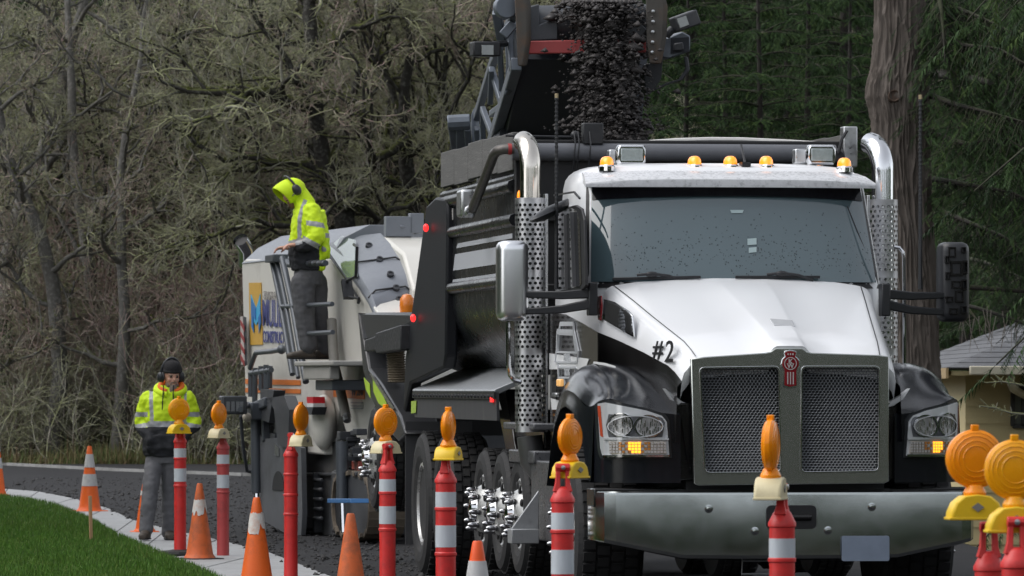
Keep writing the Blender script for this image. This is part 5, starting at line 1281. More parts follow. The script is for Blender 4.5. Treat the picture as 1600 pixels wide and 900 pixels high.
specs = [
 # px, sy, w, bands, prong, old, label post, lens(px,py,h,w), case colour, label lamp, glass, yaw
 (281.5,688,19,True,.9,False,'red post with two white bands standing in front of the walking worker',(279.5,640,36,33),case_y,'amber light on a yellow case, in front of the walking worker',lens_y,.51),
 (348.5,698,19,True,1.35,True,'faded red white-banded post with a grimy foot beside the dark control box',(342,647,36,23),case_c,'amber light on a pale cream case beside the dark control box',lens_o,.98),
 (454.5,709,21.5,False,1.3,False,'plain red ribbed post without white bands in front of the milling machine',(470,653,43,21),case_c,'narrow amber light with a cream case above the plain red post',lens_o,1.15),
 (605.5,732,25.5,True,.75,False,'red banded post in front of the trailing wheel',(602.5,659.5,47,37),case_c,'round amber light on a cream case before the trailing wheel',lens_o,.76),
 (696.5,748,31.5,True,1.35,False,'red banded post standing before the drive wheels',(700.5,666,50,22.5),case_y,'edge-on amber light on a yellow case in front of the drive wheels',lens_o,1.27),
 (879,778,35,True,.12,False,'red banded post beside the front steer wheel',(890.5,683,61,38),case_y,'amber light on a yellow case beside the front fender',lens_o,1.0),
 (1222,815,40,True,1.3,False,'red banded post directly in front of the bumper',(1204,696,82,29),case_c,'narrow amber light on a cream case in front of the grille',lens_o,1.38),
 (1545,883,44,True,.08,False,'red post at right edge, left one of the close pair',(1523,717,92,82),case_y,'deep orange light with its round back turned, left of the close pair',lens_o,.12),
 (1588,878,46,True,.05,False,'red post at the extreme right edge of the photo',(1585,734,95,90),case_y,'yellow-amber light at the extreme right edge of the photo',lens_y,.06),
]
for px, sy, w_, bands, prong, old, lab, (lx_1, ly_1, lh, lw_), case, lab2, gl_, yaw in specs:
    t, D, loc = post(px, sy, w_, lab, bands, prong, old)
    # lamp is bolted to the handle, just in front of it
    Dl = D-.075 if yaw > .3 or px < 300 else D-.08
    if px > 1570: Dl = D+.085
    if px > 1540 and px < 1570: Dl = D-.08
    if 850 < px < 900: Dl = D+.085
    if 600 < px < 610: Dl = D+.08
    lamp(lx_1, ly_1, lh, lw_, case, Dl, lx_1, ly_1+lh/2+12, lab2, gl_, yaw)

def cone(px, top, D, label, m_, bands, hgt=.71, tilt=(0,0), basew=.36, n=24, z0=0.0, turn=0, patch=False):
    z_top = H+(YH-top)*D/F; s_ = (z_top-z0)/hgt
    t = thing('traffic_cone', label, 'traffic cone', ((px-800)*D/F, D, z0), turn, 'traffic cones along the work zone')
    rb, rt = .135*s_, .026*s_; h_ = hgt*s_
    rad = lambda z: rb+(rt-rb)*(z/h_)
    b_ = MB(); hw = basew/2*s_; b_.loft([[Vector((hw*k_*math.cos(R(a))/max(abs(math.cos(R(a))),abs(math.sin(R(a))))**.8, hw*k_*math.sin(R(a))/max(abs(math.cos(R(a))),abs(math.sin(R(a))))**.8, z)) for a in range(0,360,15)] for k_, z in ((.96,.0),(1,.008),(1,.022),(.95,.03))])
    obj('cone_base', b_, m_ if not patch else base_blk, t, bevel=.003)
    obj('cone_body', MB().lathe([(rb*1.12,.028),(rb,.05)]+[(rad(h_*k/10), h_*k/10) for k in range(1,10)]+[(rt*1.02,h_*.985),(rt*.8,h_),(rt*.55,h_),(rt*.5,h_-.03)], (0,0,0), (0,0,1), n), m_, t, smooth=50)
    for a, b, mm in bands:
        if mm is worn_band:
            mb = MB(); rr = random.Random(int(px)); N_ = 40; lo = [a*h_+rr.uniform(0,1)**2*.3*(b-a)*h_*2.2 for _ in range(N_)]; lo = [(lo[k]+lo[k-1])/2 for k in range(N_)]
            top_ = [b*h_-rr.uniform(0,.012) for _ in range(N_)]
            A = [Vector(((rad(lo[k])+.004)*math.cos(2*math.pi*k/N_), (rad(lo[k])+.004)*math.sin(2*math.pi*k/N_), lo[k])) for k in range(N_)]; B = [Vector(((rad(top_[k])+.004)*math.cos(2*math.pi*k/N_), (rad(top_[k])+.004)*math.sin(2*math.pi*k/N_), top_[k])) for k in range(N_)]
            mb.loft([A, B], cap=False); obj('worn_collar', mb, mm, t)
        else: obj('reflective_collar', MB().lathe([(rad(a*h_)+.002,a*h_),(rad(a*h_)+.004,a*h_),(rad(b*h_)+.004,b*h_),(rad(b*h_)+.002,b*h_)], (0,0,0), (0,0,1), n), mm, t)
    if tilt != (0,0): t.rotation_euler = (tilt[0], tilt[1], turn)
    return t
def gD(py): return F*H/(py-YH)
cone(140, 697, gD(801), 'orange cone with two white bands beside the wooden stake', cone_o, [(.28+.12,.28+.30,cone_band),(.68,.88,cone_band)], hgt=.78, turn=.5)
cone(-6, 678, gD(776), 'orange cone half cut off by the left edge of the photo', cone_o, [(.45,.62,cone_band),(.72,.86,cone_band)], hgt=.86)
cone(226, 752, gD(834), 'orange cone half hidden behind the walking worker', cone_o, [(.72,.84,worn_band)], turn=.3)
cone(312, 755, gD(877), 'grimy orange cone with a torn white collar and black base, right of the worker', cone_dirty, [(.58,.80,worn_band)], hgt=.72, turn=.6, patch=True)
cone(401, 777, gD(930), 'orange cone with peeling white collar in front of the mill side plate', cone_o, [(.60,.85,worn_band)], turn=.2)
cone(548, 802, gD(976), 'bare orange cone with black scuffs left of the banded post', cone_dirty, [], turn=.4, z0=0)
cone(746, 845, gD(1062), 'small orange cone with a broad white collar in front of the lift wheels', mat('cone_bright', (.85,.10,.012), .45, var=.08), [(.45,.86,cone_band)], hgt=.72, turn=.1, z0=-.02)
Ds = gD(851); st_ = obj('wooden_stake', MB().loft([[Vector((.014*k_*a, .014*k_*b, z)) for a, b in ((-1,-1),(1,-1),(1,1),(-1,1))] for k_, z in ((.3,-.12),(1,-.02),(1,.44),(.9,.445))]), mat('stake_wood', (.42,.25,.13), .7, var=.25, scale=6, stretch=(1,1,.1)), None, bevel=.002)
p_ = P(142.5, 851, Ds); st_.location = (p_.x, p_.y, .02); st_.rotation_euler = (0,R(-1.5),.4); tag(st_, 'thin bare wooden stake pushed into the lawn edge', 'stake')

# ================================================================== PEOPLE
def eloft(secs, n=20):
    """secs: (centre, half-width vector, half-depth vector) -> loft of superellipse rings"""
    m_ = MB(); rings = []
    for c, u, v in secs:
        c, u, v = Vector(c), Vector(u), Vector(v); ring_ = []
        for k in range(n):
            a = 2*math.pi*k/n; ca, sa = math.cos(a), math.sin(a); e = .85
            ring_.append(c+u*(abs(ca)**e*(1 if ca > 0 else -1))+v*(abs(sa)**e*(1 if sa > 0 else -1)))
        rings.append(ring_)
    m_.loft(rings); return m_
def limb(pts, rs, n=14):
    m_ = MB(); P_ = []; 
    # smooth the joint path
    pts = [Vector(p) for p in pts]; out_p, out_r = [pts[0]], [rs[0]]
    for i in range(1, len(pts)):
        for t in (.25,.5,.75,1): out_p.append(pts[i-1].lerp(pts[i], t)); out_r.append(rs[i-1]+(rs[i]-rs[i-1])*t)
    sp = [out_p[0]]+[(out_p[i-1]+out_p[i]*2+out_p[i+1])/4 for i in range(1, len(out_p)-1)]+[out_p[-1]]
    m_.tube(sp, out_r, n); m_.ell(sp[0], (out_r[0],)*3, n, 8); m_.ell(sp[-1], (out_r[-1],)*3, n, 8); return m_
def fuse(name, parts, voxel, m, parent, smooth_it=6, colour=None, disp=0, dscale=.12):
    allm = MB()
    for q in parts: allm.add(q.v, q.f)
    me = bpy.data.meshes.new('tmp'); me.from_pydata(allm.v, [], allm.f); me.validate()
    bm = bmesh.new(); bm.from_mesh(me); bmesh.ops.recalc_face_normals(bm, faces=bm.faces); bm.to_mesh(me); bm.free()
    o = bpy.data.objects.new('tmp', me); COL.objects.link(o)
    rm = o.modifiers.new('r', 'REMESH'); rm.mode = 'VOXEL'; rm.voxel_size = voxel; rm.use_smooth_shade = True
    sm = o.modifiers.new('s', 'SMOOTH'); sm.iterations = smooth_it; sm.factor = .5
    dg = bpy.context.evaluated_depsgraph_get(); me2 = bpy.data.meshes.new_from_object(o.evaluated_get(dg)); bpy.data.objects.remove(o)
    if disp:
        me2.update(); nrm = [v.normal.copy() for v in me2.vertices]
        for v, nn in zip(me2.vertices, nrm):
            q = v.co; d = noise.noise(Vector((q.x/dscale, q.y/dscale, q.z/dscale*.7)))+.5*noise.noise(q/dscale*2.3)
            ridge = abs(noise.noise(Vector((q.x*3+5, q.y*3, q.z*11))))
            v.co = q+nn*disp*(d+.7*(.5-ridge))
    ms_ = m if isinstance(m, (list, tuple)) else [m]; me2.materials.clear()
    for q in ms_: me2.materials.append(q)
    me2.polygons.foreach_set('use_smooth', [True]*len(me2.polygons))
    if colour:
        me2.polygons.foreach_set('material_index', [colour(p.center) for p in me2.polygons])
    ob = bpy.data.objects.new(name, me2); COL.objects.link(ob); ob.parent = parent; return ob
skin = mat('skin', (.56,.30,.215), .5, var=.10, scale=30, sss=.08)
hivis = mat('hivis_lime', (.66,.90,.012), .7, var=.05, scale=6, bump=.15, bscale=300)
hivis_dirty = mat('hivis_lime_dirty', (.62,.85,.012), .7, var=.07, scale=6, dirt=(.30,.36,.05), dirtamt=.3, dscale=9)
silver_t = mat('silver_tape', (.34,.345,.36), .4, var=.1, scale=30)
blackc = mat('black_cloth', (.016,.017,.021), .85, var=.3, scale=12)
jeans = mat('grey_trousers', (.12,.12,.13), .85, var=.3, scale=9, dirt=(.13,.13,.135), dirtamt=.35, dscale=8)
jeans2 = mat('dark_trousers', (.085,.085,.092), .85, var=.3, scale=9, dirt=(.10,.095,.09), dirtamt=.35, dscale=7)
boot_m = mat('boot_brown', (.050,.038,.028), .6, var=.35, dirt=(.11,.09,.07), dirtamt=.4)
beanie = mat('beanie_black', (.018,.017,.019), .9, var=.3, scale=60, bump=.4, bscale=200)
hoodor = mat('hood_orange', (.80,.16,.015), .7, var=.08)
muff = mat('ear_muff', (.03,.032,.036), .35, var=.2)
beard = mat('beard_grey', (.25,.20,.165), .9, var=.5, scale=90, bump=.6, bscale=160)
def head_parts(c, f, up, s=1.0):
    """c centre of skull, f facing dir, up; returns shapes"""
    c, f, up = Vector(c), Vector(f).normalized(), Vector(up).normalized(); r = f.cross(up).normalized(); up = r.cross(f)
    Mx = Matrix((r, f, up)).transposed()
    def E(p, rad, n=16): m_ = MB(); m_.ell((0,0,0), rad, n, 12); q = MB(); q.v = [tuple(c+Mx @ (Vector(v)+Vector(p))*s) for v in m_.v]; q.f = m_.f; q.m = m_.m; return q
    parts = [E((0,-.005,.02),(.078,.098,.10)), E((0,.028,-.045),(.062,.068,.075)), E((0,.055,-.085),(.036,.036,.03)), E((0,.094,-.02),(.014,.022,.026)), E((0,.085,.0),(.012,.016,.03)),
             E((.08,-.005,-.015),(.012,.022,.033)), E((-.08,-.005,-.015),(.012,.022,.033)), E((0,.082,-.058),(.026,.014,.010)), E((0,.081,-.07),(.022,.013,.008)), E((0,.075,.03),(.055,.02,.012)),
             E((.036,.068,-.025),(.025,.02,.022)), E((-.036,.068,-.025),(.025,.02,.022))]
    eyes = [E((.031,.083,.008),(.013,.009,.009), 10), E((-.031,.083,.008),(.013,.009,.009), 10)]
    return parts, eyes, (lambda p: c+Mx @ Vector(p)*s), Mx
def hand_parts(wrist, d, palm_n, s=1.0, curl=.5):
    """hand from the wrist along d; palm faces palm_n"""
    w_, d, nn = Vector(wrist), Vector(d).normalized(), Vector(palm_n).normalized(); side = d.cross(nn).normalized(); nn = side.cross(d)
    pr_ = [eloft([(w_, side*.027*s, nn*.02*s), (w_+d*.03*s, side*.036*s, nn*.018*s), (w_+d*.075*s, side*.043*s, nn*.015*s), (w_+d*.095*s, side*.041*s, nn*.012*s)], 14)]
    for k, (o, L_) in enumerate(((-.032,.062),(-.011,.074),(.011,.07),(.031,.055))):
        p = w_+d*.088*s+side*o*s; pts = [p]; dd = d.copy(); seg = L_*s
        for j, fr in enumerate((.45,.32,.23)):
            a = curl*(.7+.35*j)+.06*k; dd = (dd*math.cos(a)+nn*math.sin(a)).normalized(); pts.append(pts[-1]+dd*seg*fr)
        m_ = MB(); m_.tube(pts, [.0098*s,.0095*s,.0088*s,.0075*s], 8); pr_.append(m_)
    t0 = w_+d*.03*s-side*.032*s; td = (d*.6-side*.6+nn*.45).normalized(); m_ = MB(); m_.tube([t0, t0+td*.035*s, t0+td*.035*s+(d*.8+nn*.5).normalized()*.032*s], [.014*s,.0115*s,.009*s], 8); pr_.append(m_)
    return pr_
def boots(parent, ankle, toe, s=1.0):
    a, t = Vector(ankle), Vector(toe); f = (t-a); f.z = 0; f.normalize(); r = Vector((f.y,-f.x,0)); z0 = t.z
    m_ = eloft([(a+f*-.075+Vector((0,0,z0-a.z+.03)), r*.036, Vector((0,0,.03))), (a+f*-.05+Vector((0,0,z0-a.z+.045)), r*.045, Vector((0,0,.045))), (a+f*.03+Vector((0,0,z0-a.z+.055)), r*.047, Vector((0,0,.055))), (a+f*.11+Vector((0,0,z0-a.z+.04)), r*.052, Vector((0,0,.04))), (a+f*.175+Vector((0,0,z0-a.z+.034)), r*.05, Vector((0,0,.034))), (a+f*.215+Vector((0,0,z0-a.z+.028)), r*.03, Vector((0,0,.026)))], 16)
    sh = limb([a+Vector((0,0,.10)), a+Vector((0,0,.02))], [.056,.052])
    o = fuse('boot', [m_, sh], .009, boot_m, parent, 3)
    so = eloft([(a+f*-.085+Vector((0,0,z0-a.z+.008)), r*.03, Vector((0,0,.010))), (a+f*-.06+Vector((0,0,z0-a.z+.008)), r*.045, Vector((0,0,.011))), (a+f*.05+Vector((0,0,z0-a.z+.008)), r*.045, Vector((0,0,.011))), (a+f*.13+Vector((0,0,z0-a.z+.008)), r*.055, Vector((0,0,.011))), (a+f*.21+Vector((0,0,z0-a.z+.012)), r*.034, Vector((0,0,.010)))], 16)
    obj('sole', so, base_blk, o, smooth=50)

# ---- worker on the ground, walking toward the camera, hands in the hoodie pocket
D1p = F*H/(847-YH); s1 = F/D1p
w1 = thing('person', 'bearded worker in lime and black hoodie and dark beanie walking with hands pocketed', 'person', ((262-800)/s1, D1p, 0))
def q1(px, py, dy=0): return Vector(((px-262)/s1, dy, H+(YH-py)/s1))
up = Vector((0,0,1))
hipL, hipR = q1(243,712), q1(268,712)
kneeL, kneeR = q1(236,762,-.14), q1(264,766,.04)
ankL, ankR = q1(230,822,-.18), q1(263,829,.06)
hc = q1(268,588,-.05); face = Vector((.42,-1,-.18))
hp_, eyes, hf, Mx = head_parts(hc, face, up, 1.0)
chest = q1(259,640)
body_parts = list(hp_)+[limb([q1(263,625), hc+Vector((0,.0,-.04))], [.058,.055]), eloft([(q1(255,705), (.14,0,0), (0,.10,0)), (q1(257,670), (.145,0,0), (0,.10,0)), (q1(259,635), (.17,0,0), (0,.10,0)), (q1(261,618), (.10,0,0), (0,.07,0))])]
body_parts += [limb([hipL, kneeL, ankL], [.08,.055,.04]), limb([hipR, kneeR, ankR], [.08,.055,.04])]
shL, elL, wrL = q1(227,622,.0), q1(221,660,.05), q1(233,678,-.13)
shR, elR, wrR = q1(296,622,.0), q1(303,660,.05), q1(287,680,-.13)
body_parts += [limb([shL, elL, wrL], [.05,.042,.03]), limb([shR, elR, wrR], [.05,.042,.03])]
body_parts += hand_parts(wrL, (.75,-.1,-.4), (.1,1,0), 1, .4)+hand_parts(wrR, (-.75,-.1,-.4), (.1,1,0), 1, .4)
body_parts += [limb([ankL, ankL+Vector((.0,-.06,-.03))], [.03,.02]), limb([ankR, ankR+Vector((.01,-.06,-.03))], [.03,.02])]
bd = fuse('body', body_parts, .0085, skin, w1, 2)
zb_top, zb_bot = q1(0,660).z, q1(0,668).z
def j1(c):
    x, z = c.x, c.z
    px = 262+x*s1; py = YH-(z-H)*s1
    sleeveL, sleeveR = px < 232, px > 292
    # sleeve bands are measured along the arm
    for a, b, flag in ((shL, elL, sleeveL), (shR, elR, sleeveR)):
        if flag:
            dd = (b-a); t = (c-a).dot(dd)/dd.length_squared
            if py > 668: return 2
            if 644 < py+ (abs(px-262)-35)*.0 < 651: return 1
            if 661 < py-(abs(px-262)-36)*.15 < 668: return 1
            return 0
    if py > 667: return 2
    if 658.5 < py <= 667: return 1
    if c.y < .02 and (abs(px-(237+(py-620)*.05)) < 3 or abs(px-(291-(py-620)*.07)) < 3) and py > 603: return 1
    return 0
jk = [eloft([(q1(256,712), (.185,0,0), (0,.14,0)), (q1(255,706), (.195,0,0), (0,.15,0)), (q1(257,690), (.20,0,0), (0,.16,0)), (q1(258,668), (.20,0,0), (0,.155,0)), (q1(259,640), (.215,0,0), (0,.15,0)), (q1(260,624), (.205,0,0), (0,.135,0)), (q1(262,612), (.15,0,0), (0,.11,0)), (q1(263,603), (.095,0,0), (0,.085,0))], 28),
      limb([shL+Vector((.03,0,-.02)), elL, q1(229,676,-.08), q1(238,688,-.15)], [.088,.076,.06,.055]), limb([shR+Vector((-.03,0,-.02)), elR, q1(291,676,-.08), q1(282,690,-.15)], [.088,.076,.06,.055]),
      eloft([(q1(255,680,-.15), (.13,0,0), (0,.03,0)), (q1(255,700,-.15), (.15,0,0), (0,.035,0)), (q1(255,708,-.13), (.15,0,0), (0,.02,0))], 20)]
fuse('hoodie', jk, .008, [hivis_dirty, silver_t, blackc], w1, 3, j1, disp=.016, dscale=.09)
# hood collar lying open: lime outside, orange inside
def torus_arc(c, rx, ry, r_, a0, a1, tilt, n=22):
    pts = []
    for k in range(n+1):
        a = R(a0+(a1-a0)*k/n); pts.append(Vector(c)+Vector((rx*math.cos(a), ry*math.sin(a), tilt*math.sin(a)))); 
    m_ = MB(); m_.tube(pts, [r_*(.7+.3*math.sin(math.pi*k/n)) for k in range(n+1)], 10); return m_
nb = q1(266,603,-.02)
obj('hood', torus_arc(nb+Vector((0,.0,-.035)), .125, .105, .045, -80, 260, .05), hivis, w1, smooth=60)
obj('hood_lining', torus_arc(nb+Vector((.01,-.012,-.008)), .105, .09, .034, -70, 250, .05), hoodor, w1, smooth=60)
for x0, x1 in ((257,255),(272.5,272.5)):
    obj('drawstring', MB().tube([q1(x0,602,-.14), q1(x0-.5,615,-.155), q1(x1,628 if x0 > 260 else 640,-.16)], .006, 6), blackc, w1)
tr = [eloft([(q1(255,702), (.155,0,0), (0,.115,0)), (q1(255,715), (.17,0,0), (0,.125,0)), (q1(255,724), (.16,0,0), (0,.12,0))], 22), limb([hipL+Vector((0,0,-.02)), kneeL, q1(230,826,-.19)], [.098,.076,.068]), limb([hipR+Vector((0,0,-.02)), kneeR, q1(263,832,.05)], [.098,.075,.068])]
fuse('trousers', tr, .009, jeans, w1, 4, disp=.010, dscale=.10)
boots(w1, ankL+Vector((0,0,-.0)), q1(227,842,-.40)); boots(w1, Vector((ankR.x, ankR.y, ankR.z)), Vector((ankR.x+.04, ankR.y-.25, .022)))
# beanie, muffs, beard, eyes
def xf(m_, fn): q = MB(); q.v = [tuple(fn(v)) for v in m_.v]; q.f = m_.f; q.m = m_.m; return q
bn = MB(); bn.lathe([(.094,.040),(.099,.044),(.099,.062),(.094,.065),(.095,.085),(.085,.125),(.06,.15),(.02,.162),(.001,.163)], (0,-.008,0), (0,0,1), 24)
obj('beanie', xf(bn, lambda v: hf((v[0]*.94, v[1]*1.1, v[2]))), beanie, w1, smooth=60)
for sx in (-1, 1):
    e_ = MB(); e_.ell((sx*.108,-.005,-.008), (.030,.040,.052), 14, 10); e_.ell((sx*.088,-.005,-.008), (.02,.045,.056), 14, 10)
    mu = obj('ear_muff', xf(e_, hf), muff, w1, smooth=60)
bandp = MB(); bandp.tube([(.108*math.cos(R(a)), -.012, -.0+.178*math.sin(R(a))) for a in range(0,181,12)], .012, 8); obj('head_band', xf(bandp, hf), muff, w1, smooth=60)
br = MB(); br.ell((0,.074,-.115), (.040,.032,.065), 12, 10); br.ell((0,.088,-.046), (.030,.012,.009), 10, 6); br.ell((.045,.045,-.075), (.018,.03,.03), 8, 6); br.ell((-.045,.045,-.075), (.018,.03,.03), 8, 6); br.ell((.026,.078,-.065), (.009,.012,.024), 8, 6); br.ell((-.026,.078,-.065), (.009,.012,.024), 8, 6)
obj('beard', xf(br, hf), beard, w1, smooth=60)
m_ = MB(); [m_.add(e.v, e.f) for e in eyes]; obj('eye', m_, mat('eye_dark', (.03,.022,.02), .3), w1, smooth=60)
m_ = MB()
for sx in (-1, 1): m_.ell((sx*.032,.087,.026), (.020,.008,.005), 8, 6)
obj('eyebrow', xf(m_, hf), beard, w1)

# ---- operator standing on the platform, side on, looking down to the left
D2 = M.w((-.2, ms(500,560,.2).y, 0)).y; s2 = F/D2
w2 = thing('person', 'operator in a lime hooded jacket with ear muffs standing on the machine platform', 'person', ((485-800)/s2, D2, 0))
def q2(px, py, dy=0): return Vector(((px-485)/s2, dy, H+(YH-py)/s2))
hc2 = q2(456,300,-.02); face2 = Vector((-.86,-.38,-.55))
hp2, eyes2, hf2, Mx2 = head_parts(hc2, face2, Vector((-.25,0,1)), 1.0)
hA, hB = q2(474,440,-.09), q2(492,440,.09); kA, kB = q2(476,495,-.10), q2(496,495,.10); aA, aB = q2(482,548,-.11), q2(507,548,.10)
sA, sB = q2(490,330,-.20), q2(484,328,.20); eA, eB = q2(498,372,-.27), q2(480,372,.26); wA, wB = q2(466,383,-.22), q2(449,386,.12)
bp2 = list(hp2)+[limb([q2(474,322), hc2+Vector((.02,0,-.05))], [.058,.055]), eloft([(q2(482,430), (.10,0,0), (0,.14,0)), (q2(482,390), (.11,0,0), (0,.15,0)), (q2(484,345), (.11,0,0), (0,.17,0)), (q2(478,322), (.07,0,0), (0,.10,0))])]
bp2 += [limb([hA,kA,aA], [.08,.055,.04]), limb([hB,kB,aB], [.08,.055,.04]), limb([sA,eA,wA], [.05,.042,.03]), limb([sB,eB,wB], [.05,.042,.03])]
bp2 += hand_parts(wA, (-1,-.05,-.05), (0,.15,-1), 1.05, .55)+hand_parts(wB, (-1,.1,-.1), (0,-.1,-1), 1.05, .5)+[limb([aA, aA+Vector((-.06,0,-.03))], [.03,.02]), limb([aB, aB+Vector((-.06,0,-.03))], [.03,.02])]
fuse('body', bp2, .0085, skin, w2, 2)
def j2(c):
    px = 485+c.x*s2; py = YH-(c.z-H)*s2
    arm = c.y < -.185 and px > 474 or (c.y < -.15 and px > 486)
    if arm:
        if 346 < py-(px-485)*.16 < 354 and px > 480: return 1
        if 366 < py-(px-470)*.55 < 375 and py > 362: return 1
        if py-(px-470)*.55 >= 375 and px < 500: return 2
        if px > 500 and py > 394: return 0
        return 0
    if px > 501-(py-370)*.05 and py > 372: return 0
    if py+(px-450)*.20 > 387: return 2
    if 377 < py+(px-450)*.20 <= 387: return 1
    if c.y < .0 and abs(px-(469+max(0,(342-py))*.30)) < 3.2 and py > 309: return 1
    return 0
jk2 = [eloft([(q2(482,422), (.165,0,0), (0,.18,0)), (q2(481,412), (.175,0,0), (0,.195,0)), (q2(479,390), (.175,0,0), (0,.20,0)), (q2(480,365), (.165,0,0), (0,.205,0)), (q2(481,340), (.15,0,0), (0,.215,0)), (q2(478,322), (.115,0,0), (0,.17,0)), (q2(471,312), (.085,0,0), (0,.10,0))], 26),
       limb([sA+Vector((-.02,.03,-.02)), eA, q2(477,385,-.25), q2(469,384,-.22)], [.095,.085,.065,.05]), limb([sB, eB, q2(458,386,.16)], [.09,.08,.05]),
       eloft([(q2(499,330), (.05,0,0), (0,.15,0)), (q2(503,360), (.055,0,0), (0,.16,0)), (q2(507,390), (.055,0,0), (0,.16,0)), (q2(507,402), (.04,0,0), (0,.13,0))])]
fuse('jacket', jk2, .008, [hivis, silver_t, blackc], w2, 3, j2, disp=.016, dscale=.09)
# raised hood: shell around the skull, open at the face
hd = MB(); rings = []
for k in range(15):
    t = k/14; y = .118-.27*t; r_ = [.100,.106,.110,.113,.115,.116,.116,.115,.113,.11,.104,.095,.08,.058,.02][k]
    rings.append([Vector((r_*1.0*math.cos(R(a)), y+.035*math.sin(R(a))*(1-t), .02+r_*1.12*math.sin(R(a))-.015*t)) for a in range(0,360,15)])
hd.loft(rings, cap=False); hd.add(rings[-1], [tuple(range(24))])
inr = [[v*.955+Vector((0,.008,0)) for v in rg] for rg in rings[:8]]; hd.loft(inr[::-1], cap=False); hd.loft([rings[0], inr[0]], cap=False)
ho = obj('hood', xf(hd, hf2), hivis, w2, smooth=60)
obj('hood_neck', limb([hf2((0,-.05,-.07)), q2(476,320,0)], [.100,.112]), hivis, w2, smooth=60)
for sx in (-1, 1):
    e_ = MB(); e_.ell((sx*.128,-.015,.0), (.030,.042,.056), 14, 10); e_.ell((sx*.112,-.015,.0), (.02,.046,.06), 14, 10); obj('ear_muff', xf(e_, hf2), muff, w2, smooth=60)
bandp = MB(); bandp.tube([(.130*math.cos(R(a)), -.02, .165*math.sin(R(a))) for a in range(0,181,12)], .012, 8); bandp.tube([(.13,-.01,-.01),(.120,.06,-.03)], .006, 6); bandp.tube([(-.13,-.01,-.01),(-.120,.06,-.03)], .006, 6); obj('head_band', xf(bandp, hf2), muff, w2, smooth=60)
br = MB(); br.ell((0,.07,-.10), (.036,.032,.05), 12, 10); br.ell((0,.088,-.048), (.03,.012,.01), 10, 6); obj('beard', xf(br, hf2), mat('beard_brown', (.16,.09,.06), .9, var=.4, scale=90), w2, smooth=60)
m_ = MB(); [m_.add(e.v, e.f) for e in eyes2]; obj('eye', m_, mat('eye_dark', (.03,.022,.02), .3), w2, smooth=60)
tr2 = [eloft([(q2(482,415), (.13,0,0), (0,.16,0)), (q2(482,432), (.15,0,0), (0,.17,0)), (q2(482,445), (.14,0,0), (0,.165,0))], 22), limb([hA+Vector((0,0,-.02)), kA, q2(483,542,-.11)], [.125,.10,.085]), limb([hB+Vector((0,0,-.02)), kB, q2(507,545,.10)], [.125,.10,.085])]
fuse('trousers', tr2, .009, jeans2, w2, 4, disp=.010, dscale=.10)
zf = 1.757
boots(w2, Vector((aA.x,aA.y,zf+.09)), Vector((aA.x-.22,aA.y-.03,zf+.022))); boots(w2, Vector((aB.x,aB.y,zf+.09)), Vector((aB.x-.2,aB.y-.1,zf+.022)))
# ================================================================== WOODS
def tubes_np(branches):
    """branches: list of (pts[k,3], r[k], sides) -> V, F (quads)"""
    groups = {}
    for pts, r, n in branches: groups.setdefault((len(pts), n), []).append((pts, r))
    Vs, Fs, off = [], [], 0
    for (k, n), lst in groups.items():
        Pm = np.array([b[0] for b in lst]); Rm = np.array([b[1] for b in lst]); B = len(lst)
        Tn = np.empty_like(Pm); Tn[:,1:-1] = Pm[:,2:]-Pm[:,:-2]; Tn[:,0] = Pm[:,1]-Pm[:,0]; Tn[:,-1] = Pm[:,-1]-Pm[:,-2]
        Tn /= np.linalg.norm(Tn, axis=2, keepdims=True)+1e-9
        ref = np.where(np.abs(Tn[:,:1,2:3]) > .8, np.array([[[1.,0,0]]]), np.array([[[0,0,1.]]]))
        ref = np.broadcast_to(ref, Tn.shape)
        X = np.cross(ref, Tn); X /= np.linalg.norm(X, axis=2, keepdims=True)+1e-9; Yv = np.cross(Tn, X)
        a = 2*np.pi*np.arange(n)/n
        V = Pm[:,:,None]+(X[:,:,None]*np.cos(a)[None,None,:,None]+Yv[:,:,None]*np.sin(a)[None,None,:,None])*Rm[:,:,None,None]
        idx = np.arange(k*n).reshape(k, n); i0 = idx[:-1]; i1 = np.roll(idx, -1, 1)[:-1]; j1 = np.roll(idx, -1, 1)[1:]; j0 = idx[1:]
        q = np.stack([i0, i1, j1, j0], -1).reshape(-1, 4)
        Vs.append(V.reshape(-1, 3)); Fs.append((q[None]+(np.arange(B)*k*n)[:,None,None]).reshape(-1, 4)+off); off += B*k*n
    return np.concatenate(Vs), np.concatenate(Fs)
def npmesh_only(name, V, Fq, m, mi=None, smooth=True):
    o = npmesh(name, V, Fq, m, smooth=smooth, mi=mi); return o
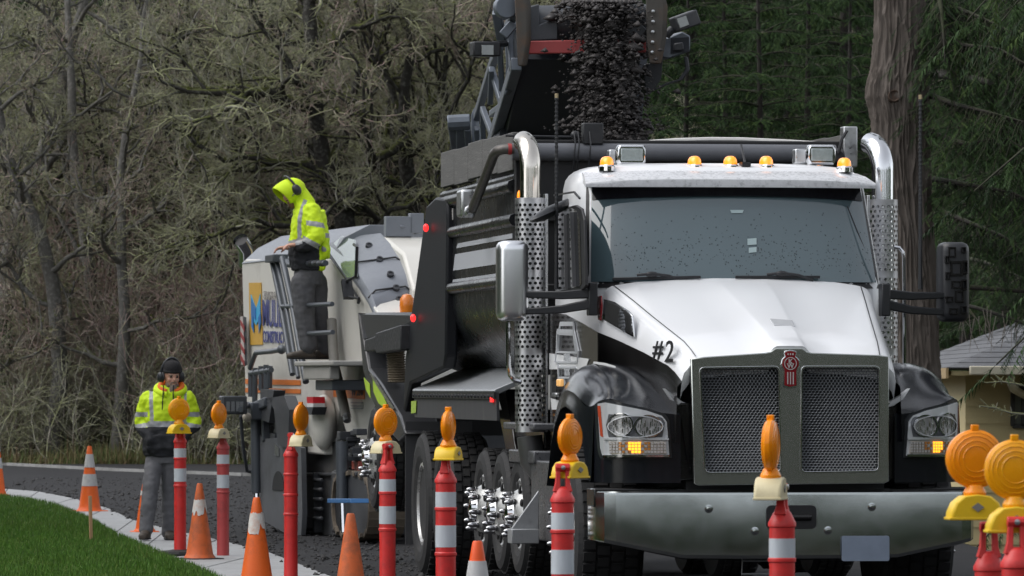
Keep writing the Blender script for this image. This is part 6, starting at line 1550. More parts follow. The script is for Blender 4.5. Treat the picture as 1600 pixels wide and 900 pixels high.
def bark_mat(name, col, moss, amt, lichen=(.20,.20,.17)):
    m = bpy.data.materials.new(name); m.use_nodes = True; n = m.node_tree.nodes; L = m.node_tree.links; b = n['Principled BSDF']; b.inputs['Roughness'].default_value = .85
    tc = n.new('ShaderNodeTexCoord'); g = n.new('ShaderNodeNewGeometry'); sp = n.new('ShaderNodeSeparateXYZ'); L.new(g.outputs['Normal'], sp.inputs[0])
    nz = n.new('ShaderNodeTexNoise'); nz.inputs['Scale'].default_value = 3.5; nz.inputs['Detail'].default_value = 6; L.new(tc.outputs['Object'], nz.inputs['Vector'])
    n2 = n.new('ShaderNodeTexNoise'); n2.inputs['Scale'].default_value = 14; n2.inputs['Detail'].default_value = 5; L.new(tc.outputs['Object'], n2.inputs['Vector'])
    m1 = n.new('ShaderNodeMix'); m1.data_type = 'RGBA'; m1.inputs[6].default_value = (*col, 1); m1.inputs[7].default_value = (*lichen, 1)
    r1 = n.new('ShaderNodeMapRange'); r1.inputs[1].default_value = .5; r1.inputs[2].default_value = .7; r1.inputs[4].default_value = .8; L.new(n2.outputs[0], r1.inputs[0]); L.new(r1.outputs[0], m1.inputs[0])
    ad = n.new('ShaderNodeMath'); ad.operation = 'MULTIPLY_ADD'; ad.inputs[1].default_value = .45; L.new(sp.outputs['Z'], ad.inputs[0]); L.new(nz.outputs[0], ad.inputs[2])
    r2 = n.new('ShaderNodeMapRange'); r2.inputs[1].default_value = .85-amt; r2.inputs[2].default_value = 1.05-amt; L.new(ad.outputs[0], r2.inputs[0])
    m2 = n.new('ShaderNodeMix'); m2.data_type = 'RGBA'; m2.inputs[7].default_value = (*moss, 1); L.new(r2.outputs[0], m2.inputs[0]); L.new(m1.outputs[2], m2.inputs[6]); L.new(m2.outputs[2], b.inputs['Base Color'])
    bp = n.new('ShaderNodeBump'); bp.inputs['Strength'].default_value = .8; bp.inputs['Distance'].default_value = .02; L.new(n2.outputs[0], bp.inputs['Height']); L.new(bp.outputs[0], b.inputs['Normal'])
    return m
oak_bark = bark_mat('oak_bark', (.030,.027,.023), (.075,.085,.016), .24, (.13,.13,.115))
alder_bark = bark_mat('alder_bark', (.10,.095,.085), (.07,.075,.03), .10, (.22,.215,.2))
twig_m = [bark_mat('twig_grey', (.34,.33,.28), (.24,.255,.12), .36, (.27,.275,.23)), bark_mat('twig_brown', (.29,.25,.215), (.22,.23,.11), .22, (.27,.26,.23)), bark_mat('twig_pink', (.36,.255,.23), (.26,.21,.17), .0, (.27,.25,.23))]
lichen_m = mat('lichen', (.22,.225,.16), .9, var=.5, scale=2)
lichen_d = mat('moss_tuft', (.10,.115,.022), .9, var=.4, scale=2)
def branch(rg, p, d, L, r0, r1, nseg, wander, lift):
    pts = [p]; d = d/np.linalg.norm(d)
    for i in range(nseg):
        d = d+rg.normal(0, wander, 3)+np.array([0,0,lift]); d /= np.linalg.norm(d); pts.append(pts[-1]+d*L/nseg)
    return np.array(pts), np.linspace(r0, r1, nseg+1)
def side_dir(rg, t, ang):
    v = rg.normal(0, 1, 3); v -= t*v.dot(t); v /= np.linalg.norm(v)+1e-9; return t*math.cos(ang)+v*math.sin(ang)
def oak(seed, name, height=9.0, r=.26, trunk_h=2.2, nl=8, limbL=4.2, spread=1.0, twigs=2, lean=(0,0), wander=.24, tm=0, counts=(7,7,9), traced=None):
    rg = np.random.default_rng(seed); big, small, tuft = [], [], []
    def rec(pts, rad, level, L):
        cnt = counts[level-1]
        for _ in range(cnt):
            t = rg.uniform(.18, 1)**.8; i = t*(len(pts)-1); k = min(int(i), len(pts)-2); p = pts[k]*(1-i+k)+pts[k+1]*(i-k); tn = pts[k+1]-pts[k]; tn = tn/np.linalg.norm(tn)
            rr = rad[k]*rg.uniform(.45, .7); l = L*rg.uniform(.35, .62)*(1.15-.4*t)
            d = side_dir(rg, tn, rg.uniform(.5, 1.15))
            if level == 1: d[2] += .15
            ns = [0,6,5,4][level]
            rr = max(rr, [0,.03,.012,.0062][level])
            b, ra = branch(rg, p, d, l, rr, max(rr*.4, .0045), ns, wander*1.1, .03)
            (big if level == 1 else small).append((b, ra, 5 if level == 1 else (4 if level == 2 else 3)))
            if level < 3: rec(b, ra, level+1, l)
            if level >= 2:
                for q in b[1:]:
                    if rg.random() < .5: tuft.append((q, rg.uniform(.009, .026), 0 if rg.random() < .75 else 1))
            if level == 1:
                for q in b:
                    for _ in range(2): tuft.append((q+rg.normal(0,.03,3)+np.array([0,0,.03]), rg.uniform(.02,.045), 1))
    d0 = np.array([lean[0], lean[1], 1.0]); tp, tr = branch(rg, np.array([0,0,-.15]), d0, height*.75, r*1.15, r*.25, 12, .10, .02)
    tr[0] *= 1.35
    if traced:
        def rs(pts, n):
            q = np.array(pts, float); s_ = np.r_[0, np.cumsum(np.linalg.norm(np.diff(q, axis=0), axis=1))]; t = np.linspace(0, s_[-1], n)
            o_ = np.stack([np.interp(t, s_, q[:,c]) for c in range(3)], 1); o_[1:-1] += rg.normal(0, .035, (n-2,3)); return o_, s_[-1]
        for j, (pts, ra0, ra1) in enumerate(traced):
            b, l = rs(pts, 13); ra = np.linspace(ra0, ra1, 13)*rg.uniform(.9,1.1,13); big.append((b, ra, 9 if j == 0 else 7))
            rec(b, ra, 1, min(l, limbL)*(.6 if j == 0 else 1.0))
            for q, rq_ in zip(b, ra):
                for _ in range(14): tuft.append((q+rg.normal(0,.6,3)*rq_+np.array([0,0,rq_*.9]), rg.uniform(.02,.05), 1))
        nl = 0
    else: big.append((tp, tr, 9))
    for k in range(nl):
        f = trunk_h/(height*.75)+(1-trunk_h/(height*.75))*(k+.3)/nl; i = f*12; j = min(int(i), 11); p = tp[j]*(1-i+j)+tp[j+1]*(i-j)
        a = k*2.4+rg.uniform(-.5,.5); d = np.array([math.cos(a)*spread, math.sin(a)*spread, rg.uniform(.05,.6)])
        l = limbL*rg.uniform(.75,1.2)*(1.1-.5*f); rr = tr[j]*rg.uniform(.4,.6)
        b, ra = branch(rg, p, d, l, rr, rr*.3, 9, wander, .05); big.append((b, ra, 7)); rec(b, ra, 1, l)
        for q, rq_ in zip(b, ra):
            for _ in range(5): tuft.append((q+rg.normal(0,.5,3)*rq_+np.array([0,0,rq_*.9]), rg.uniform(.02,.05), 1))
    t = bpy.data.objects.new(name, None); COL.objects.link(t)
    V, Fq = tubes_np(big); npmesh_only('trunk', V, Fq, oak_bark).parent = t
    V, Fq = tubes_np(small)
    cr = npmesh_only('crown', V, Fq, [twig_m[tm], twig_m[(tm+1) % 3]], mi=rg.choice(2, len(Fq), p=[.8,.2])); cr.parent = t
    n = len(tuft); C = np.array([q[0] for q in tuft]); S = np.array([q[1] for q in tuft])
    A = rg.normal(0, 1, (n,2,3,3)); A /= np.linalg.norm(A, axis=3, keepdims=True)
    V = (C[:,None,None]+A*S[:,None,None,None]*.8).reshape(-1,3)
    npmesh_only('lichen', V, np.arange(len(V)).reshape(-1,3), [lichen_m, lichen_d], mi=np.repeat([q[2] for q in tuft], 2), smooth=False).parent = cr
    return t
def thicket(seed, name, n=46, h=3.2, spread=1.6, tm=2, droop=0.0):
    rg = np.random.default_rng(seed); small, tuft = [], []
    for k in range(n):
        a = rg.uniform(0, 2*np.pi); p = np.array([rg.normal(0,.35)*spread, rg.normal(0,.35)*spread, -.1]); d = np.array([math.cos(a)*.5*spread*.6, math.sin(a)*.5*spread*.6, 1.0]); l = h*rg.uniform(.6,1.15)
        b, ra = branch(rg, p, d, l, rg.uniform(.012,.024), .006, 8, .13, -droop); small.append((b, ra, 4))
        for _ in range(9):
            j = rg.integers(2, 8); t = b[j]-b[j-1]; t /= np.linalg.norm(t); bb, r2 = branch(rg, b[j], side_dir(rg, t, rg.uniform(.4,1.0)), l*rg.uniform(.15,.4), .0085, .0045, 5, .18, 0); small.append((bb, r2, 3))
            for _ in range(3):
                i = rg.integers(1, 5); t = bb[i]-bb[i-1]; t /= np.linalg.norm(t); b3, r3 = branch(rg, bb[i], side_dir(rg, t, rg.uniform(.5,1.1)), l*rg.uniform(.06,.16), .006, .004, 3, .2, 0); small.append((b3, r3, 3))
                if rg.random() < .6: tuft.append((b3[-1], rg.uniform(.008,.022)))
    t = bpy.data.objects.new(name, None); COL.objects.link(t)
    V, Fq = tubes_np(small); cr = npmesh_only('stems', V, Fq, [twig_m[tm], twig_m[(tm+1) % 3]], mi=rg.choice(2, len(Fq), p=[.75,.25])); cr.parent = t
    C = np.array([q[0] for q in tuft]); S = np.array([q[1] for q in tuft]); A = rg.normal(0,1,(len(C),2,3,3)); A /= np.linalg.norm(A,axis=3,keepdims=True)
    V = (C[:,None,None]+A*S[:,None,None,None]).reshape(-1,3); npmesh_only('lichen', V, np.arange(len(V)).reshape(-1,3), lichen_m, smooth=False).parent = cr
    return t
needle = [mat('needle_mid', (.036,.072,.022), .7, spec=.15, var=.35, scale=1.2), mat('needle_dark', (.016,.034,.013), .7, spec=.15, var=.35, scale=1.2), mat('needle_tip', (.062,.10,.028), .7, spec=.15, var=.3)]
con_bark = bark_mat('conifer_bark', (.024,.020,.017), (.030,.036,.014), .25, (.045,.042,.036))
def spray_template(rg):
    tris = []
    for k in range(20):
        x = .04+.95*k/19
        for s in (-1, 1):
            l = (.20*(1-.5*x)+.06)*rg.uniform(.6,1.25); q = rg.uniform(.35,.8); xx = x+rg.uniform(-.03,.03)
            tris.append([(xx-.018, 0, 0), (xx+.018, 0, .004), (xx+l*(1-q*.5), s*l*q, rg.uniform(-.10,.03)-.05*x)])
    tris.append([(0,.008,0),(0,-.008,0),(1.05,0,-.05)])
    return np.array(tris)
def conifer(seed, name, height=13., Lmax=3.0, z0=.6, r=.22, step=.34, droop=.35, spray=.34, per=6, crook=0.0):
    rg = np.random.default_rng(seed); wood = []; tp, tr = branch(rg, np.array([0,0,-.2]), np.array([crook,0,1.]), height, r, .02, 14, .015, .02); wood.append((tp, tr, 9))
    C, Dn, Up, S = [], [], [], []
    z = z0
    while z < height-.3:
        f = z/height; i = f*14; k = min(int(i), 13); pc = tp[k]*(1-i+k)+tp[k+1]*(i-k)
        for q in range(per):
            a = rg.uniform(0, 2*np.pi); l = Lmax*(1-f)**.75*rg.uniform(.65,1.1)+.25
            d = np.array([math.cos(a), math.sin(a), .15+.35*f]); ns = 9; b = [pc]; dd = d/np.linalg.norm(d)
            for s in range(ns):
                dd = dd+np.array([rg.normal(0,.07), rg.normal(0,.07), -droop*.16+(.10 if s > 6 else 0)]); dd /= np.linalg.norm(dd); b.append(b[-1]+dd*l/ns)
            b = np.array(b); wood.append((b, np.linspace(.012+.012*l/Lmax, .004, ns+1), 4))
            nsp = int(l/.15)+3
            for s in range(nsp):
                t = .12+.88*s/nsp; i = t*ns; k2 = min(int(i), ns-1); p = b[k2]*(1-i+k2)+b[k2+1]*(i-k2); tn = b[k2+1]-b[k2]; tn /= np.linalg.norm(tn)
                sd = np.cross(tn, [0,0,1.]); sd /= np.linalg.norm(sd)+1e-9
                for sg in (-1, 1):
                    dv = tn*rg.uniform(.3,.8)+sd*sg*rg.uniform(.6,1.1)+np.array([0,0,-rg.uniform(.05,1.1)*droop*1.9]); dv /= np.linalg.norm(dv)
                    C.append(p); Dn.append(dv); S.append(spray*rg.uniform(.6,1.25)*(1.1-.4*t))
            C.append(b[-1]); Dn.append(dd); S.append(spray)
        z += step*rg.uniform(.7,1.3)
    C, Dn, S = np.array(C), np.array(Dn), np.array(S); n = len(C)
    side = np.cross(Dn, np.array([0,0,1.])+rg.normal(0,.25,(n,3))); side /= np.linalg.norm(side,axis=1,keepdims=True)+1e-9; upv = np.cross(side, Dn)
    tm_ = spray_template(rg); k = len(tm_)
    V = C[:,None,None]+(Dn[:,None,None]*tm_[None,:,:,0:1]+side[:,None,None]*tm_[None,:,:,1:2]+upv[:,None,None]*tm_[None,:,:,2:3])*S[:,None,None,None]
    t = bpy.data.objects.new(name, None); COL.objects.link(t)
    Vw, Fw = tubes_np(wood); npmesh_only('trunk', Vw, Fw, con_bark).parent = t
    mi = np.repeat(rg.choice(3, n, p=[.55,.33,.12]), k)
    npmesh_only('crown', V.reshape(-1,3), np.arange(n*k*3).reshape(-1,3), needle, mi=mi, smooth=False).parent = t
    return t
oaks = [oak(11,'bare_tree',9.5,.26,2.0,9,4.6), oak(12,'bare_tree',8.5,.20,1.6,8,3.8,wander=.28), oak(23,'bare_tree',10.5,.23,3.0,9,3.6,.7,tm=1), oak(34,'bare_tree',9.0,.17,1.5,8,3.6,tm=0,wander=.3)]
alders = [oak(51,'alder_tree',15,.17,2.4,13,2.2,.8,wander=.15,tm=0,counts=(6,6,7)), oak(52,'alder_tree',14,.14,2.0,12,2.3,.9,wander=.17,tm=1,counts=(6,6,7))]
for t in alders:
    for ch in t.children:
        if ch.name.startswith('trunk'): ch.data.materials[0] = alder_bark
thks = [thicket(61,'thicket_shrub'), thicket(62,'thicket_shrub',50,2.4,1.8,0,.03), thicket(63,'thicket_shrub',44,3.6,1.4,1)]
cons = [conifer(71,'conifer_tree',13,2.8,droop=.6,spray=.30,per=8,r=.14), conifer(72,'conifer_tree',15,3.2,droop=.85,per=6,spray=.34,r=.15), conifer(73,'conifer_tree',11,2.4,droop=.5,spray=.28,per=8,r=.12)]
used = set()
def plant(proto, px, D, scale, rz, label, cat, group=None, zoff=0.0, py=None):
    x = (px-800)*D/F; loc = (x, D, gz(x, D)-.02+zoff)
    if id(proto) not in used: used.add(id(proto)); o = proto; o.location = loc; o.rotation_euler = (0,0,rz); o.scale = (scale,)*3
    else: o = dup(proto, loc, rz, None, scale)
    o['label'] = label; o['category'] = cat
    if group: o['group'] = group
    elif 'group' in o: del o['group']
    return o
rr = random.Random(21)
LM = [(-80,'beyond the left edge of the photo'),(-20,'at the very left edge'),(15,'just above the half cut cone'),(48,'left of the lone pale trunk'),(85,'above the lone pale trunk'),(120,'above the cone beside the stake'),(150,'left above the walking worker'),(180,'over the leaning pale trunk'),(200,'left of the worker in the beanie'),(235,'straight above the worker in the beanie'),(265,'right above the worker in the beanie'),(300,'between the two hooded workers'),(330,'left above the control box'),(360,'above the control box'),(395,'above the chrome exhaust pipe'),(415,'above the logo panel'),(440,'left of the operator'),(470,'right above the operator'),(500,'just right of the operator'),(525,'above the dark windscreen'),(545,'left of the grey conveyor cover'),(575,'above the grey conveyor cover'),(600,'over the white engine hood'),(625,'behind the rear view mirror'),(650,'left of the red tail light'),(680,'above the dump body corner'),(720,'left of the conveyor hinge'),(745,'behind the conveyor hinge'),(765,'behind the left conveyor lamp'),(790,'behind the conveyor truss'),(810,'behind the left belt guard'),(855,'behind the conveyor belt'),(885,'left of the falling grindings'),(960,'behind the falling grindings'),(1030,'behind the right belt guard'),(1050,'below the right conveyor lamp'),(1100,'right of the conveyor lamps'),(1140,'above the middle roof lamp'),(1165,'above the tarp roller middle'),(1235,'above the right work light'),(1262,'left of the tarp housing'),(1300,'above the tarp housing'),(1340,'left of the big furrowed trunk'),(1360,'touching the big furrowed trunk'),(1420,'behind the big furrowed trunk'),(1500,'above the black mirror'),(1580,'above the house roof'),(1650,'beyond the right edge of the photo')]
def spot(px, D):
    w_ = min(LM, key=lambda q: abs(q[0]-px))[1]
    return w_+', '+('nearest row' if D < 95 else 'near row' if D < 100 else 'front row' if D < 116.5 and D > 110 else 'second row' if D < 119.5 else 'third row' if D < 124 else 'deep row' if D < 140 else 'rear row' if D < 158 else 'last row')
# the big mossy oaks behind the milling machine
def tp_(org, *pts): return [np.array(P(*q)-org) for q in pts]
o1 = Vector(((590-800)*114/F, 114, gz(0,114)-.02))
hero = oak(91, 'bare_tree', limbL=4.2, counts=(11,8,9), traced=[
 (tp_(o1,(592,705,114),(582,600,114),(562,500,114),(550,420,114),(537,345,114),(517,275,114),(497,205,114),(487,100,114),(482,-40,114)), .27, .11),
 (tp_(o1,(502,215,114),(488,170,113.8),(455,163,113.4),(420,146,113),(380,151,112.7),(345,144,112.4),(300,146,112.2),(245,124,112)), .15, .035),
 (tp_(o1,(552,420,114),(520,372,113.5),(470,352,113),(400,347,112.6),(330,366,112.3),(262,386,112)), .11, .03),
 (tp_(o1,(540,350,114),(575,250,114.2),(610,242,114.4),(650,200,114.6),(690,140,115),(705,50,115)), .13, .04),
 (tp_(o1,(518,280,114),(470,255,113.4),(410,250,113),(340,245,112.6),(270,200,112.2)), .09, .025),
 (tp_(o1,(490,120,114),(525,60,113.8),(580,35,113.5),(640,-10,113.3)), .09, .04),
 (tp_(o1,(495,190,114),(450,95,113.5),(405,45,113.2),(385,-30,113)), .09, .035),
 (tp_(o1,(548,410,114),(610,330,113.6),(680,300,113.2),(740,250,113)), .09, .03)])
hero.location = o1; tag(hero, 'gnarled dark mossy tree rising behind the operator, one thick limb sweeping left', 'tree')
plant(oaks[0], 640, 119, 1.25, .4, 'mossy tree behind the rear view mirror of the milling machine', 'tree')
plant(oaks[2], 690, 116, 1.2, 2.1, 'dark forked mossy tree left of the conveyor hinge', 'tree')
plant(oaks[1], 470, 117, 1.3, 4.0, 'spreading mossy tree whose low limbs reach left above the milling machine', 'tree')
BG = 'bare lichened tree'
for px, D, k, s in ((-60,121,1,1.25),(60,123,3,1.3),(170,120,2,1.1),(260,124,0,1.1),(350,119,3,1.35),(410,126,2,1.2),(520,124,1,1.3),(640,123,3,1.35),(760,121,0,1.2),(810,117,1,1.3),(880,125,3,1.3),(960,120,2,1.1),(120,131,0,1.35),(300,133,2,1.3),(440,134,1,1.5),(600,132,0,1.4),(720,133,3,1.5),(860,134,2,1.3)):
    plant(oaks[k], px, D, s, rr.uniform(0,6.3), BG+' '+spot(px, D), 'tree', 'bare trees in the wood')
plant(alders[0], 84, 114.5, 1.0, 1.0, 'pale grey trunk standing alone above the kerb near the left cone', 'tree')
plant(alders[1], 181, 114, .95, 3.0, 'leaning pale trunk behind the walking worker', 'tree')
AL = 'slender grey trunk'
for px, D, k in ((15,118,0),(118,117,1),(140,121,0),(48,125,1),(228,122,0),(330,128,1),(-20,114,1)):
    plant(alders[k], px, D, rr.uniform(.85,1.15), rr.uniform(0,6.3), AL+' '+spot(px, D), 'tree', 'slender grey trunks at the left')
TH = 'leafless twiggy shrub'
for px, D, k, s in ((-10,114,1,1.0),(30,116,2,1.2),(70,118,0,1.1),(110,115.5,1,1.05),(150,117,0,1.25),(195,116,2,1.0),(240,115,1,1.15),(285,113.5,1,1.0),(320,115,0,1.2),(360,113.5,1,1.2),(395,115,0,1.25),(430,116,2,1.2),(470,115,0,1.3),(520,117,1,1.3),(570,116,0,1.3),(620,117,2,1.2),(670,116,1,1.3),(60,121,0,1.7),(150,122,0,1.8),(240,120,0,1.7),(330,121,0,1.9),(420,122,0,1.7),(200,126,2,2.0),(100,127,0,2.0),(300,127,2,2.0)):
    plant(thks[k], px, D, s, rr.uniform(0,6.3), TH+' '+spot(px, D), 'shrub', 'twiggy shrubs along the far road edge')
CF = 'dark far evergreen'
for px, D, k in ((-80,150,0),(0,140,2),(90,152,1),(180,147,0),(270,150,2),(360,146,1),(450,152,0),(540,148,2),(630,150,1),(720,146,0),(800,150,2),(890,147,1),(45,165,1),(140,166,0),(230,163,2),(320,166,1),(410,164,0),(500,166,2),(590,164,1),(680,166,0),(765,163,1),(850,165,2)):
    plant(cons[k], px, D, rr.uniform(1.0,1.35), rr.uniform(0,6.3), CF+' '+spot(px, D), 'tree', 'evergreens far back in the wood')
plant(cons[2], 14, 116, .28, 1, 'low dark evergreen bush at the foot of the wood, far left', 'shrub')
plant(cons[2], 52, 117, .25, 2, 'small green evergreen bush beside the pale trunk above the kerb', 'shrub')
# conifers on the right
CM = 'drooping green conifer'
for px, D, k, s in ((960,112,1,1.0),(1030,104,0,.95),(1100,98,1,.95),(1165,104,1,1.0),(1235,96,2,1.05),(1300,92,1,.9),(1350,99,0,1.0),(1140,116,2,1.3),(1050,120,0,1.2),(1260,115,0,1.2),(1420,108,1,1.1),(1500,104,0,1.1),(1580,100,1,1.1),(1650,106,0,1.1),(1340,116,1,1.2),(1065,88,2,.75),(1128,91,0,.7),(1195,87,2,.8),(1268,89,0,.72),(1325,86,2,.75),(1012,97,1,.8)):
    plant(cons[k], px, D, s, rr.uniform(0,6.3), CM+' '+spot(px, D if D < 110 else D+4), 'tree', 'conifers behind the truck')
plant(cons[1], 1560, 76, .85, 2.2, 'near dark conifer whose boughs hang over the house roof', 'tree', zoff=.5)
plant(cons[0], 1655, 72, .8, .6, 'dark conifer with boughs at the upper right edge of the photo', 'tree', zoff=.6)
plant(cons[1], 1510, 82, .8, 4.4, 'shaded conifer right behind the big furrowed trunk', 'tree')
plant(oaks[3], 1095, 88, .55, 1.3, 'mossy leafless small tree just above the tarp roller, right of the conveyor', 'tree')
plant(oaks[1], 1060, 92, .75, 3.2, 'leafless tree with yellow moss behind the conveyor lamps', 'tree')
CN = [(1480,56,''),(2350,55,'tall unseen fir added for shade beside the house, outside the frame'),(2200,70,'tall unseen fir added for shade beyond the house, outside the frame'),(2050,92,'tall unseen fir added for shade behind the house, outside the frame')]  # unseen firs, added to darken the conifers on the right
for px, D, lb in CN[1:]:
    o = plant(cons[1], px, D, 1.9, rr.uniform(0,6.3), lb, 'tree', zoff=3.0)
# the big fir trunk
fir = thing('fir_tree', 'massive furrowed conifer trunk rising behind the right exhaust stack', 'tree', (0,0,0))
Df = 63.0
EL = [(-260,1372),(0,1366),(60,1365),(105,1361),(135,1354),(152,1353),(170,1358),(195,1362),(260,1363),(400,1375),(560,1384),(640,1380),(700,1370)]; ER = [(-260,1432),(0,1447),(100,1451),(200,1455),(300,1456),(400,1461),(560,1470),(640,1477),(700,1490)]
ny, na = 420, 260; V = []
c0 = P(1410, 560, Df); fir.location = (c0.x, Df, gz(c0.x, Df)); FO = Vector(fir.location)
for j in range(ny):
    py = 690-950*j/(ny-1); a, b = interp(EL, py), interp(ER, py); c = P((a+b)/2, py, Df)-FO; r_ = (b-a)/2*Df/F
    for k in range(na):
        an = 2*math.pi*k/na; ca, sa = math.cos(an), math.sin(an)
        q = Vector((ca*r_*5.2, sa*r_*5.2, c.z*.85)); wv = noise.noise(Vector((ca*2,sa*2,c.z*.7)))*.5
        rd = 1-abs(noise.noise(Vector((q.x*4.2+wv, q.y*4.2+wv, q.z*2.6)))*2); r2 = noise.noise(Vector((q.x*9, q.y*9, q.z*4)))
        d = .024*(rd**2-.55)*1.6+.010*r2+.02*noise.noise(Vector((q.x*.8,q.y*.8,q.z*.6)))
        V.append((c.x+ca*(r_+d-.012), c.y+sa*(r_+d-.012), c.z))
Fq = [(j*na+k, j*na+(k+1) % na, (j+1)*na+(k+1) % na, (j+1)*na+k) for j in range(ny-1) for k in range(na)]
fir_bark = mat('fir_bark', (.120,.100,.086), .9, var=.45, scale=7, stretch=(1,1,.35), bump=.9, bscale=40, dirt=(.125,.11,.10), dirtamt=.35, dscale=6)
trk_ = npmesh('trunk', V, Fq, fir_bark, fir, smooth=True)
p = P(1397,150,Df-.315)-FO; obj('knot', MB().lathe([(.085,.06),(.075,.0),(.06,-.022),(.052,-.02),(.045,-.008),(.001,-.006)][::-1], p, (-.1,1,-.1), 16), mat('knot_wood', (.085,.055,.04), .8, var=.5, scale=20, bump=.5), fir, smooth=50)
def limb_obj(pts, r0, r1, nm='limb', par=fir, m=None):
    n_ = len(pts); return obj(nm, MB().tube(pts, [r0+(r1-r0)*k/(n_-1) for k in range(n_)], 7), m or con_bark, par, smooth=60)
L1 = [P(*q)-FO for q in ((1450,112,62.9),(1478,116,62.3),(1505,122,62),(1530,124,61.8),(1548,128,61.6))]; limb_obj(L1, .06, .035, m=alder_bark)
def bough(seed, pts, r0, dens, spr, nm='bough', par=fir, org=FO, droop=.6, sub=.5):
    """a hanging evergreen bough along pixel-traced control points"""
    rg = np.random.default_rng(seed); P_ = [np.array(P(*q)-org) for q in pts]; tt = np.linspace(0, len(P_)-1, 14)
    b = np.array([P_[min(int(t),len(P_)-2)]*(1-(t-min(int(t),len(P_)-2)))+P_[min(int(t),len(P_)-2)+1]*(t-min(int(t),len(P_)-2)) for t in tt])
    wood = [(b, np.linspace(r0,.006,14), 6)]; C, Dn, S = [], [], []
    for k in range(dens):
        t = rg.uniform(.05,1); i = t*13; j = min(int(i),12); p = b[j]*(1-i+j)+b[j+1]*(i-j); tn = b[j+1]-b[j]; tn /= np.linalg.norm(tn)
        sd = np.cross(tn,[0,0,1.]); sd /= np.linalg.norm(sd)+1e-9; l = sub*rg.uniform(.4,1.2)
        dv = tn*rg.uniform(.2,.8)+sd*rg.choice([-1,1])*rg.uniform(.4,1)+np.array([0,0,-rg.uniform(.1,1)*droop]); s_b, s_r = branch(rg, p, dv, l, .007, .003, 5, .12, -.10); wood.append((s_b, s_r, 3))
        for q in range(7):
            m_ = rg.integers(1,6); tn2 = s_b[m_]-s_b[m_-1]; tn2 /= np.linalg.norm(tn2); sd2 = np.cross(tn2,[0,0,1.]); sd2 /= np.linalg.norm(sd2)+1e-9
            d2 = tn2*.7+sd2*rg.choice([-1,1])*rg.uniform(.3,1)+np.array([0,0,-rg.uniform(0,.5)*droop]); C.append(s_b[m_]); Dn.append(d2/np.linalg.norm(d2)); S.append(spr*rg.uniform(.6,1.3))
    C, Dn, S = np.array(C), np.array(Dn), np.array(S); n = len(C); side = np.cross(Dn, np.array([0,0,1.])+rg.normal(0,.3,(n,3))); side /= np.linalg.norm(side,axis=1,keepdims=True)+1e-9; upv = np.cross(side,Dn); tm_ = spray_template(rg); k = len(tm_)
    V = C[:,None,None]+(Dn[:,None,None]*tm_[None,:,:,0:1]+side[:,None,None]*tm_[None,:,:,1:2]+upv[:,None,None]*tm_[None,:,:,2:3])*S[:,None,None,None]
    Vw, Fw = tubes_np(wood); o = npmesh_only(nm, Vw, Fw, con_bark); o.parent = par
    npmesh_only('needles', V.reshape(-1,3), np.arange(n*k*3).reshape(-1,3), needle, mi=np.repeat(rg.choice(3,n,p=[.5,.38,.12]),k), smooth=False).parent = o; return o
# the fir's own crown, above the frame: it shades the boughs, the trunk and the house below
for ch in list(cons[0].children):
    if ch.name.startswith('crown'):
        cr_ = ch.copy(); COL.objects.link(cr_); cr_.parent = fir; cr_.name = 'crown'; cr_.location = P(1410, -330, Df)-FO+Vector((0,0,6.0)); cr_.scale = (1.9,1.9,1.0)
bs_ = [((1448,20,63),(1490,10,62.5),(1540,30,62),(1600,60,61.5)), ((1450,60,63),(1500,70,62),(1560,75,61.5),(1620,110,61)), ((1455,150,63),(1500,165,62),(1545,175,61.5),(1600,190,61)), ((1458,210,63),(1510,225,62),(1570,215,61.5),(1630,250,61)),
       ((1460,280,63.3),(1520,290,62.5),(1580,300,62),(1640,330,61.5)), ((1462,-30,62.6),(1470,10,62.2),(1474,50,62),(1476,95,61.8)), ((1470,330,64),(1520,350,63.5),(1570,370,63),(1630,420,62.5)), ((1480,120,63.5),(1540,110,63),(1600,130,62.5),(1660,160,62)), ((1490,400,66),(1540,410,65),(1590,430,64),(1640,460,63)), ((1450,0,64),(1520,-20,63),(1580,-10,62),(1640,10,61))]
for k, q in enumerate(bs_): bough(100+k, q, .035, 110, .15, sub=.6, droop=.9)
# bare lichened twigs in front of the house, from a bush standing past the right edge
tw = thing('bare_bush', 'sparse lichened twigs reaching in front of the cream house wall', 'shrub', tuple(P(1660, 640, 63)*1.0)); TO = Vector(tw.location); tw.location.z = gz(TO.x, 63)-.02; TO = Vector(tw.location)
limb_obj([Vector((0,0,-.1)), Vector((-.05,0,.7)), P(1650,640,63)-TO, P(1640,600,63)-TO], .03, .015, 'stem', tw, twig_m[0])
rr = random.Random(5)
for pts in (((1645,610,63),(1615,606,63),(1590,600,62.8),(1565,596,62.8),(1540,598,62.7)), ((1648,655,63),(1610,648,62.8),(1580,645,62.7),(1555,637,62.7),(1530,634,62.6))):
    q = [P(*a)-TO for a in pts]; limb_obj(q, .016, .006, 'twig', tw, twig_m[0]); mb = MB()
    for _ in range(26):
        i = rr.randrange(0, len(q)-1); a = q[i].lerp(q[i+1], rr.random()); mb.tube([a, a+Vector((rr.uniform(-.12,.05), rr.uniform(-.05,.05), rr.uniform(-.07,.09)))], [.006,.003], 4)
    obj('twig_spur', mb, twig_m[0], tw)['kind'] = 'stuff'
L2 = [P(*q)-FO for q in ((1470,447,63.3),(1520,449,63),(1560,452,62.8),(1640,458,62.4))]; limb_obj(L2, .035, .02)
L3 = [P(*q)-FO for q in ((1490,472,64),(1530,482,63.6),(1570,494,63.2),(1640,520,62.6))]; limb_obj(L3, .028, .016)
mb = MB()
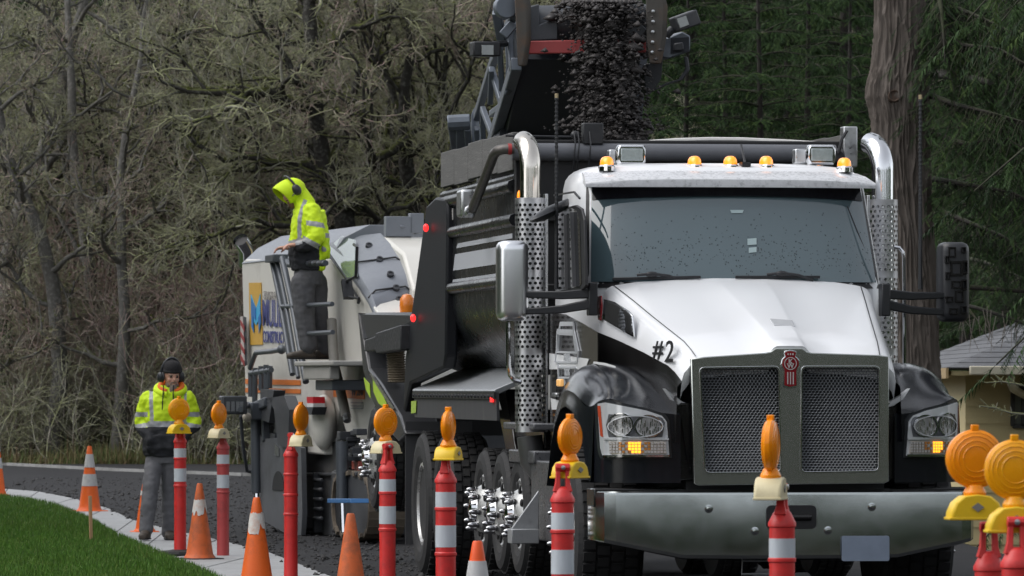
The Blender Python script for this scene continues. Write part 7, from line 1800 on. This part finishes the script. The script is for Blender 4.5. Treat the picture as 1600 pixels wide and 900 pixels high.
for _ in range(24):
    a = P(rr.uniform(1490,1600), rr.uniform(476,500), 63.2)-FO; b = a+Vector((rr.uniform(-.08,.12), 0, -rr.uniform(.15,.5))); mb.tube([a, (a+b)/2+Vector((rr.uniform(-.05,.05),0,0)), b], [.006,.004,.002], 4)
obj('hanging_twig', mb, twig_m[1], fir)['kind'] = 'stuff'
# dry grass and brown growth on the verge
n = 9000; px_ = np.concatenate([rng.normal(190,50,n//2), rng.uniform(-40,460,n//2)]); D_ = rng.uniform(111.8,114.5,n); X = (px_-800)*D_/F; Z = np.array([gz(x,y)-.02 for x, y in zip(X, D_)])
hgt = rng.gamma(4,.055,n)*np.where(px_ > 300, .8, 1); a = rng.uniform(0,6.28,n); wd_ = rng.uniform(.006,.012,n); V = np.zeros((n,3,3))
V[:,0] = np.c_[X-wd_*np.cos(a), D_-wd_*np.sin(a), Z]; V[:,1] = np.c_[X+wd_*np.cos(a), D_+wd_*np.sin(a), Z]; V[:,2] = np.c_[X+rng.normal(0,.1,n), D_+rng.normal(0,.1,n), Z+hgt]
vg = npmesh('verge_grass', V.reshape(-1,3), np.arange(n*3).reshape(-1,3), [mat('dry_grass', (.17,.15,.06), .8, var=.4, scale=2), mat('green_grass', (.07,.11,.025), .8, var=.4, scale=2), mat('brown_bracken', (.12,.075,.035), .8, var=.4, scale=2)], mi=rng.choice(3,n,p=[.4,.35,.25])); vg['kind'] = 'stuff'
# woods behind the camera (seen only in the chrome): one mass
n = 26000; ang = rng.uniform(R(150), R(390), n); ang = np.where(rng.random(n) < .3, rng.uniform(R(100),R(160),n), ang); dist = rng.uniform(34, 60, n); hh = rng.random(n)**1.2; top = 12+5*np.sin(ang*23)+3*np.sin(ang*57+1)
X = np.cos(ang)*dist; Y = 20+np.sin(ang)*dist; keep = ((np.degrees(ang) % 360 < 160) | (np.degrees(ang) % 360 > 204)) & ((np.abs(X) > .089*np.abs(Y)+9) | (Y < -6)); X, Y, hh, top = X[keep], Y[keep], hh[keep], top[keep]; n = len(X)
A = rng.normal(0,1,(n,3,3)); A /= np.linalg.norm(A,axis=2,keepdims=True); V = np.c_[X,Y,hh*top][:,None]+A*rng.uniform(.5,1.6,n)[:,None,None]
wd = npmesh('woods', V.reshape(-1,3), np.arange(n*3).reshape(-1,3), needle, mi=rng.choice(3,n,p=[.5,.4,.1])); wd['kind'] = 'stuff'
